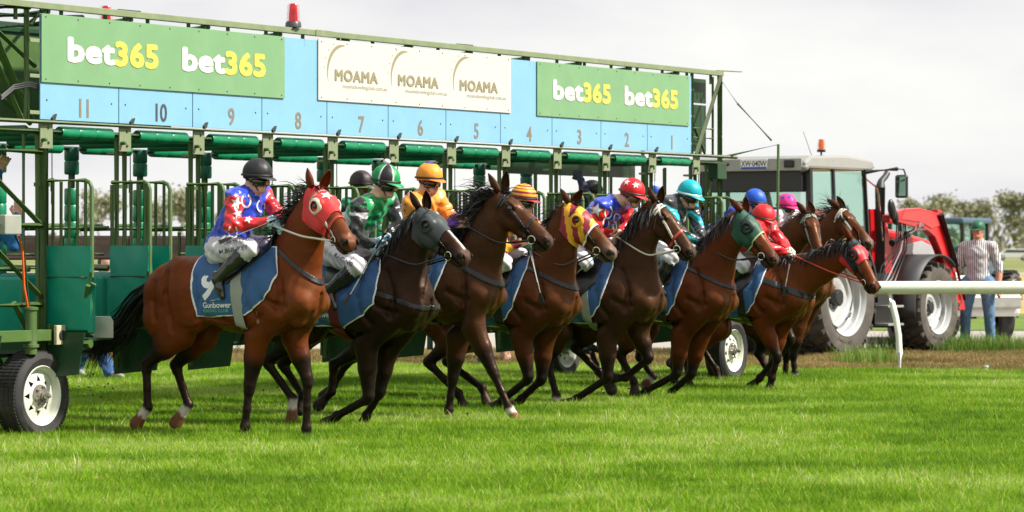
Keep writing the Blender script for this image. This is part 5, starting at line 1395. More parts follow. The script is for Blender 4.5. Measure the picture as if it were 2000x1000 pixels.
# ------------------------------------------------------------------ reins and whips
def reins(H, fr, handpx, m, slack=.04, yh=-.10, two=True):
    for sg in ((-1, 1) if two else (-1,)):
        a = H['Hd'](.452, -.082, sg * .062); b = fr.loc(handpx[0], handpx[1], yh if sg < 0 else .06)
        mid = lerp(a, b, .5) + V3(0, sg * .03, -slack); q = lerp(a, b, .25) + V3(0, sg * .02, -slack * .6)
        rein(H, [a, q, mid, b], m, .008)
reins(H1, F1, (528, 438), M_WHITEL, .02); reins(H2, F2, (742, 492), M_LEATH, .08); reins(H3, F3, (905, 437), M_LEATH, .08)
reins(H4, F4, (1022, 480), M_BRLEATH, .14); reins(H5, F5, (1205, 462), M_WHITEL, .10); reins(H6, F6, (1372, 478), M_LEATH, .08)
reins(H7, F7, (1548, 498), mat('red_rein', (.55, .05, .015), .5), .01)
def whip(fr, a, b, ya, yb, label, m=None, handle=.25):
    A = fr.loc(*a, ya); B_ = fr.loc(*b, yb); r = empty('whip', tuple(Matrix.Rotation(fr.rz, 3, 'Z') @ Vector(A) + fr.O), fr.rz); tag(r, label, 'whip', 'whips held by the jockeys')
    d = B_ - A; mb = MB(); mb.tube([(0, 0, 0), d * handle], .012, 8); mb.build('grip', M_BLACK, r, True)
    mb = MB(); mb.tube([d * handle, d * .75, d], [.007, .0055, .004], 6); mb.build('shaft', m or M_GIRTHG, r, True)
    q = np.cross(d, (0, 1, 0)); q /= np.linalg.norm(q)
    mb = MB(); mb.prism([(0, -.010), (.10, -.018), (.10, .018), (0, .010)], d, d / np.linalg.norm(d), q, .004); mb.build('flap', M_BLACK, r)
whip(F1, (552, 424), (452, 464), -.14, -.34, 'thin grey whip in the fist of the black helmet jockey')
whip(F2, (752, 455), (684, 575), -.14, -.32, 'dark whip pointing down beside the grey hooded horse')
whip(F4, (1036, 490), (1055, 572), -.26, -.30, 'short dark whip hanging beside the striped hood horse')
whip(F5, (1172, 495), (1128, 532), -.30, -.34, 'grey whip across the knee of the red star cap jockey')
whip(F7, (1545, 500), (1534, 560), -.16, -.22, 'pale whip pointing down from the white glove', M_WHITEL)
# ================================================================== STARTING GATE
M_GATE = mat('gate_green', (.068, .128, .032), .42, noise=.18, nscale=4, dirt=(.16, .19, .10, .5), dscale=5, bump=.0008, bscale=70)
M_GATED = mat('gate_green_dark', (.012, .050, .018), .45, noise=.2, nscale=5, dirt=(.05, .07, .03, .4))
M_BEAM = mat('beam_sage', (.19, .235, .125), .5, noise=.14, nscale=6, dirt=(.30, .28, .20, .6), dscale=7)
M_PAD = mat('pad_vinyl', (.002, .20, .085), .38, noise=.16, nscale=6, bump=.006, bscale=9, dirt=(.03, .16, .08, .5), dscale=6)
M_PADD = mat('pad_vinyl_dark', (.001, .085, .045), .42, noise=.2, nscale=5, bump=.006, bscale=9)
M_TEAL = mat('door_vinyl', (.0, .25, .165), .40, noise=.12, nscale=4, bump=.012, bscale=7, stretch=(1, 1, .35))
M_BLUEP = mat('panel_blue', (.20, .41, .585), .38, noise=.05, nscale=3, dirt=(.16, .35, .52, .35), dscale=9)
M_GREENP = mat('sign_green', (.165, .32, .155), .34, noise=.06, nscale=2.5, dirt=(.24, .37, .21, .5), dscale=2.2)
M_WHITEP = mat('sign_white', (.555, .54, .495), .38, noise=.03, nscale=3, dirt=(.42, .41, .36, .3), dscale=3)
M_LW = mat('letter_white', (.62, .60, .57), .4, noise=.04)
M_LY = mat('letter_yellow', (.62, .52, .09), .4, noise=.04)
M_NUM = mat('number_taupe', (.20, .165, .12), .5, noise=.12, nscale=30)
M_NUM2 = mat('number_grey', (.06, .06, .06), .5, noise=.12, nscale=30)
M_MOAMA = mat('letter_khaki', (.27, .235, .14), .5, noise=.05)
M_GALV = mat('galvanised', (.42, .42, .38), .45, metal=.6, noise=.12)
M_TYRE = mat('tyre_rubber', (.022, .021, .021), .75, noise=.2, nscale=12, dirt=(.09, .075, .055, .5), dscale=4)
M_RIM = mat('rim_cream', (.66, .68, .58), .38, noise=.08, dirt=(.42, .38, .28, .4), dscale=9)
M_HUB = mat('hub_steel', (.30, .28, .24), .4, metal=.7, noise=.2, nscale=30)
M_BOLT = mat('bolt_dark', (.03, .04, .03), .5, noise=.1)
M_BROWN = mat('brown_rail_pad', (.055, .032, .024), .6, noise=.3, nscale=4, dirt=(.12, .09, .07, .5))
BW = 1.01
G = empty('starting_gate', (-3.62, 25.5, 0), radians(60.26))
tag(G, 'long green horse racing starting gate with blue number boards one to eleven', 'starting gate')
def T(t, b, h): return Vector((t * BW, b, h))
def gp(name, m, parent=None, smooth=True, **k):
    def fin(mb): return mb.build(name, m, parent or G, smooth, **k)
    return fin
def gt(name, pts, r, m=M_GATE, parent=None, n=8): mb = MB(); mb.tube(pts, r, n); return mb.build(name, m, parent or G, True)
def gb(name, a, b, w, h, m=M_GATE, parent=None, bevel=.004): mb = MB(); mb.bar(a, b, w, h); return mb.build(name, m, parent or G, False, bevel)
# top beam in two lengths, with splice plates
gb('top_beam', T(-1.6, 0, 3.322), T(3.9, 0, 3.322), .06, .050, M_BEAM); gb('top_beam', T(3.91, 0, 3.322), T(11.72, 0, 3.322), .06, .050, M_BEAM)
gb('splice_plate', T(3.78, -.034, 3.322), T(4.04, -.034, 3.322), .006, .056, M_BEAM)
for t in (1.0, 6.2): gb('cable_clip', T(t, .0, 3.350), T(t + .28, .0, 3.352), .03, .012, M_BOLT)
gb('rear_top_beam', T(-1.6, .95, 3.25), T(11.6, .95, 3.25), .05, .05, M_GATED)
gb('end_fin', T(11.62, .0, 3.352), T(12.15, -.02, 3.362), .05, .010, M_BEAM)
for i in range(24):
    t = -1.4 + i * .56
    gt('stub', [T(t, .01, 3.30), T(t, .01, 3.20)], .017)
for i in range(12):
    t = -1.0 + i * 1.06
    gt('roof_brace', [T(t, .0, 3.285), T(t + .9, .95, 3.22)], .020, M_GATED); gt('roof_brace', [T(t + .06, .0, 3.285), T(t - .05, .95, 3.22)], .020, M_GATED)
    gt('knee_brace', [T(t - .03, .01, 3.29), T(t - .12, .03, 3.17)], .012)
# number boards
for i in range(11):
    n = 11 - i; mb = MB(); mb.box(T(i + .4965, 0, 2.855), (BW * .993 - .004, .012, .81)); bd = mb.build('number_board', M_BLUEP, G, False, .002)
    if i == 0: pass
    tx = text_mesh(str(n), .20, .004, .0, .95, 'CENTER'); o = link('number', tx.copy(), M_NUM2 if n == 10 else M_NUM, bd)
    o.location = T(i + .545, -.0085, 2.485); o.rotation_euler = (radians(90), 0, 0)
    for s in (.05, .87):
        mb = MB(); mb.lathe([(.001, .004), (.007, .003), (.008, 0)], T(i + s + .03, -.0065, 2.60), (0, -1, 0), 8); mb.build('bolt', M_BOLT, bd, True)
def sign(t0, t1, h0, h1, m, label, bolts=9):
    mb = MB(); mb.box((T(t0, 0, h0) + T(t1, 0, h1)) / 2 + Vector((0, -.016, 0)), ((t1 - t0) * BW, .010, h1 - h0)); s = mb.build('sign_panel', m, G, False, .002); s['label'] = label
    mb = MB()
    for k in range(bolts):
        for h in (h0 + .025, h1 - .025): mb.lathe([(.001, .004), (.006, .003), (.007, 0)], T(t0 + .05 + (t1 - t0 - .1) * k / (bolts - 1), -.0215, h), (0, -1, 0), 6)
    tag(mb.build('bolts', M_BOLT, s, True), kind='stuff')
    return s
def word(s, txt, t, h, size, m, bold, sp, tw=None):
    tx = text_mesh(txt, size, 0.0, 0, sp); vs = []; fs = []; nv = len(tx.vertices)
    offs = [(0, 0)] + ([(bold * cos(a_), bold * sin(a_)) for a_ in np.linspace(0, 2 * pi, 9)[:-1]] if bold else [])
    for q, (ox, oy) in enumerate(offs):
        vs += [(v.co.x + ox, v.co.y + oy, q * .0004) for v in tx.vertices]; fs += [tuple(i + q * nv for i in p.vertices) for p in tx.polygons]
    me_ = bpy.data.meshes.new('lettering'); me_.from_pydata(vs, [], fs); o = link('lettering', me_, m, s); w = max(v.co.x for v in tx.vertices); sx = 1.0 if tw is None else tw * BW / w
    o.location = T(t, -.0225, h); o.rotation_euler = (radians(90), 0, 0); o.scale = (sx, 1, 1); return o
def bet(s, t, h, wb, w3):
    word(s, 'bet', t, h, .255, M_LW, .0125, 1.06, wb); word(s, '365', t + wb + .005, h - .004, .255, M_LY, .0125, 1.06, w3)
s1 = sign(0, 3.32, 2.735, 3.262, M_GREENP, 'green betting sign panel over stalls eleven to nine')
bet(s1, .31, 2.915, .60, .57); bet(s1, 1.82, 2.915, .60, .585)
s2 = sign(3.84, 7.17, 2.742, 3.275, M_WHITEP, 'cream bowling club sign panel with three arcs')
for k, t in enumerate((4.09, 5.13, 6.21)):
    word(s2, 'MOAMA', t, 2.925, .135, M_MOAMA, .0058, 1.10, .70); word(s2, 'moamabowlingclub.com.au', t + .13, 2.862, .050, M_MOAMA, .0, 1.0, .73)
    vs = []; fs = []; N_ = 24
    for j in range(N_ + 1):
        a = radians(75 + 130 * j / N_); w = .034 * sin(pi * (j / N_) ** .8) + .001
        cx, cz = .22, 0.0; R = .235
        vs += [(cx + cos(a) * R * 1.0, cz + sin(a) * R * 1.0), (cx + cos(a) * (R - w), cz + sin(a) * (R - w))]
    for j in range(N_): fs.append((2 * j, 2 * j + 2, 2 * j + 3, 2 * j + 1))
    me = bpy.data.meshes.new('arc_emblem'); me.from_pydata([((t - .10) * BW + x, -.0225, 3.005 + z) for x, z in vs], [], fs); link('arc_emblem', me, M_MOAMA, s2)
    for j in range(4):
        a = radians(118 + 19 * j); mb = MB(); mb.lathe([(.0005, .001), (.007, 0)], T(t - .10, -.0225, 3.005) + Vector((.22 + cos(a) * .285, 0, sin(a) * .265)), (0, -1, 0), 10); mb.build('dot_emblem', M_MOAMA, s2)
s3 = sign(7.68, 10.92, 2.735, 3.262, M_GREENP, 'green betting sign panel over stalls three to one')
bet(s3, 7.98, 2.915, .60, .57); bet(s3, 9.46, 2.915, .60, .57)
# front rails and padded rollers
gt('front_rail', [T(-1.6, -.09, 2.425), T(11.9, -.09, 2.425)], .018, M_BEAM); gt('front_tube', [T(-1.6, -.03, 2.355), T(11.8, -.03, 2.355)], .030)
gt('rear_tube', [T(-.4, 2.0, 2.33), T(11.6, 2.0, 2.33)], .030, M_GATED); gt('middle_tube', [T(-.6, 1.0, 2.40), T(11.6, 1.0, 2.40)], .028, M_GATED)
gb('under_board', T(8.9, 1.05, 2.29), T(11.7, 1.05, 2.29), .03, .16, M_GATED)
def roller(t0, t1, b, h, r, m):
    mb = MB(); prof = []; n = 3; L_ = (t1 - t0) * BW
    prof.append((r * .9, 0))
    for k in range(n):
        a, c = L_ * k / n, L_ * (k + 1) / n; prof += [(r, a + .012), (r, c - .012), (r * .86, c - .003)]
    mb.lathe(prof, T(t0, b, h), (1, 0, 0), 16); o = mb.build('padded_roller', m, G, True); 
    mb = MB(); mb.lathe([(.001, -.001), (r * .9, 0)], T(t0, b, h), (1, 0, 0), 16); mb.build('end_cap', M_PADD, o)
    return o
for i in range(11):
    roller(i + .20, i + .86, -.03, 2.355, .048, M_PAD); roller(i + .16, i + .84, 2.0, 2.33, .050, M_PAD)
for i in range(-1, 12):      # side pads above each partition
    mb = MB(); mb.lathe([(.03, 0), (.044, .02), (.044, .62), (.038, .63), (.044, .64), (.044, 1.2), (.038, 1.21), (.044, 1.22), (.044, 1.75), (.03, 1.78)], T(i, .12, 2.365), (0, 1, 0), 14); mb.build('side_pad', M_PADD, G, True)
    if i < 0: continue
# posts
def post(t):
    p = empty('front_post', T(t, 0, 0), 0, G); x = 0
    for dx in (-.052, .052): mb = MB(); mb.tube([(dx, -.02, .50), (dx, -.02, 2.33)], .021, 10); mb.build('tube', M_GATE, p, True)
    mb = MB(); mb.box((.0, -.062, 2.325), (.155, .012, .20)); mb.build('head_plate', M_BEAM, p, False, .003)
    mb = MB(); mb.box((.0, .02, 2.215), (.16, .07, .022)); mb.build('flange', M_BEAM, p, False, .003)
    for z in (2.27, 2.385):
        mb = MB(); mb.lathe([(.001, .010), (.010, .008), (.012, 0)], (.02, -.068, z), (0, -1, 0), 8); mb.build('bolt', M_BOLT, p, True)
    mb = MB(); mb.lathe([(.001, .05), (.014, .045), (.016, 0)], (-.055, -.066, 2.29), (0, -1, 0), 10); mb.build('knob', M_GATE, p, True)
    mb = MB(); mb.tube([(.115, -.03, 2.47), (.112, -.035, 1.62)], .0045, 5); mb.build('pull_rod', M_GATE, p, True)
    mb = MB(); mb.tube([(.112, -.035, 1.98), (.112, -.035, 1.80)], .011, 6); mb.build('rod_guide', M_GATE, p, True)
    mb = MB(); mb.box((.03, .0, 1.95), (.14, .05, .03)); mb.tube([(.112, -.035, 2.00), (.112, -.035, 1.90)], .016, 6); mb.build('hinge', M_GATE, p, False)
    mb = MB(); mb.prism([(0, 0), (.03, .02), (.05, .065), (.03, .06), (-.01, .03)], (.08, -.05, 2.43), (1, 0, 0), (0, 0, 1), .02); mb.build('rail_hook', M_BOLT, p)
    return p
P0_ = post(0)
for i in range(1, 12):
    c = copy_tree(P0_, G); c.location = T(i, 0, 0)
# rear columns: padded posts
def column(t):
    c = empty('rear_column', T(t, 2.0, 0), 0, G); mb = MB(); mb.tube([(0, 0, .4), (0, 0, 2.3)], .032, 10); mb.build('tube', M_GATED, c, True)
    for a, b in ((2.34, 2.10), (1.98, 1.40), (1.38, 1.0)):
        mb = MB(); r = .066; k = max(2, int((a - b) / .14)); prof = []
        for j in range(k): z0, z1 = b + (a - b) * j / k, b + (a - b) * (j + 1) / k; prof += [(r * .88, z0), (r, z0 + .012), (r, z1 - .012), (r * .88, z1)]
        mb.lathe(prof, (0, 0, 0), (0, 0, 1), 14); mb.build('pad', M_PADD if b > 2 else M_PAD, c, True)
    return c
C0 = column(0)
for i in range(1, 12): c = copy_tree(C0, G); c.location = T(i, 2.0, 0)
# stall doors, all swung open towards the camera
def door(bars=5, top=1.98, L_=.44, pad_m=M_TEAL):
    d = empty('stall_door', (0, 0, 0), 0, G)
    mb = MB(); r = .017; z1 = top
    mb.tube([(0, -.02, z1), (0, -L_ + .06, z1), (0, -L_ + .018, z1 - .018), (0, -L_, z1 - .06), (0, -L_, .80)], r, 8)
    mb.tube([(0, -.02, z1 - .02), (0, -.02, .86)], r, 8); mb.build('door_frame', M_GATE, d, True)
    for k in range(bars):
        y = -.02 - (L_ - .02) * (k + .8) / (bars + .55); mb = MB(); mb.tube([(0, y, z1 - .01), (0, y, 1.44)], .013, 7); mb.build('bar', M_GATE, d, True)
    mb = MB(); rg = np.random.default_rng(3); ny, nz = 8, 10; vs = []; fs = []
    for sx in (-1, 1):
        for j in range(nz + 1):
            for i in range(ny + 1):
                u, v = i / ny, j / nz; e = min(u, 1 - u, v, 1 - v); vs.append((sx * (.020 + .014 * min(1, e * 5) + .004 * sin(v * 17 + u * 9)), -.015 - (L_ - .01) * u, .84 + .64 * v))
    o_ = (ny + 1) * (nz + 1)
    for j in range(nz):
        for i in range(ny):
            a = j * (ny + 1) + i; fs.append((a, a + 1, a + ny + 2, a + ny + 1)); fs.append((o_ + a, o_ + a + ny + 1, o_ + a + ny + 2, o_ + a + 1))
    ed = [i for i in range(ny + 1)] + [(j + 1) * (ny + 1) + ny for j in range(nz)] + [nz * (ny + 1) + i for i in range(ny - 1, -1, -1)] + [j * (ny + 1) for j in range(nz - 1, 0, -1)]
    for k in range(len(ed)): a, b = ed[k], ed[(k + 1) % len(ed)]; fs.append((a, o_ + a, o_ + b, b))
    mb.add(vs, fs); mb.build('door_pad', pad_m, d, True)
    mb = MB(); mb.tube([(0.0, -L_, 1.24), (0, -L_, .82)], .030, 10); mb.build('edge_sleeve', M_TEAL, d, True)
    mb = MB(); mb.tube([(-.03, -.03, 1.24), (-.035, -L_ + .03, 1.24)], .008, 6); mb.tube([(-.03, -L_ - .01, 1.28), (-.03, -L_ - .01, 1.20), (-.01, -L_ - .045, 1.18)], .012, 6); mb.build('latch', M_GATE, d, True)
    return d
D0 = door(); D0.location = T(0.06, 0, 0); D0.rotation_euler = (0, 0, radians(2))
for i in range(0, 12):
    for k, (dt, a) in enumerate(((.06, 2), (-.10, -9))):
        if i == 0 and k == 0: continue
        if i == 0 and k == 1: continue
        c = copy_tree(D0, G); c.location = T(i + dt + .01 * sin(i * 3.7), 0, 0); c.rotation_euler = (0, 0, radians(a + 3 * sin(i * 2.3 + k)))
# partitions, lower padding and rear gates
for i in range(-1, 12):
    p = empty('stall_partition', T(i, 0, 0), 0, G)
    mb = MB(); n = 14; vs = []; fs = []
    mb.box((0, 1.05, 1.02), (.085, 1.85, .46)); mb.build('side_padding', M_TEAL, p, False, .03)
    mb = MB(); mb.box((0, 1.0, .72), (.04, 1.9, .12)); mb.build('kick_board', M_GATED, p, False, .01)
    mb = MB(); mb.tube([(0, .1, 1.30), (0, 2.0, 1.30)], .022, 8); mb.tube([(0, .1, 1.62), (0, 1.9, 1.62)], .018, 8); mb.build('side_rail', M_GATE, p, True)
    mb = MB(); mb.prism([(0, 0), (.50, 0), (.47, -.36), (.06, -.32)], (0.01, -.42, .82), (0, 1, 0), (0, 0, 1), .012); mb.build('hanging_flap', M_GATED, p)
    mb = MB(); mb.tube([(0, -.05, .84), (0, .45, .84)], .03, 8); mb.build('foot_tube', M_GATE, p, True)
for i in range(-1, 11):
    r = empty('rear_gate', T(i + .5, 2.35, 0), 0, G)
    mb = MB(); mb.tube([(-.42, 0, 1.0), (-.42, 0, 1.60), (-.36, 0, 1.66), (.40, 0, 1.66)], .017, 7); mb.tube([(-.42, 0, 1.40), (.42, 0, 1.40)], .015, 7); mb.build('gate_rail', M_GATE, r, True)
    mb = MB(); mb.box((0, 0, .98), (.90, .07, .42)); mb.build('rear_padding', M_TEAL, r, False, .02)
gb('brown_rail', T(1.6, 2.75, 1.46), T(6.3, 2.75, 1.46), .14, .22, M_BROWN, bevel=.02)
gt('base_tube', [T(-1.6, .06, .66), T(12.6, .06, .66)], .034, M_GATED); gt('base_tube', [T(-1.6, 2.1, .62), T(12.2, 2.1, .62)], .034, M_GATED)
# tower at the left end
gt('tower_post', [T(-.135, .02, 3.3), T(-.135, .02, 2.44)], .022, M_GATE); gt('tower_post', [T(-1.05, .02, 3.3), T(-1.05, .02, 2.44)], .022)
for h in (3.05, 2.78, 2.50): gb('rung_plate', T(-.12, .0, h), T(.0, .0, h), .01, .03, M_BEAM)
for a, b in (((-.50, .06, 3.14), (.02, .06, 2.86)), ((-.44, .10, 3.13), (.04, .10, 2.44)), ((-.42, .16, 3.13), (.10, .16, 2.44)), ((-.56, .02, 2.96), (-.19, .02, 2.44)), ((-.56, .12, 2.74), (.04, .12, 2.42)), ((-.46, .2, 3.2), (-.46, .2, 2.44))):
    gt('tower_brace', [T(*a), T(*b)], .020, M_GATE)
for a, b in (((-.60, .02, 3.27), (-.1, .02, 3.305)), ((-.60, .05, 3.22), (.6, .05, 3.265)), ((-.60, .1, 3.11), (.2, .1, 3.20))):
    gt('roof_strut', [T(*a), T(*b)], .024, M_GATED)
mb = MB(); mb.box(T(1.15, .50, 2.81), (2.5, .02, .70)); mb.build('end_panel', M_GATE, G, False, .004)
gb('panel_rim', T(-.1, .48, 3.17), T(2.3, .48, 3.17), .03, .04, M_GATED)
cb = empty('cable_loom', (0, 0, 0), 0, G)
for k in range(3): mb = MB(); mb.tube([T(-.8, .0, 2.46 + .012 * k), T(-.50, -.03, 2.58 + .014 * k), T(-.35, -.03, 2.665 + .015 * k), T(-.16, -.03, 2.695 + .015 * k), T(.05, .05, 2.685 + .015 * k)], .008, 6); mb.build('cable', M_BLACK, cb, True)
# left end frame, under the boards
gt('end_post', [T(.0, -.03, .55), T(.0, -.03, 2.42)], .034, M_GATE)
for h, r in ((2.20, .022), (1.635, .024), (1.03, .024)): gt('end_rail', [T(-1.5, -.03, h), T(-.02, -.03, h)], r, M_GATE)
for a, b in (((-.60, 2.01), (-.02, 1.64)), ((-.60, 1.48), (-.02, 1.09)), ((-.35, 1.05), (-.02, .62))): gt('end_brace', [T(a[0], -.03, a[1]), T(b[0], -.03, b[1])], .022, M_GATE)
gt('end_upright', [T(-.17, .02, 1.0), T(-.17, .02, 2.40)], .014, M_GATE)
mb = MB(); mb.box(T(-.44, -.07, 1.64), (.20, .06, .15)); o = mb.build('control_box', mat('box_white', (.30, .31, .26), .5, noise=.1), G, False, .01)
mb = MB(); mb.tube([T(-.38, -.10, 1.56), T(-.32, -.09, 1.44), T(-.30, -.09, 1.17), T(-.25, -.09, 1.0), T(-.16, -.09, .88)], .010, 6); mb.build('orange_cable', mat('cable_orange', (.75, .10, .01), .5), G, True)
mb = MB(); mb.tube([T(-.40, -.08, 1.56), T(-.27, -.07, 1.4), T(-.22, -.07, 1.05), T(-.17, -.07, .9)], .008, 6); mb.build('cable', M_GATED, G, True)
# chassis at the left wheel
gb('chassis_beam', T(-1.6, -.12, .80), T(-.07, -.12, .80), .10, .085, M_GATE); gb('chassis_plate', T(-.02, -.10, .80), T(.12, -.10, .80), .02, .16, M_GATE)
gb('chassis_beam', T(-1.6, .22, .60), T(.20, .22, .60), .07, .07, M_GATED)
mb = MB(); mb.tube([T(-.12, -.08, .79), T(.40, -.02, .735)], .032, 10); mb.tube([T(.05, -.45, .735), T(.05, -.05, .735)], .032, 10); mb.build('step_rail', M_GATE, G, True)
mb = MB(); mb.box(T(.20, -.22, .765), (.30, .42, .015)); mb.build('step_plate', M_GATED, G)
mb = MB(); mb.box(T(-.01, -.20, .80), (.11, .03, .15)); lt = mb.build('lamp_box', mat('lamp_case', (.50, .45, .30), .5, noise=.2), G, False, .006)
mb = MB(); mb.lathe([(.001, .004), (.030, .006), (.034, .012), (.038, .002)], T(-.0, -.216, .80), (0, -1, 0), 16); mb.build('lamp_socket', M_BOLT, lt, True)
mb = MB(); mb.lathe([(.046, 0), (.046, .05), (.060, .052), (.060, .075), (.044, .078), (.044, .33), (.055, .335), (.055, .355), (.02, .36), (.001, .36)], T(-.28, -.14, .66), (0, 0, 1), 16); mb.build('jack_post', M_GATE, G, True)
mb = MB(); mb.prism([(0, 0), (.16, 0), (.16, .13), (.135, .165), (0, .165)], T(.20, -.36, .775), (.35, -.94, 0), (0, 0, 1), .012); mb.build('guard_plate', M_GALV, G, False, .003)
mb = MB(); mb.tube([T(.14, -.30, .86), T(.02, -.45, 1.18)], .020, 8); mb.build('door_strut', M_GATE, G, True)
# wheels
def spoke_wheel(R=.335, rr=.205, w=.20):
    wroot = empty('wheel', (0, 0, 0), 0, G)     # axle along local Y, face to -Y
    mb = MB(); prof = [(rr, .03), (rr + .012, .0), (R - .055, -.018), (R - .02, -.004), (R - .004, .012), (R, .03), (R, w - .03), (R - .02, w), (rr, w - .02)]
    mb.lathe(prof, (0, 0, 0), (0, 1, 0), 72)
    mb.build('tyre', M_TYRE, wroot, True)
    mb = MB()
    for k in range(72):                          # tread lugs
        a = 2 * pi * k / 72
        for y0, y1 in ((.010, .045), (.06, .095), (.105, .14), (.155, .19)):
            c_, s_ = cos(a), sin(a); t = V3(-s_, 0, c_); n = V3(c_, 0, s_); o = [n * (R - .006) + t * e * .009 + V3(0, y, 0) for e in (-1, 1) for y in (y0, y1)]
            p = [q + n * .010 for q in o]; mb.add(o + p, [(4, 5, 7, 6), (0, 4, 6, 2), (1, 3, 7, 5), (0, 1, 5, 4), (2, 6, 7, 3)])
    tag(mb.build('tread', M_TYRE, wroot), kind='stuff')
    mb = MB(); mb.lathe([(rr - .02, .11), (rr - .025, .05), (rr - .012, .012), (rr + .004, -.002), (rr + .010, .004)], (0, 0, 0), (0, 1, 0), 48); rim = mb.build('rim', M_RIM, wroot, True)
    mb = MB(); n = 8                              # disc with eight triangular openings
    for k in range(n):
        a0 = 2 * pi * k / n; hw = pi / n
        def pt(r, a, y): return (r * cos(a), y, r * sin(a))
        ri, ro_ = .095, rr - .018
        A = [pt(ri, a0 - hw, .030), pt(ri, a0 + hw, .030), pt(ro_, a0 + hw, .055), pt(ro_, a0 + hw * .25, .058), pt(.125, a0 + hw * .72, .040)]
        # spoke between openings: opening is a triangle (apex out)
        o1, o2, o3 = pt(.115, a0 - hw * .55, .036), pt(.115, a0 + hw * .55, .036), pt(.162, a0, .050)
        i1, i2, e1, e2, em = pt(.085, a0 - hw, .028), pt(.085, a0 + hw, .028), pt(ro_, a0 - hw, .056), pt(ro_, a0 + hw, .056), pt(ro_, a0, .056)
        mb.add([i1, i2, o1, o2, o3, e1, e2, em], [(0, 2, 3, 1), (0, 5, 2), (1, 3, 6), (2, 5, 4), (5, 7, 4), (3, 4, 6), (4, 7, 6)])
    d_ = mb.build('wheel_disc', M_RIM, wroot, False); s_ = d_.modifiers.new('thickness', 'SOLIDIFY'); s_.thickness = .006
    mb = MB(); mb.lathe([(.088, .03), (.084, .018), (.06, .012), (.052, .0), (.034, -.004), (.034, -.02), (.022, -.022), (.020, -.06), (.012, -.072), (.001, -.074)], (0, 0, 0), (0, 1, 0), 24); mb.build('hub', M_HUB, wroot, True)
    for k in range(6):
        a = 2 * pi * k / 6 + .3; mb = MB(); mb.lathe([(.011, .02), (.011, -.004), (.006, -.008), (.001, -.008)], (.070 * cos(a), 0, .070 * sin(a)), (0, 1, 0), 6); mb.build('wheel_nut', M_HUB, wroot)
    mb = MB(); mb.lathe([(.001, .16), (rr - .02, .15)], (0, 0, 0), (0, 1, 0), 24); mb.build('backing_drum', M_BOLT, wroot)
    return wroot
W0 = spoke_wheel(.340, .222); W0.location = (-.155, -.15, .34)
for t, b in ((-.76, .12), (11.87, -.08), (12.1, 2.1)):
    c = copy_tree(W0, G); c.location = (t * BW, b, .34); c.rotation_euler = (0, radians(37 * t), 0)
# right end frame
for t, b, h0, h1, r in ((11.02, .0, 2.44, 3.30, .020), (11.55, .02, 2.44, 3.28, .014), (11.43, .04, .6, 2.36, .016), (11.56, .05, .6, 2.36, .016), (10.98, .3, .6, 2.3, .018), (11.68, .0, .5, 3.30, .030), (11.62, .9, .6, 3.25, .022), (11.2, 2.0, .6, 2.3, .022), (11.45, 1.2, .7, 2.3, .018), (11.35, .5, .7, 2.3, .018)):
    gt('end_post', [T(t, b, h0), T(t, b, h1)], r)
for h in (3.12, 2.84, 2.55): gb('rung_plate', T(10.93, -.0, h), T(11.06, -.0, h), .01, .025, M_BEAM)
gt('end_brace', [T(11.64, -.03, 3.28), T(11.06, -.03, 2.44)], .022, M_BEAM)
for h, a, b in ((2.72, 11.05, 11.55), (2.62, 11.05, 11.55)): gt('end_rung', [T(a, .02, h), T(b, .02, h)], .010, M_BEAM)
for a, b in (((11.52, .10, 2.46), (11.1, .10, 2.90)), ((11.64, .0, 1.86), (11.28, .0, 1.45)), ((11.62, .0, 1.50), (11.3, .0, 1.1)), ((11.56, .03, 2.2), (11.44, .03, 1.95))): gt('end_brace', [T(*a), T(*b)], .014)
mb = MB(); mb.box(T(11.42, .16, 3.13), (.46, .02, .26)); mb.build('end_panel', M_GATED, G); mb = MB(); mb.box(T(11.42, .16, 2.73), (.46, .02, .50)); mb.build('end_panel', M_GATED, G)
mb = MB(); mb.box(T(11.62, .0, 2.27), (.22, .12, .17)); mb.build('hydraulic_box', M_GATED, G, False, .008)
gt('end_rail', [T(11.0, -.02, 1.93), T(11.66, -.02, 1.93)], .022, M_GATE); gt('end_rail', [T(11.0, -.02, 1.5), T(11.9, -.02, 1.5)], .016, M_GATE)
gt('tow_arm', [T(11.7, 0, 2.42), T(11.98, -.55, 2.56), T(11.95, -.55, 1.2)], .016); gt('stay_wire', [T(11.66, 0, 3.28), T(11.74, -.18, 3.0)], .005, M_BOLT); gt('stay_rod', [T(11.74, -.18, 3.0), T(11.92, -.50, 2.60)], .011, M_GATED)
mb = MB(); mb.tube([T(11.75, -.1, 1.95), T(12.0, -.1, 1.95), T(12.06, -.1, 1.9), T(12.06, -.1, 1.0)], .016, 8); mb.build('end_gate_rail', M_GATE, G, True)
gb('tow_beam', T(11.6, .6, .55), T(14.2, .9, .50), .12, .14, M_GATED)
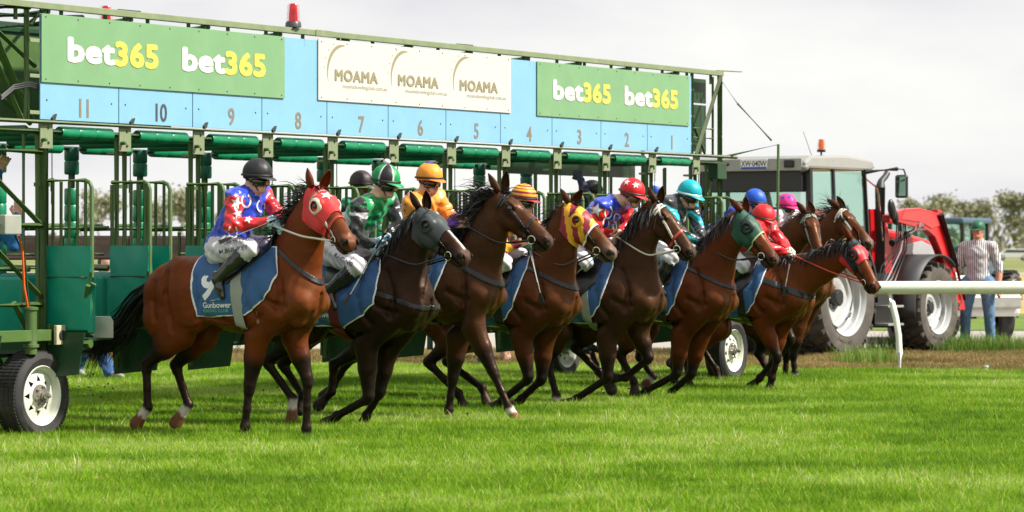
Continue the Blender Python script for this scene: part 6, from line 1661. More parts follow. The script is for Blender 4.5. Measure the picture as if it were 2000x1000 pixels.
# warning beacons bolted on the beam
def beacon(loc, label, col, m, base_m, s=1.0):
    b = empty('warning_beacon', loc); tag(b, label, 'beacon')
    mb = MB(); mb.lathe([(.070 * s, 0), (.068 * s, .035 * s), (.058 * s, .05 * s), (.001, .05 * s)], (0, 0, 0), (0, 0, 1), 20); mb.build('base', base_m, b, True)
    mb = MB(); mb.lathe([(.060 * s, .05 * s), (.060 * s, .08 * s), (.052 * s, .19 * s), (.045 * s, .203 * s), (.001, .205 * s)], (0, 0, 0), (0, 0, 1), 20); mb.build('dome', m, b, True)
    mb = MB(); mb.tube([(0, 0, .05 * s), (0, 0, .12 * s)], .012 * s, 8); mb.box((.01, 0, .14 * s), (.04 * s, .03 * s, .05 * s)); mb.build('reflector', mat('beacon_inner', (.10, .01, .01), .3), b)
    mb = MB(); mb.tube([(.05, -.03, .01), (.0, -.08, -.02), (-.08, -.05, .0), (-.12, 0, -.01)], .005, 5); mb.build('wire', M_BLACK, b, True)
    return b
M_RLENS = mat('red_lens', (.80, .006, .010), .12, noise=0, trans=.65, coat=.5); M_OLENS = mat('orange_lens', (.90, .17, .004), .12, noise=0, trans=.6, coat=.5)
beacon(Matrix.Rotation(radians(60.26), 3, 'Z') @ T(3.48, 0, 3.352) + G.location, 'red warning beacon standing on the top beam of the gate', None, M_RLENS, mat('beacon_base', (.05, .05, .06), .4))
beacon(Matrix.Rotation(radians(60.26), 3, 'Z') @ T(2.1, .95, 3.28) + G.location, 'red beacon half hidden behind the gate sign, on the rear beam', None, M_RLENS, mat('beacon_base', (.05, .05, .06), .4))
# ================================================================== TRACTORS, UTE, CAR
M_TRED = mat('tractor_red', (.50, .006, .010), .28, noise=.05, coat=.6, dirt=(.50, .06, .05, .3), dscale=3)
M_TGREY = mat('cab_grey', (.30, .30, .28), .35, noise=.06, coat=.3)
M_TBLK = mat('cab_black', (.014, .014, .015), .35, noise=.15)
M_FEND = mat('fender_black', (.030, .031, .034), .5, noise=.1)
M_SILV = mat('bonnet_silver', (.50, .52, .53), .3, metal=.3, noise=.05, coat=.4)
M_RIMS = mat('tractor_rim', (.48, .50, .50), .35, metal=.15, noise=.08, dirt=(.40, .36, .30, .4), dscale=4)
M_TTYRE = mat('tractor_tyre', (.075, .066, .056), .85, noise=.25, nscale=5, dirt=(.19, .155, .115, .8), dscale=3)
M_TLUG = mat('tractor_lug', (.030, .027, .024), .8, noise=.3, nscale=8, dirt=(.15, .12, .09, .4), dscale=4)
M_GLASS = bpy.data.materials.new('tinted_glass'); M_GLASS.use_nodes = True
_n = M_GLASS.node_tree; _b = _n.nodes['Principled BSDF']; _t = _n.nodes.new('ShaderNodeBsdfTransparent'); _t.inputs[0].default_value = (.78, .96, .88, 1)
_x = _n.nodes.new('ShaderNodeMixShader'); _x.inputs[0].default_value = .18; _b.inputs['Base Color'].default_value = (.30, .42, .38, 1); _b.inputs['Roughness'].default_value = .04
_n.links.new(_t.outputs[0], _x.inputs[1]); _n.links.new(_b.outputs[0], _x.inputs[2]); _n.links.new(_x.outputs[0], _n.nodes['Material Output'].inputs[0])
M_MIRR = mat('mirror_glass', (.35, .42, .36), .03, metal=1.0, noise=0)
M_CHROME = mat('chrome', (.65, .65, .63), .15, metal=1.0, noise=.05)

def ag_wheel(parent, c, R, rr, w, side=-1, lugs=22, hubr=.16, inset=.22, steer=0.0, text=None):
    """agricultural wheel: c = centre of the outer face; side -1 faces -Y"""
    wr = empty('wheel', c, 0, parent); wr.rotation_euler = (0, 0, steer); ay = Vector((0, -side, 0))    # inward
    mb = MB(); Rm = R - .055
    mb.lathe([(rr, .03), (rr + .01, .0), (rr + (Rm - rr) * .5, -.03), (Rm - .03, -.015), (Rm, .03), (Rm, w - .03), (Rm - .03, w), (rr, w - .03)], (0, 0, 0), ay, 64); mb.build('tyre', M_TTYRE, wr, True)
    mb = MB()
    for k in range(lugs):
        for half in (0, 1):
            a = 2 * pi * (k + .5 * half) / lugs
            def P_(an, y, r): return Vector((cos(an) * r, -side * y, sin(an) * r))
            da = 2 * pi / lugs; y0, y1 = (.0, w * .56) if half == 0 else (w, w * .44); sw = .62
            A = [(a, y0), (a + da * .26, y0), (a + da * (sw + .22), y1), (a + da * sw, y1)]
            vs = [P_(an, y, Rm - .01) for an, y in A] + [P_(an + da * .02, y, R) for an, y in A]
            mid_lo = None
            mb.add(vs, [(0, 1, 2, 3), (4, 7, 6, 5), (0, 4, 5, 1), (1, 5, 6, 2), (2, 6, 7, 3), (3, 7, 4, 0)])
            s_ = -.012 if half == 0 else w + .012                      # shoulder of the lug, down the sidewall
            vs = [P_(a, s_, Rm - .075), P_(a + da * .26, s_, Rm - .055), P_(a, s_, R - .012), P_(a + da * .26, s_, R - .012)] + [P_(a, y0 + (.03 if half == 0 else -.03), Rm - .07), P_(a + da * .26, y0 + (.03 if half == 0 else -.03), Rm - .05), P_(a, y0 + (.01 if half == 0 else -.01), R), P_(a + da * .26, y0 + (.01 if half == 0 else -.01), R)]
            mb.add(vs, [(0, 1, 3, 2), (4, 6, 7, 5), (0, 2, 6, 4), (1, 5, 7, 3), (2, 3, 7, 6), (0, 4, 5, 1)])
    tag(mb.build('tread_lugs', M_TLUG, wr), kind='stuff')
    mb = MB(); mb.lathe([(rr + .012, .0), (rr + .0, -.012), (rr - .012, .004), (rr - .03, .05), (rr - .05, .06), (rr - .055, .13), (rr - .085, .15), (rr - .09, w * .55), (rr - .12, w * .6)], (0, 0, 0), ay, 56); mb.build('rim', M_RIMS, wr, True)
    # dished disc with a scalloped edge
    vs = []; fs = []; n = 48; prof = [(.03, inset - .03), (hubr, inset - .03), (hubr + .03, inset - .05), (hubr + (rr - hubr) * .45, inset - .04), (rr * .72, inset - .10)]
    for r, y in prof:
        for k in range(n): a = 2 * pi * k / n; q = r if r < rr * .6 else r * (1.06 - .10 * abs(sin(a * 2))); vs.append(Vector((cos(a) * q, -side * y, sin(a) * q)))
    for i in range(len(prof) - 1):
        for k in range(n): fs.append((i * n + k, i * n + (k + 1) % n, (i + 1) * n + (k + 1) % n, (i + 1) * n + k))
    mb = MB(); mb.add(vs, fs); d = mb.build('wheel_disc', M_RIMS, wr, True); s_ = d.modifiers.new('thickness', 'SOLIDIFY'); s_.thickness = .012
    for k in range(4):
        a = pi / 4 + pi / 2 * k + .2; mb = MB(); mb.bar(Vector((cos(a) * rr * .68, -side * (inset - .09), sin(a) * rr * .68)), Vector((cos(a) * (rr - .05), -side * (inset - .05), sin(a) * (rr - .05))), .12, .012, ay); mb.build('disc_lug', M_RIMS, wr)
        for e in (-.05, .05): mb = MB(); mb.lathe([(.001, -.02), (.014, -.018), (.014, 0)], (cos(a + e) * (rr - .09), -side * (inset - .09), sin(a + e) * (rr - .09)), ay, 6); mb.build('bolt', M_HUB, wr)
    mb = MB(); mb.lathe([(.001, inset - .09), (.05, inset - .09), (.06, inset - .05), (hubr * .62, inset - .045), (hubr * .66, inset - .02)], (0, 0, 0), ay, 20); mb.build('hub', M_RIMS, wr, True)
    for k in range(8):
        a = 2 * pi * k / 8; mb = MB(); mb.lathe([(.001, inset - .075), (.016, inset - .073), (.018, inset - .03)], (cos(a) * hubr * .8, 0, sin(a) * hubr * .8), ay, 6); mb.build('wheel_nut', M_HUB, wr)
    if text:
        for i, ch in enumerate(text):
            tx = text_mesh(ch, .075, .002); o = link('lettering', tx.copy(), M_TLUG, wr); a = radians(-118 + 6.2 * i); r = rr + (Rm - rr) * .42
            ax = Vector((-sin(a), 0, cos(a))); up = Vector((-cos(a), 0, -sin(a))); p = Vector((cos(a) * r, side * .036, sin(a) * r))
            M_ = Matrix((ax, up, ax.cross(up))).transposed().to_4x4(); M_.translation = p; o.matrix_basis = M_
    return wr
TF = Frame(1530.7, 43.75, 0, base=radians(54.6))
TR = empty('tractor', TF.O, TF.rz); tag(TR, 'big red tractor with grey cab roof, orange beacon and red front loader arm', 'tractor')
ag_wheel(TR, (0, -.95, .79), .79, .50, .54, -1, 22, .17, .24, text='540/65'); ag_wheel(TR, (0, .95, .79), .79, .50, .54, 1, 22, .17, .24)
ag_wheel(TR, (2.60, -.90, .62), .62, .36, .42, -1, 20, .12, .20, text='65 R28'); ag_wheel(TR, (2.60, .90, .62), .62, .36, .42, 1, 20, .12, .20)
def tprism(name, px, y0, y1, m, parent=None, bevel=.012, yref=None):
    """side outline in photo pixels at local y=y0, extruded to y1"""
    P_ = [TF.loc(x, y, y0 if yref is None else yref) for x, y in px]; mb = MB(); mb.prism([(p[0], p[2]) for p in P_], (0, y0, 0), (1, 0, 0), (0, 0, 1), -(y1 - y0)); return mb.build(name, m, parent or TR, False, bevel)
tl = lambda x, y, yl=-.80: Vector(TF.loc(x, y, yl))
CY = .80
# cab corner stations on the right side plane, mirrored to the left
def X_(px, yl=-CY): return float(TF.loc(px, 400, yl)[0])
def Z_(px, py, yl=-CY): return float(TF.loc(px, py, yl)[2])
xr, xb, xf = X_(1580), X_(1626), X_(1690); zr = Z_(1580, 332); zl = 1.05; xf0 = X_(1712)
cab = empty('cab', (0, 0, 0), 0, TR)
rf = MB(); n = 10; prof = [(xr - .16, zr + .02), (xr - .18, zr + .10), (xr - .02, zr + .185), (xr + .9, zr + .21), (xf + .12, zr + .16), (xf + .20, zr + .05), (xf + .05, zr + .01)]
rf.prism(prof, (0, -CY - .05, 0), (1, 0, 0), (0, 0, 1), -(2 * CY + .10)); rf.build('cab_roof', M_TGREY, cab, False, .035)
for s in (-1, 1):
    y = s * CY
    for nm, a, b, w in (('rear_pillar', (xr, y, zr + .02), (xr + .02, y * 1.02, zl), .075), ('door_pillar', (xb, y, zr + .02), (xb + .07, y * 1.02, zl), .05), ('front_pillar', (xf, y * .97, zr + .02), (xf0 + .06, y * .82, zl + .05), .06)):
        mb = MB(); mb.bar(a, b, w, w); mb.build(nm, M_TBLK, cab, False, .01)
    mb = MB(); e = 0.004 * s
    for q in (((xr + .03, y, zr), (xb - .03, y, zr), (xb + .04, y, zl), (xr + .05, y, zl)),): mb.add([Vector(v) + Vector((0, e, 0)) for v in q], [(0, 1, 2, 3)])
    mb.build('side_window', M_GLASS, cab)
    mb = MB(); mb.add([(xb + .03, y, zr), (xf - .02, y * .97, zr), (xf0 + .02, y * .82, zl + .05), (xb + .10, y, zl + .02)], [(0, 1, 2, 3)]); mb.build('door_glass', M_GLASS, cab)
    mb = MB(); mb.tube([(xb + .14, y * 1.03, 1.5), (xb + .16, y * 1.03, 1.9)], .012, 6); mb.build('door_handle', M_TBLK, cab)
mb = MB(); mb.add([(xf, -CY * .95, zr), (xf, CY * .95, zr), (xf0 + .06, CY * .8, zl), (xf0 + .06, -CY * .8, zl)], [(0, 1, 2, 3)]); mb.build('windscreen', M_GLASS, cab)
mb = MB(); mb.add([(xr - .02, -CY * .86, zr - .12), (xr - .02, CY * .86, zr - .12), (xr - .02, CY * .86, 1.55), (xr - .02, -CY * .86, 1.55)], [(0, 1, 2, 3)]); mb.build('rear_window', M_GLASS, cab)
mb = MB(); mb.box((xr - .04, 0, zr - .12), (.14, 2 * CY - .1, .32)); mb.box((xr, 0, 1.46), (.06, 2 * CY - .1, .18)); mb.box((xr + .2, 0, 1.2), (.5, 1.2, .5)); mb.build('rear_frame', M_TBLK, cab, False, .015)
mb = MB(); mb.box((xr + .55, .0, 1.32), (.45, .5, .14)); mb.box((xr + .34, 0, 1.66), (.12, .46, .62)); mb.build('driver_seat', M_TBLK, cab, False, .05)
mb = MB(); mb.tube([(xr + 1.05 + .17 * cos(t), .19 * sin(t), 1.72 + .06 * cos(t)) for t in np.linspace(0, 2 * pi, 17)], .014, 6, False); mb.tube([(xr + 1.05, 0, 1.72), (xr + 1.3, 0, 1.2)], .03, 6); mb.build('steering_wheel', M_TBLK, cab, True)
mb = MB(); mb.box((xr + .75, 0, 1.02), (1.35, 1.5, .08)); mb.build('cab_floor', M_TBLK, cab, False, .01)
# rear fascia: light, plate
pf = [TF.locx(x, y, xr - .19) for x, y in ((1450, 314), (1496, 310), (1496, 327), (1450, 331))]
yc, zc = float(np.mean([p[1] for p in pf])), float(np.mean([p[2] for p in pf])); pw = abs(pf[0][1] - pf[1][1]); yc = yc
mb = MB(); mb.box((xr - .175, 0, zr + .07), (.03, 2 * CY, .16)); mb.build('roof_fascia', M_TGREY, cab, False, .01)
mb = MB(); mb.box((xr - .195, yc, zr + .085), (.012, .40, .125)); pl = mb.build('number_plate', M_WPIPE, cab, False, .003)
mb = MB(); mb.box((xr - .203, yc, zr + .033), (.004, .38, .022)); mb.build('plate_band', M_TBLUE if False else mat('plate_blue', (.02, .06, .45), .4), pl)
tx = text_mesh('XW·040W', .105, .001, 0, .95, 'CENTER'); o = link('lettering', tx.copy(), M_BLACK, pl); o.rotation_euler = (radians(90), 0, radians(-90)); o.location = (xr - .2035, yc, zr + .052); o.scale = (.82, 1, 1)
for yy in (-.62, .58): mb = MB(); mb.box((xr - .20, yy, zr + .08), (.03, .15, .10)); mb.build('roof_lamp', M_TBLK, cab, False, .02)
mb = MB(); mb.ball((xr - .12, -CY + .02, zr + .03), (.07, .085, .060)); mb.build('work_lamp', mat('lamp_glass', (.22, .23, .22), .1, coat=1), cab, True)
mb = MB(); mb.tube([tl(1590, 313, -.72), tl(1602, 312, -.72), tl(1604, 306, -.72), tl(1604, 296, -.72)], .014, 6); mb.build('beacon_bracket', M_TBLK, TR, True)
mb = MB(); mb.lathe([(.055, 0), (.058, .03), (.001, .03)], tl(1604, 297, -.72), (0, 0, 1), 16); mb.build('beacon_base', M_TBLK, TR, True)
mb = MB(); mb.lathe([(.054, .03), (.052, .10), (.042, .165), (.001, .17)], tl(1604, 297, -.72), (0, 0, 1), 16); mb.build('beacon_dome', M_OLENS, TR, True)
mb = MB(); mb.tube([tl(1588, 312, -.7), tl(1569, 257, -.7)], .004, 4); mb.build('aerial', M_TBLK, TR)
# mirror
mb = MB(); mb.tube([tl(1688, 336, -.85), tl(1752, 330, -1.05)], [.035, .028], 8); mb.tube([tl(1752, 330, -1.05), tl(1765, 331, -1.05), tl(1770, 345, -1.05)], .012, 6); mb.build('mirror_arm', M_TBLK, TR, True)
mc = tl(1761, 364, -1.05); mb = MB(); mb.box(mc, (.07, .20, .31), rz=radians(-12)); mr_ = mb.build('mirror_housing', M_TBLK, TR, False, .03)
mb = MB(); mb.box(mc + Vector((-.037, -.008, 0)), (.006, .155, .26), rz=radians(-12)); mb.build('mirror_glass', M_MIRR, mr_, False, .002)
# exhaust
mb = MB(); mb.tube([tl(1719, 580, -.55), tl(1719, 366, -.55), tl(1721, 354, -.55), tl(1729, 345, -.55), tl(1733, 338, -.55)], [.075, .070, .045, .042, .042], 14); mb.build('exhaust_stack', M_FEND, TR, True)
mb = MB(); mb.tube([tl(1692, 350, -.72), tl(1712, 366, -.66), tl(1716, 380, -.64), tl(1724, 470, -.64)], .012, 6); mb.build('grab_rail', M_CHROME, TR, True)
# bonnet, chassis
tprism('bonnet', [(1704, 440), (1765, 452), (1815, 468), (1846, 500), (1852, 590), (1704, 600)], -.40, .40, M_TRED, bevel=.05)
tprism('bonnet_side_panel', [(1768, 478), (1800, 470), (1830, 485), (1846, 520), (1836, 545), (1770, 545)], -.415, -.402, M_SILV, bevel=.004)
tprism('engine_block', [(1690, 560), (1850, 570), (1848, 640), (1690, 640)], -.32, .32, M_TBLK, bevel=.02)
mb = MB(); mb.box((.55, 0, .75), (1.5, .55, .5)); mb.tube([(0, -.85, .79), (0, .85, .79)], .12, 10); mb.tube([(2.6, -.8, .62), (2.6, .8, .62)], .09, 10); mb.build('axle_housing', M_TBLK, TR, False, .03)
for s in (-1, 1):                                   # rear fenders, front mudguards, steps
    mb = MB(); mb.lathe([(.86, 0), (.86, .42), (.80, .44)], (0, s * .50, .79), (0, s, 0), 24, radians(-10) if s < 0 else radians(-10), radians(185)); 
    o = mb.build('rear_fender', M_FEND if s < 0 else M_FEND, TR, True); o.modifiers.new('thickness', 'SOLIDIFY').thickness = .02
    mb = MB(); fs_ = []; vs = []; n = 16
    for k in range(n + 1):
        a = radians(52 + 138 * k / n)
        for yy in (.42, .92): vs.append((2.62 + cos(a) * .71, s * yy, .62 + sin(a) * .71))
    for k in range(n): fs_.append((2 * k, 2 * k + 1, 2 * k + 3, 2 * k + 2))
    mb.add(vs, fs_); o = mb.build('front_mudguard', M_FEND, TR, True); o.modifiers.new('thickness', 'SOLIDIFY').thickness = .02
    for z in (.42, .66): mb = MB(); mb.box((1.25, s * .88, z), (.42, .22, .03)); mb.build('cab_step', M_GALV, TR, False, .005)
    mb = MB(); mb.box((1.25, s * .78, .75), (.5, .05, .7)); mb.build('step_frame', M_TBLK, TR)
# loader arms
arm = [(1738, 420), (1768, 408), (1800, 406), (1834, 417), (1846, 436), (1866, 505), (1884, 590), (1886, 606), (1873, 606), (1860, 560), (1838, 490), (1826, 462), (1812, 450), (1790, 442), (1738, 434)]
tprism('loader_arm', arm, -.86, -.74, M_TRED, yref=-.86); tprism('loader_arm', arm, .74, .86, M_TRED, yref=-.86)
tprism('loader_arm_flange', [(1768, 413), (1800, 411), (1828, 421), (1838, 440), (1820, 446), (1800, 434), (1760, 428)], -.872, -.862, mat('tractor_red_pale', (.50, .05, .05), .4), bevel=.002)
tprism('loader_mount', [(1700, 408), (1726, 408), (1740, 470), (1746, 560), (1706, 570)], -.50, -.38, M_TRED); tprism('loader_mount', [(1700, 408), (1722, 408), (1734, 470), (1740, 560), (1706, 570)], .38, .50, M_TRED, yref=-.50)
tprism('loader_bracket', [(1832, 408), (1842, 412), (1840, 440), (1830, 438)], -.80, -.70, M_TRED)
mb = MB(); mb.tube([tl(1838, 418, -.90), tl(1868, 520, -.90)], .038, 10); mb.tube([tl(1868, 520, -.90), tl(1884, 585, -.90)], .02, 8); mb.build('crowd_cylinder', M_TBLK, TR, True)
mb = MB(); mb.tube([tl(1772, 458, -.90), tl(1800, 440, -.90)], .042, 10); mb.build('lift_cylinder', M_CHROME, TR, True)
mb = MB(); mb.tube([tl(1742, 475, -.90), tl(1772, 458, -.90)], .048, 10); mb.build('cylinder_barrel', M_TBLK, TR, True)
mb = MB(); mb.ball(tl(1742, 410, -.95), (.07, .05, .15), M=Matrix.Rotation(radians(-18), 3, 'Y')); mb.ball(tl(1748, 424, -.95), (.06, .05, .11), M=Matrix.Rotation(radians(-18), 3, 'Y')); mb.build('work_lamp', M_TBLK, TR, True)
for k in range(6):
    mb = MB(); a = 1752 + k * 3.2; mb.tube([tl(a, 432 + k, -.92), tl(a - 2 + k, 470, -.94), tl(a - 8 + k * 2, 490, -.93), tl(1722 + k * 5, 520 + k * 6, -.90), tl(1712 + k * 4, 560, -.88)], .010, 5); mb.build('hydraulic_hose', M_CHROME if k == 3 else M_TBLK, TR, True)
tx = text_mesh('FL 4018', .13, .004); o = link('lettering', tx.copy(), M_WPIPE, TR); p0, p1 = tl(1861, 512, -.865), tl(1879, 570, -.865); d = (p1 - p0).normalized(); up = Vector((d.z, 0, -d.x)); up = up if up.x > 0 else -up
M_ = Matrix((d, up, d.cross(up))).transposed().to_4x4(); M_.translation = p0 - up * .05; o.matrix_basis = M_
mb = MB(); mb.box((-.9, 0, .50), (1.3, .12, .10)); mb.tube([(-.3, -.35, .45), (-1.0, -.4, .40)], .035, 8); mb.tube([(-.3, .35, .45), (-1.0, .4, .40)], .035, 8); mb.build('hitch', M_TBLK, TR)

# ---- blue cabbed tractor parked behind
BF = Frame(1826, 66.0, 0, base=radians(62)); BT = empty('tractor', BF.O, BF.rz); tag(BT, 'older tractor with pale blue cab roof, behind the red loader arm', 'tractor')
M_BCAB = mat('cab_blue', (.05, .10, .16), .4, noise=.1)
mb = MB(); mb.box((0.2, 0, 1.94), (1.65, 1.65, .12)); mb.build('cab_roof', M_BCAB, BT, False, .04)
for sx in (-.5, .05, .9):
    for sy in (-.76, .76): mb = MB(); mb.bar((sx, sy, 1.90), (sx + .03, sy, .9), .07, .07); mb.build('cab_pillar', M_TBLK, BT)
mb = MB()
for sy in (-.75, .75): mb.add([(-.5, sy, 1.88), (.9, sy, 1.88), (.95, sy, 1.0), (-.5, sy, 1.0)], [(0, 1, 2, 3)])
mb.add([(-.5, -.75, 1.88), (-.5, .75, 1.88), (-.5, .75, 1.0), (-.5, -.75, 1.0)], [(0, 1, 2, 3)]); mb.add([(.92, -.75, 1.88), (.92, .75, 1.88), (.95, .75, 1.0), (.95, -.75, 1.0)], [(0, 1, 2, 3)]); mb.build('cab_glass', M_GLASS, BT)
mb = MB(); mb.box((.1, 0, .85), (1.3, 1.4, .5)); mb.build('cab_base', M_TBLK, BT, False, .03)
mb = MB(); mb.box((1.75, 0, 1.1), (1.5, .7, .7)); mb.build('bonnet', M_BCAB, BT, False, .06)
for x, R in ((0, .72), (2.3, .48)):
    for s in (-1, 1): ag_wheel(BT, (x, s * .85, R), R, R * .58, .40, s, 20, .12, .18)

# ---- white ute beyond, and a far car
M_CARW = mat('car_white', (.72, .73, .72), .25, noise=.03, coat=.6)
M_CARG = mat('car_glass', (.02, .03, .03), .06, noise=0, coat=.6)
def road_wheel(parent, c, R, w=.22):
    wr = empty('wheel', c, 0, parent); mb = MB(); mb.lathe([(R * .62, .0), (R - .05, -.01), (R - .01, .01), (R, .04), (R, w), (R * .6, w)], (0, 0, 0), (0, 1, 0), 32); mb.build('tyre', M_TYRE, wr, True)
    mb = MB(); mb.lathe([(.001, .0), (.06, .0), (.07, .03), (R * .55, .05), (R * .62, .005)], (0, 0, 0), (0, 1, 0), 24); mb.build('rim', M_GALV, wr, True)
    for k in range(5): a = 2 * pi * k / 5; mb = MB(); mb.bar((.05 * cos(a), .01, .05 * sin(a)), (R * .58 * cos(a), .005, R * .58 * sin(a)), .06, .03, (0, 1, 0)); mb.build('rim_spoke', M_GALV, wr)
UF = Frame(1822, 51.0, 0, base=radians(104)); UT = empty('utility', UF.O, UF.rz); tag(UT, 'white ute parked on the road behind the tractor and the standing man', 'ute')
mb = MB(); mb.prism([(-1.35, .45), (-1.35, .92), (.25, .92), (.45, 1.0), (1.85, .95), (2.2, .80), (2.25, .42), (-1.3, .40)], (0, -.88, 0), (1, 0, 0), (0, 0, 1), -1.76); mb.build('body', M_CARW, UT, False, .06)
mb = MB(); mb.box((-1.42, 0, .62), (.12, 1.7, .20)); mb.build('bumper', M_GALV, UT, False, .03)
mb = MB(); mb.box((-1.49, .4, .62), (.012, .36, .12)); pl = mb.build('number_plate', M_WPIPE, UT); tx = text_mesh('1S6·7HK', .09, .001, 0, .95, 'CENTER'); o = link('lettering', tx.copy(), M_BLACK, pl); o.rotation_euler = (radians(90), 0, radians(-90)); o.location = (-1.497, .4, .585); o.scale = (.8, 1, 1)
for x in (-.75, 1.45):
    for s in (-1, 1):
        road_wheel(UT, (x, s * .90 if s < 0 else .68, .36), .36)
        mb = MB(); mb.lathe([(.44, 0), (.44, .04), (.40, .05)], (x, s * .87, .38), (0, s, 0), 20, 0, pi); mb.build('wheel_arch', M_TBLK, UT, True)
CF = Frame(1978, 430.0, 0, base=radians(176)); CZ = ground_h(0, 430); CR = empty('parked_car', (CF.O.x, 430, CZ), CF.rz); tag(CR, 'white station wagon far off beyond the straw field', 'car')
mb = MB(); mb.prism([(-2.3, .35), (-2.3, .95), (-2.1, 1.0), (-1.6, 1.5), (.9, 1.52), (1.5, 1.02), (2.2, .92), (2.35, .35)], (0, -.9, 0), (1, 0, 0), (0, 0, 1), -1.8); mb.build('body', M_CARW, CR, False, .08)
for s in (-1, 1):
    mb = MB(); mb.prism([(-1.9, 1.03), (-1.5, 1.42), (.8, 1.44), (1.3, 1.05)], (0, s * .905, 0), (1, 0, 0), (0, 0, 1), .01 * s); mb.build('side_window', M_CARG, CR)
    for x in (-1.4, 1.4): road_wheel(CR, (x, s * .9 if s < 0 else .68, .36), .36)
mb = MB(); mb.prism([(0, 0), (1.3, 0), (1.1, .36), (.2, .36)], (-2.0, .65, 1.06), (0, -1, 0), (.75, 0, .66), .01); mb.build('rear_window', M_CARG, CR)
# ================================================================== RUNNING RAIL, PEG, STANDING PEOPLE
M_RAILW = mat('rail_white', (.74, .77, .66), .32, noise=.06, nscale=3, dirt=(.42, .50, .26, .35), dscale=3)
RR = empty('running_rail', (38.5 * .738 / 6.5, 38.5, 0)); tag(RR, 'white plastic running rail on a curved post at the right', 'rail')
o_ = RR.location; zr_ = .985
mb = MB(); n = 24; L_ = 3.2; mb.tube([(-.28, 0, zr_), (-.25, 0, zr_), (L_, 0, zr_), (L_ + 4, .0, zr_)], [.060, .075, .075, .075], n); mb.build('rail_tube', M_RAILW, RR, True)
def rp(x, y, Z=38.5): q = at(x, y, Z); return q - o_
mb = MB(); mb.tube([rp(1736, 572), rp(1742, 590, 38.48), rp(1750, 622, 38.42), rp(1755, 655, 38.38), rp(1757, 692, 38.35)], .036, 12); mb.build('post_bend', M_RAILW, RR, True)
mb = MB(); mb.tube([rp(1757, 688, 38.35), rp(1757, 735, 38.35)], .040, 12); mb.build('post_socket', M_WPIPE, RR, True)
pg = empty('marker_peg', ground_px(1923, 732)); tag(pg, 'small white marker peg leaning at the turf edge under the man', 'peg')
mb = MB(); mb.tube([(0, 0, -.02), (.02, 0, .10)], [.022, .030], 10); mb.build('peg_body', M_WPIPE, pg, True)
mb = MB(); mb.tube([(.02, 0, .095), (.024, 0, .115)], [.034, .030], 10); mb.build('peg_cap', M_WPIPE, pg, True)

M_JEAN = mat('denim', (1, 1, 1), .85, attr='col', noise=.35, nscale=5, bump=.006, bscale=14)
M_STRIPE = bpy.data.materials.new('striped_shirt'); M_STRIPE.use_nodes = True
_n = M_STRIPE.node_tree; _b = _n.nodes['Principled BSDF']; tc = _n.nodes.new('ShaderNodeTexCoord'); wv = _n.nodes.new('ShaderNodeTexWave'); wv.bands_direction = 'Y'; wv.inputs['Scale'].default_value = 11.0; wv.inputs['Distortion'].default_value = .0
rp_ = _n.nodes.new('ShaderNodeValToRGB'); rp_.color_ramp.elements[0].position = .38; rp_.color_ramp.elements[0].color = (.10, .10, .13, 1); rp_.color_ramp.elements[1].position = .50; rp_.color_ramp.elements[1].color = (.66, .66, .66, 1)
_n.links.new(tc.outputs['Object'], wv.inputs['Vector']); _n.links.new(wv.outputs['Fac'], rp_.inputs[0]); _n.links.new(rp_.outputs[0], _b.inputs['Base Color']); _b.inputs['Roughness'].default_value = .8
nb_ = _n.nodes.new('ShaderNodeTexNoise'); nb_.inputs['Scale'].default_value = 12; bp_ = _n.nodes.new('ShaderNodeBump'); bp_.inputs['Distance'].default_value = .003; _n.links.new(tc.outputs['Object'], nb_.inputs['Vector']); _n.links.new(nb_.outputs['Fac'], bp_.inputs['Height']); _n.links.new(bp_.outputs[0], _b.inputs['Normal'])
def stand(px, Z, heading, name='person', label='', J=None, st=None, zf=0.0, height=1.8, h=.009, group=None):
    """upright figure facing heading (radians); J overrides joints in own metres (x forward, y left)"""
    k = height / 1.8
    D = dict(head=(.03, 0, 1.66), pelvis=(0, 0, .98), shr=(0, -.20, 1.44), shl=(0, .20, 1.44), elr=(-.02, -.27, 1.15), ell=(-.02, .27, 1.15), wrr=(.08, -.27, .90), wrl=(.08, .27, .90),
             hipr=(0, -.10, .92), hipl=(0, .10, .92), knr=(.02, -.13, .50), knl=(.02, .13, .50), anr=(-.02, -.16, .09), anl=(-.02, .16, .09), toer=(.13, -.18, .035), toel=(.13, .18, .035))
    D.update(J or {}); D = {a: V3(*v) * k for a, v in D.items()}
    return person(name, label, (Z * (px - 1000) / F, Z, zf), heading, D, st, h, 'person', group)
def cap(Pn, col, peak_col, r=(.112, .094, .10), peak_len=.08, nm='cap'):
    hn = helmet(Pn['root'], Pn['c'] + Pn['ax'][2] * .028, Pn['ax'], lambda az, el: col, peak_col=peak_col, r=r, band=False, peak_len=peak_len, m=M_HELM)
    hn.name = nm
    for c in list(hn.children):
        if c.name.startswith('chin_strap'): bpy.data.objects.remove(c)
    return hn
man = stand(1911, 46.4, radians(-108), label='man in striped shirt, jeans and green cap standing by the rail',
    J=dict(shr=(0, -.185, 1.42), shl=(0, .185, 1.42), elr=(-.04, -.29, 1.16), ell=(-.05, .28, 1.15), wrr=(.05, -.30, .88), wrl=(.04, .28, .86), hipr=(0, -.12, .92), hipl=(0, .12, .92), knr=(.02, -.17, .50), knl=(.02, .15, .50), anr=(-.02, -.19, .09), anl=(-.02, .17, .09)),
    st=dict(shirt=(.6, .6, .6), legs=(.10, .19, .32), face=(1, -.35, -.05), m_top=M_STRIPE, m_legs=M_JEAN, boots=False, boot=(.05, .03, .02), bulk=1.06, size=1.02, folds=.4, bare_arms=True, relaxed=True, skin=(.52, .24, .15), collar=True, eyes=True, shiny=False, hair=(.10, .06, .04), hand_up=(.3, -1, 0)), height=1.84, h=.0085)
cap(man, (.015, .11, .055), (.012, .09, .045))
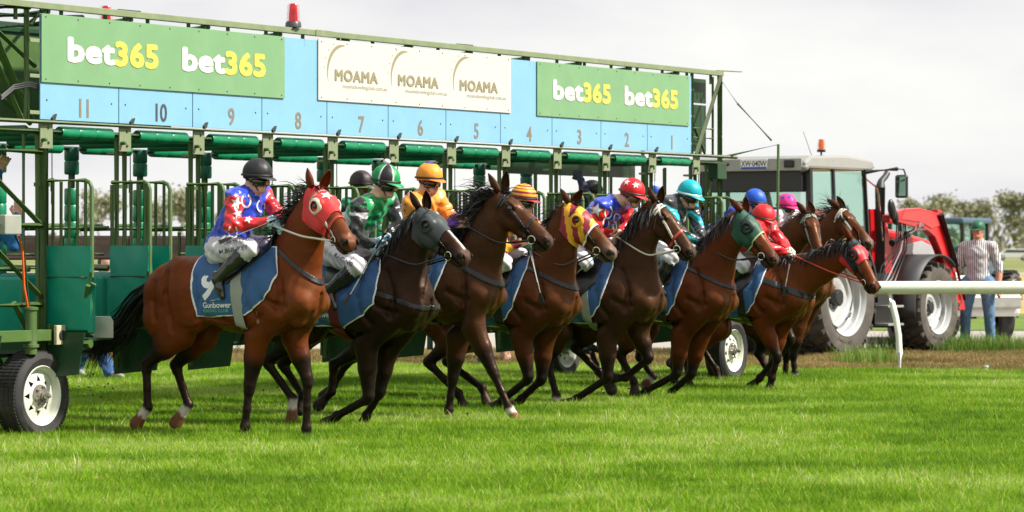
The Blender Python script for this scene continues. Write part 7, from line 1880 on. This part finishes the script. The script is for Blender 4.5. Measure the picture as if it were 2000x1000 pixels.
# the gate crew
crewA = stand(700, 32.5, HEAD0, label='gate hand with dark helmet and red mirrored goggles behind the green capped jockey', zf=.42, st=dict(shirt=(.02, .22, .12), sleeve=(.02, .03, .08), legs=(.03, .05, .12), m_top=M_CLOTHP, boots=False, shiny=False, relaxed=True, skin=(.45, .22, .14)), h=.012)
hn = helmet(crewA['root'], crewA['c'] + crewA['ax'][2] * .022, crewA['ax'], plain((.045, .025, .03)), peak_col=(.03, .02, .02), peak_len=.05); goggles(crewA['root'], crewA['c'], crewA['ax'], lens=M_LENSR)
k = 34.0 / F
crewB = stand(1138, 34.0, radians(-20), label='gate hand in navy and black cap holding his head, above stall three', zf=.36,
    J=dict(head=(.10, 0, 1.66), shr=(.02, -.19, 1.50), elr=(.14, -.28, 1.62), wrr=(.02, -.16, 1.80), shl=(.0, .2, 1.44)),
    st=dict(shirt=(.015, .02, .035), sleeve=(.02, .025, .05), legs=(.03, .04, .08), m_top=M_CLOTHP, glove=(.02, .02, .022), boots=False, shiny=False, relaxed=True), h=.012); cap(crewB, (.02, .02, .022), (.02, .02, .02))
crewC = stand(-36, 26.6, radians(20), label='gate hand in blue jumper gripping the frame at the left edge', zf=.25,
    J=dict(shr=(.05, -.2, 1.44), shl=(.02, .2, 1.44), elr=(.22, -.22, 1.24), wrr=(.26, -.16, 1.47), ell=(.10, .24, 1.68), wrl=(.17, .12, 1.85)),
    st=dict(shirt=(.02, .16, .42), legs=(.04, .05, .10), m_top=M_CLOTHP, boots=False, shiny=False, relaxed=True), h=.012)
crewD = stand(215, 36.0, radians(-35), label='gate hand in blue jeans and grey shoes stooping behind the bay horse tail',
    J=dict(head=(-.05, 0, 1.28), pelvis=(-.35, 0, .88), shr=(-.15, -.2, 1.16), shl=(-.15, .2, 1.16), elr=(.05, -.24, 1.0), wrr=(.2, -.2, .92), ell=(.05, .24, 1.0), wrl=(.2, .2, .92), hipr=(-.35, -.1, .84), hipl=(-.35, .1, .84), knr=(-.12, -.12, .50), anr=(.12, -.13, .10), toer=(.30, -.14, .07), knl=(-.38, .12, .46), anl=(-.62, .13, .12), toel=(-.48, .14, .04)),
    st=dict(shirt=(.25, .22, .2), legs=(.03, .09, .24), m_top=M_CLOTHP, m_legs=M_JEAN, boots=False, shiny=False, boot=(.30, .28, .25), relaxed=True, hair=(.03, .02, .015)), h=.012)
crewE = stand(112, 33.8, radians(-40), label='gate hand in dark trousers and tan shoes behind the left wheel',
    J=dict(head=(.1, 0, 1.3), shr=(.05, -.2, 1.2), shl=(.05, .2, 1.2), pelvis=(-.1, 0, .9), elr=(.2, -.24, 1.0), ell=(.2, .24, 1.0), wrr=(.35, -.2, .95), wrl=(.35, .2, .95), hipr=(-.1, -.1, .86), hipl=(-.1, .1, .86), knr=(.02, -.1, .48), anr=(.08, -.1, .09), toer=(.24, -.1, .05), knl=(-.16, .12, .46), anl=(-.2, .12, .1), toel=(-.06, .13, .04)),
    st=dict(shirt=(.03, .05, .12), legs=(.012, .012, .016), m_top=M_CLOTHP, boots=False, shiny=False, boot=(.28, .11, .04), relaxed=True), h=.012)
crewF = stand(918, 40.5, radians(-90), label='person in blue jeans standing beyond the gate, legs seen between the horses', st=dict(shirt=(.5, .3, .25), legs=(.04, .10, .22), m_top=M_CLOTHP, m_legs=M_JEAN, boots=False, shiny=False, boot=(.05, .04, .04), relaxed=True), h=.013)
crewG = stand(962, 41.5, radians(-100), label='person in pale clothes standing beyond the gate beside the blue jeans', st=dict(shirt=(.5, .4, .35), legs=(.45, .28, .2), m_top=M_CLOTHP, boots=False, shiny=False, boot=(.2, .1, .05), relaxed=True), h=.013)
# clods kicked up by the hooves
mb = MB()
for i in range(60):
    x, y, Z = random.choice(((560, 770, 27), (440, 790, 26.5), (180, 760, 28), (1155, 745, 31), (900, 800, 28.5), (1230, 760, 31))); p = at(x + random.gauss(0, 26), y + random.gauss(0, 16), Z + random.gauss(0, .4)); p.z = max(p.z, .02)
    mb.ball(p, [random.uniform(.005, .014) * k_ for k_ in (1, .8, .7)], 6, 4)
tag(mb.build('flying_soil', mat('soil', (.03, .02, .012), .9), None), 'dark crumbs of soil and turf thrown up by the hooves', kind='stuff')
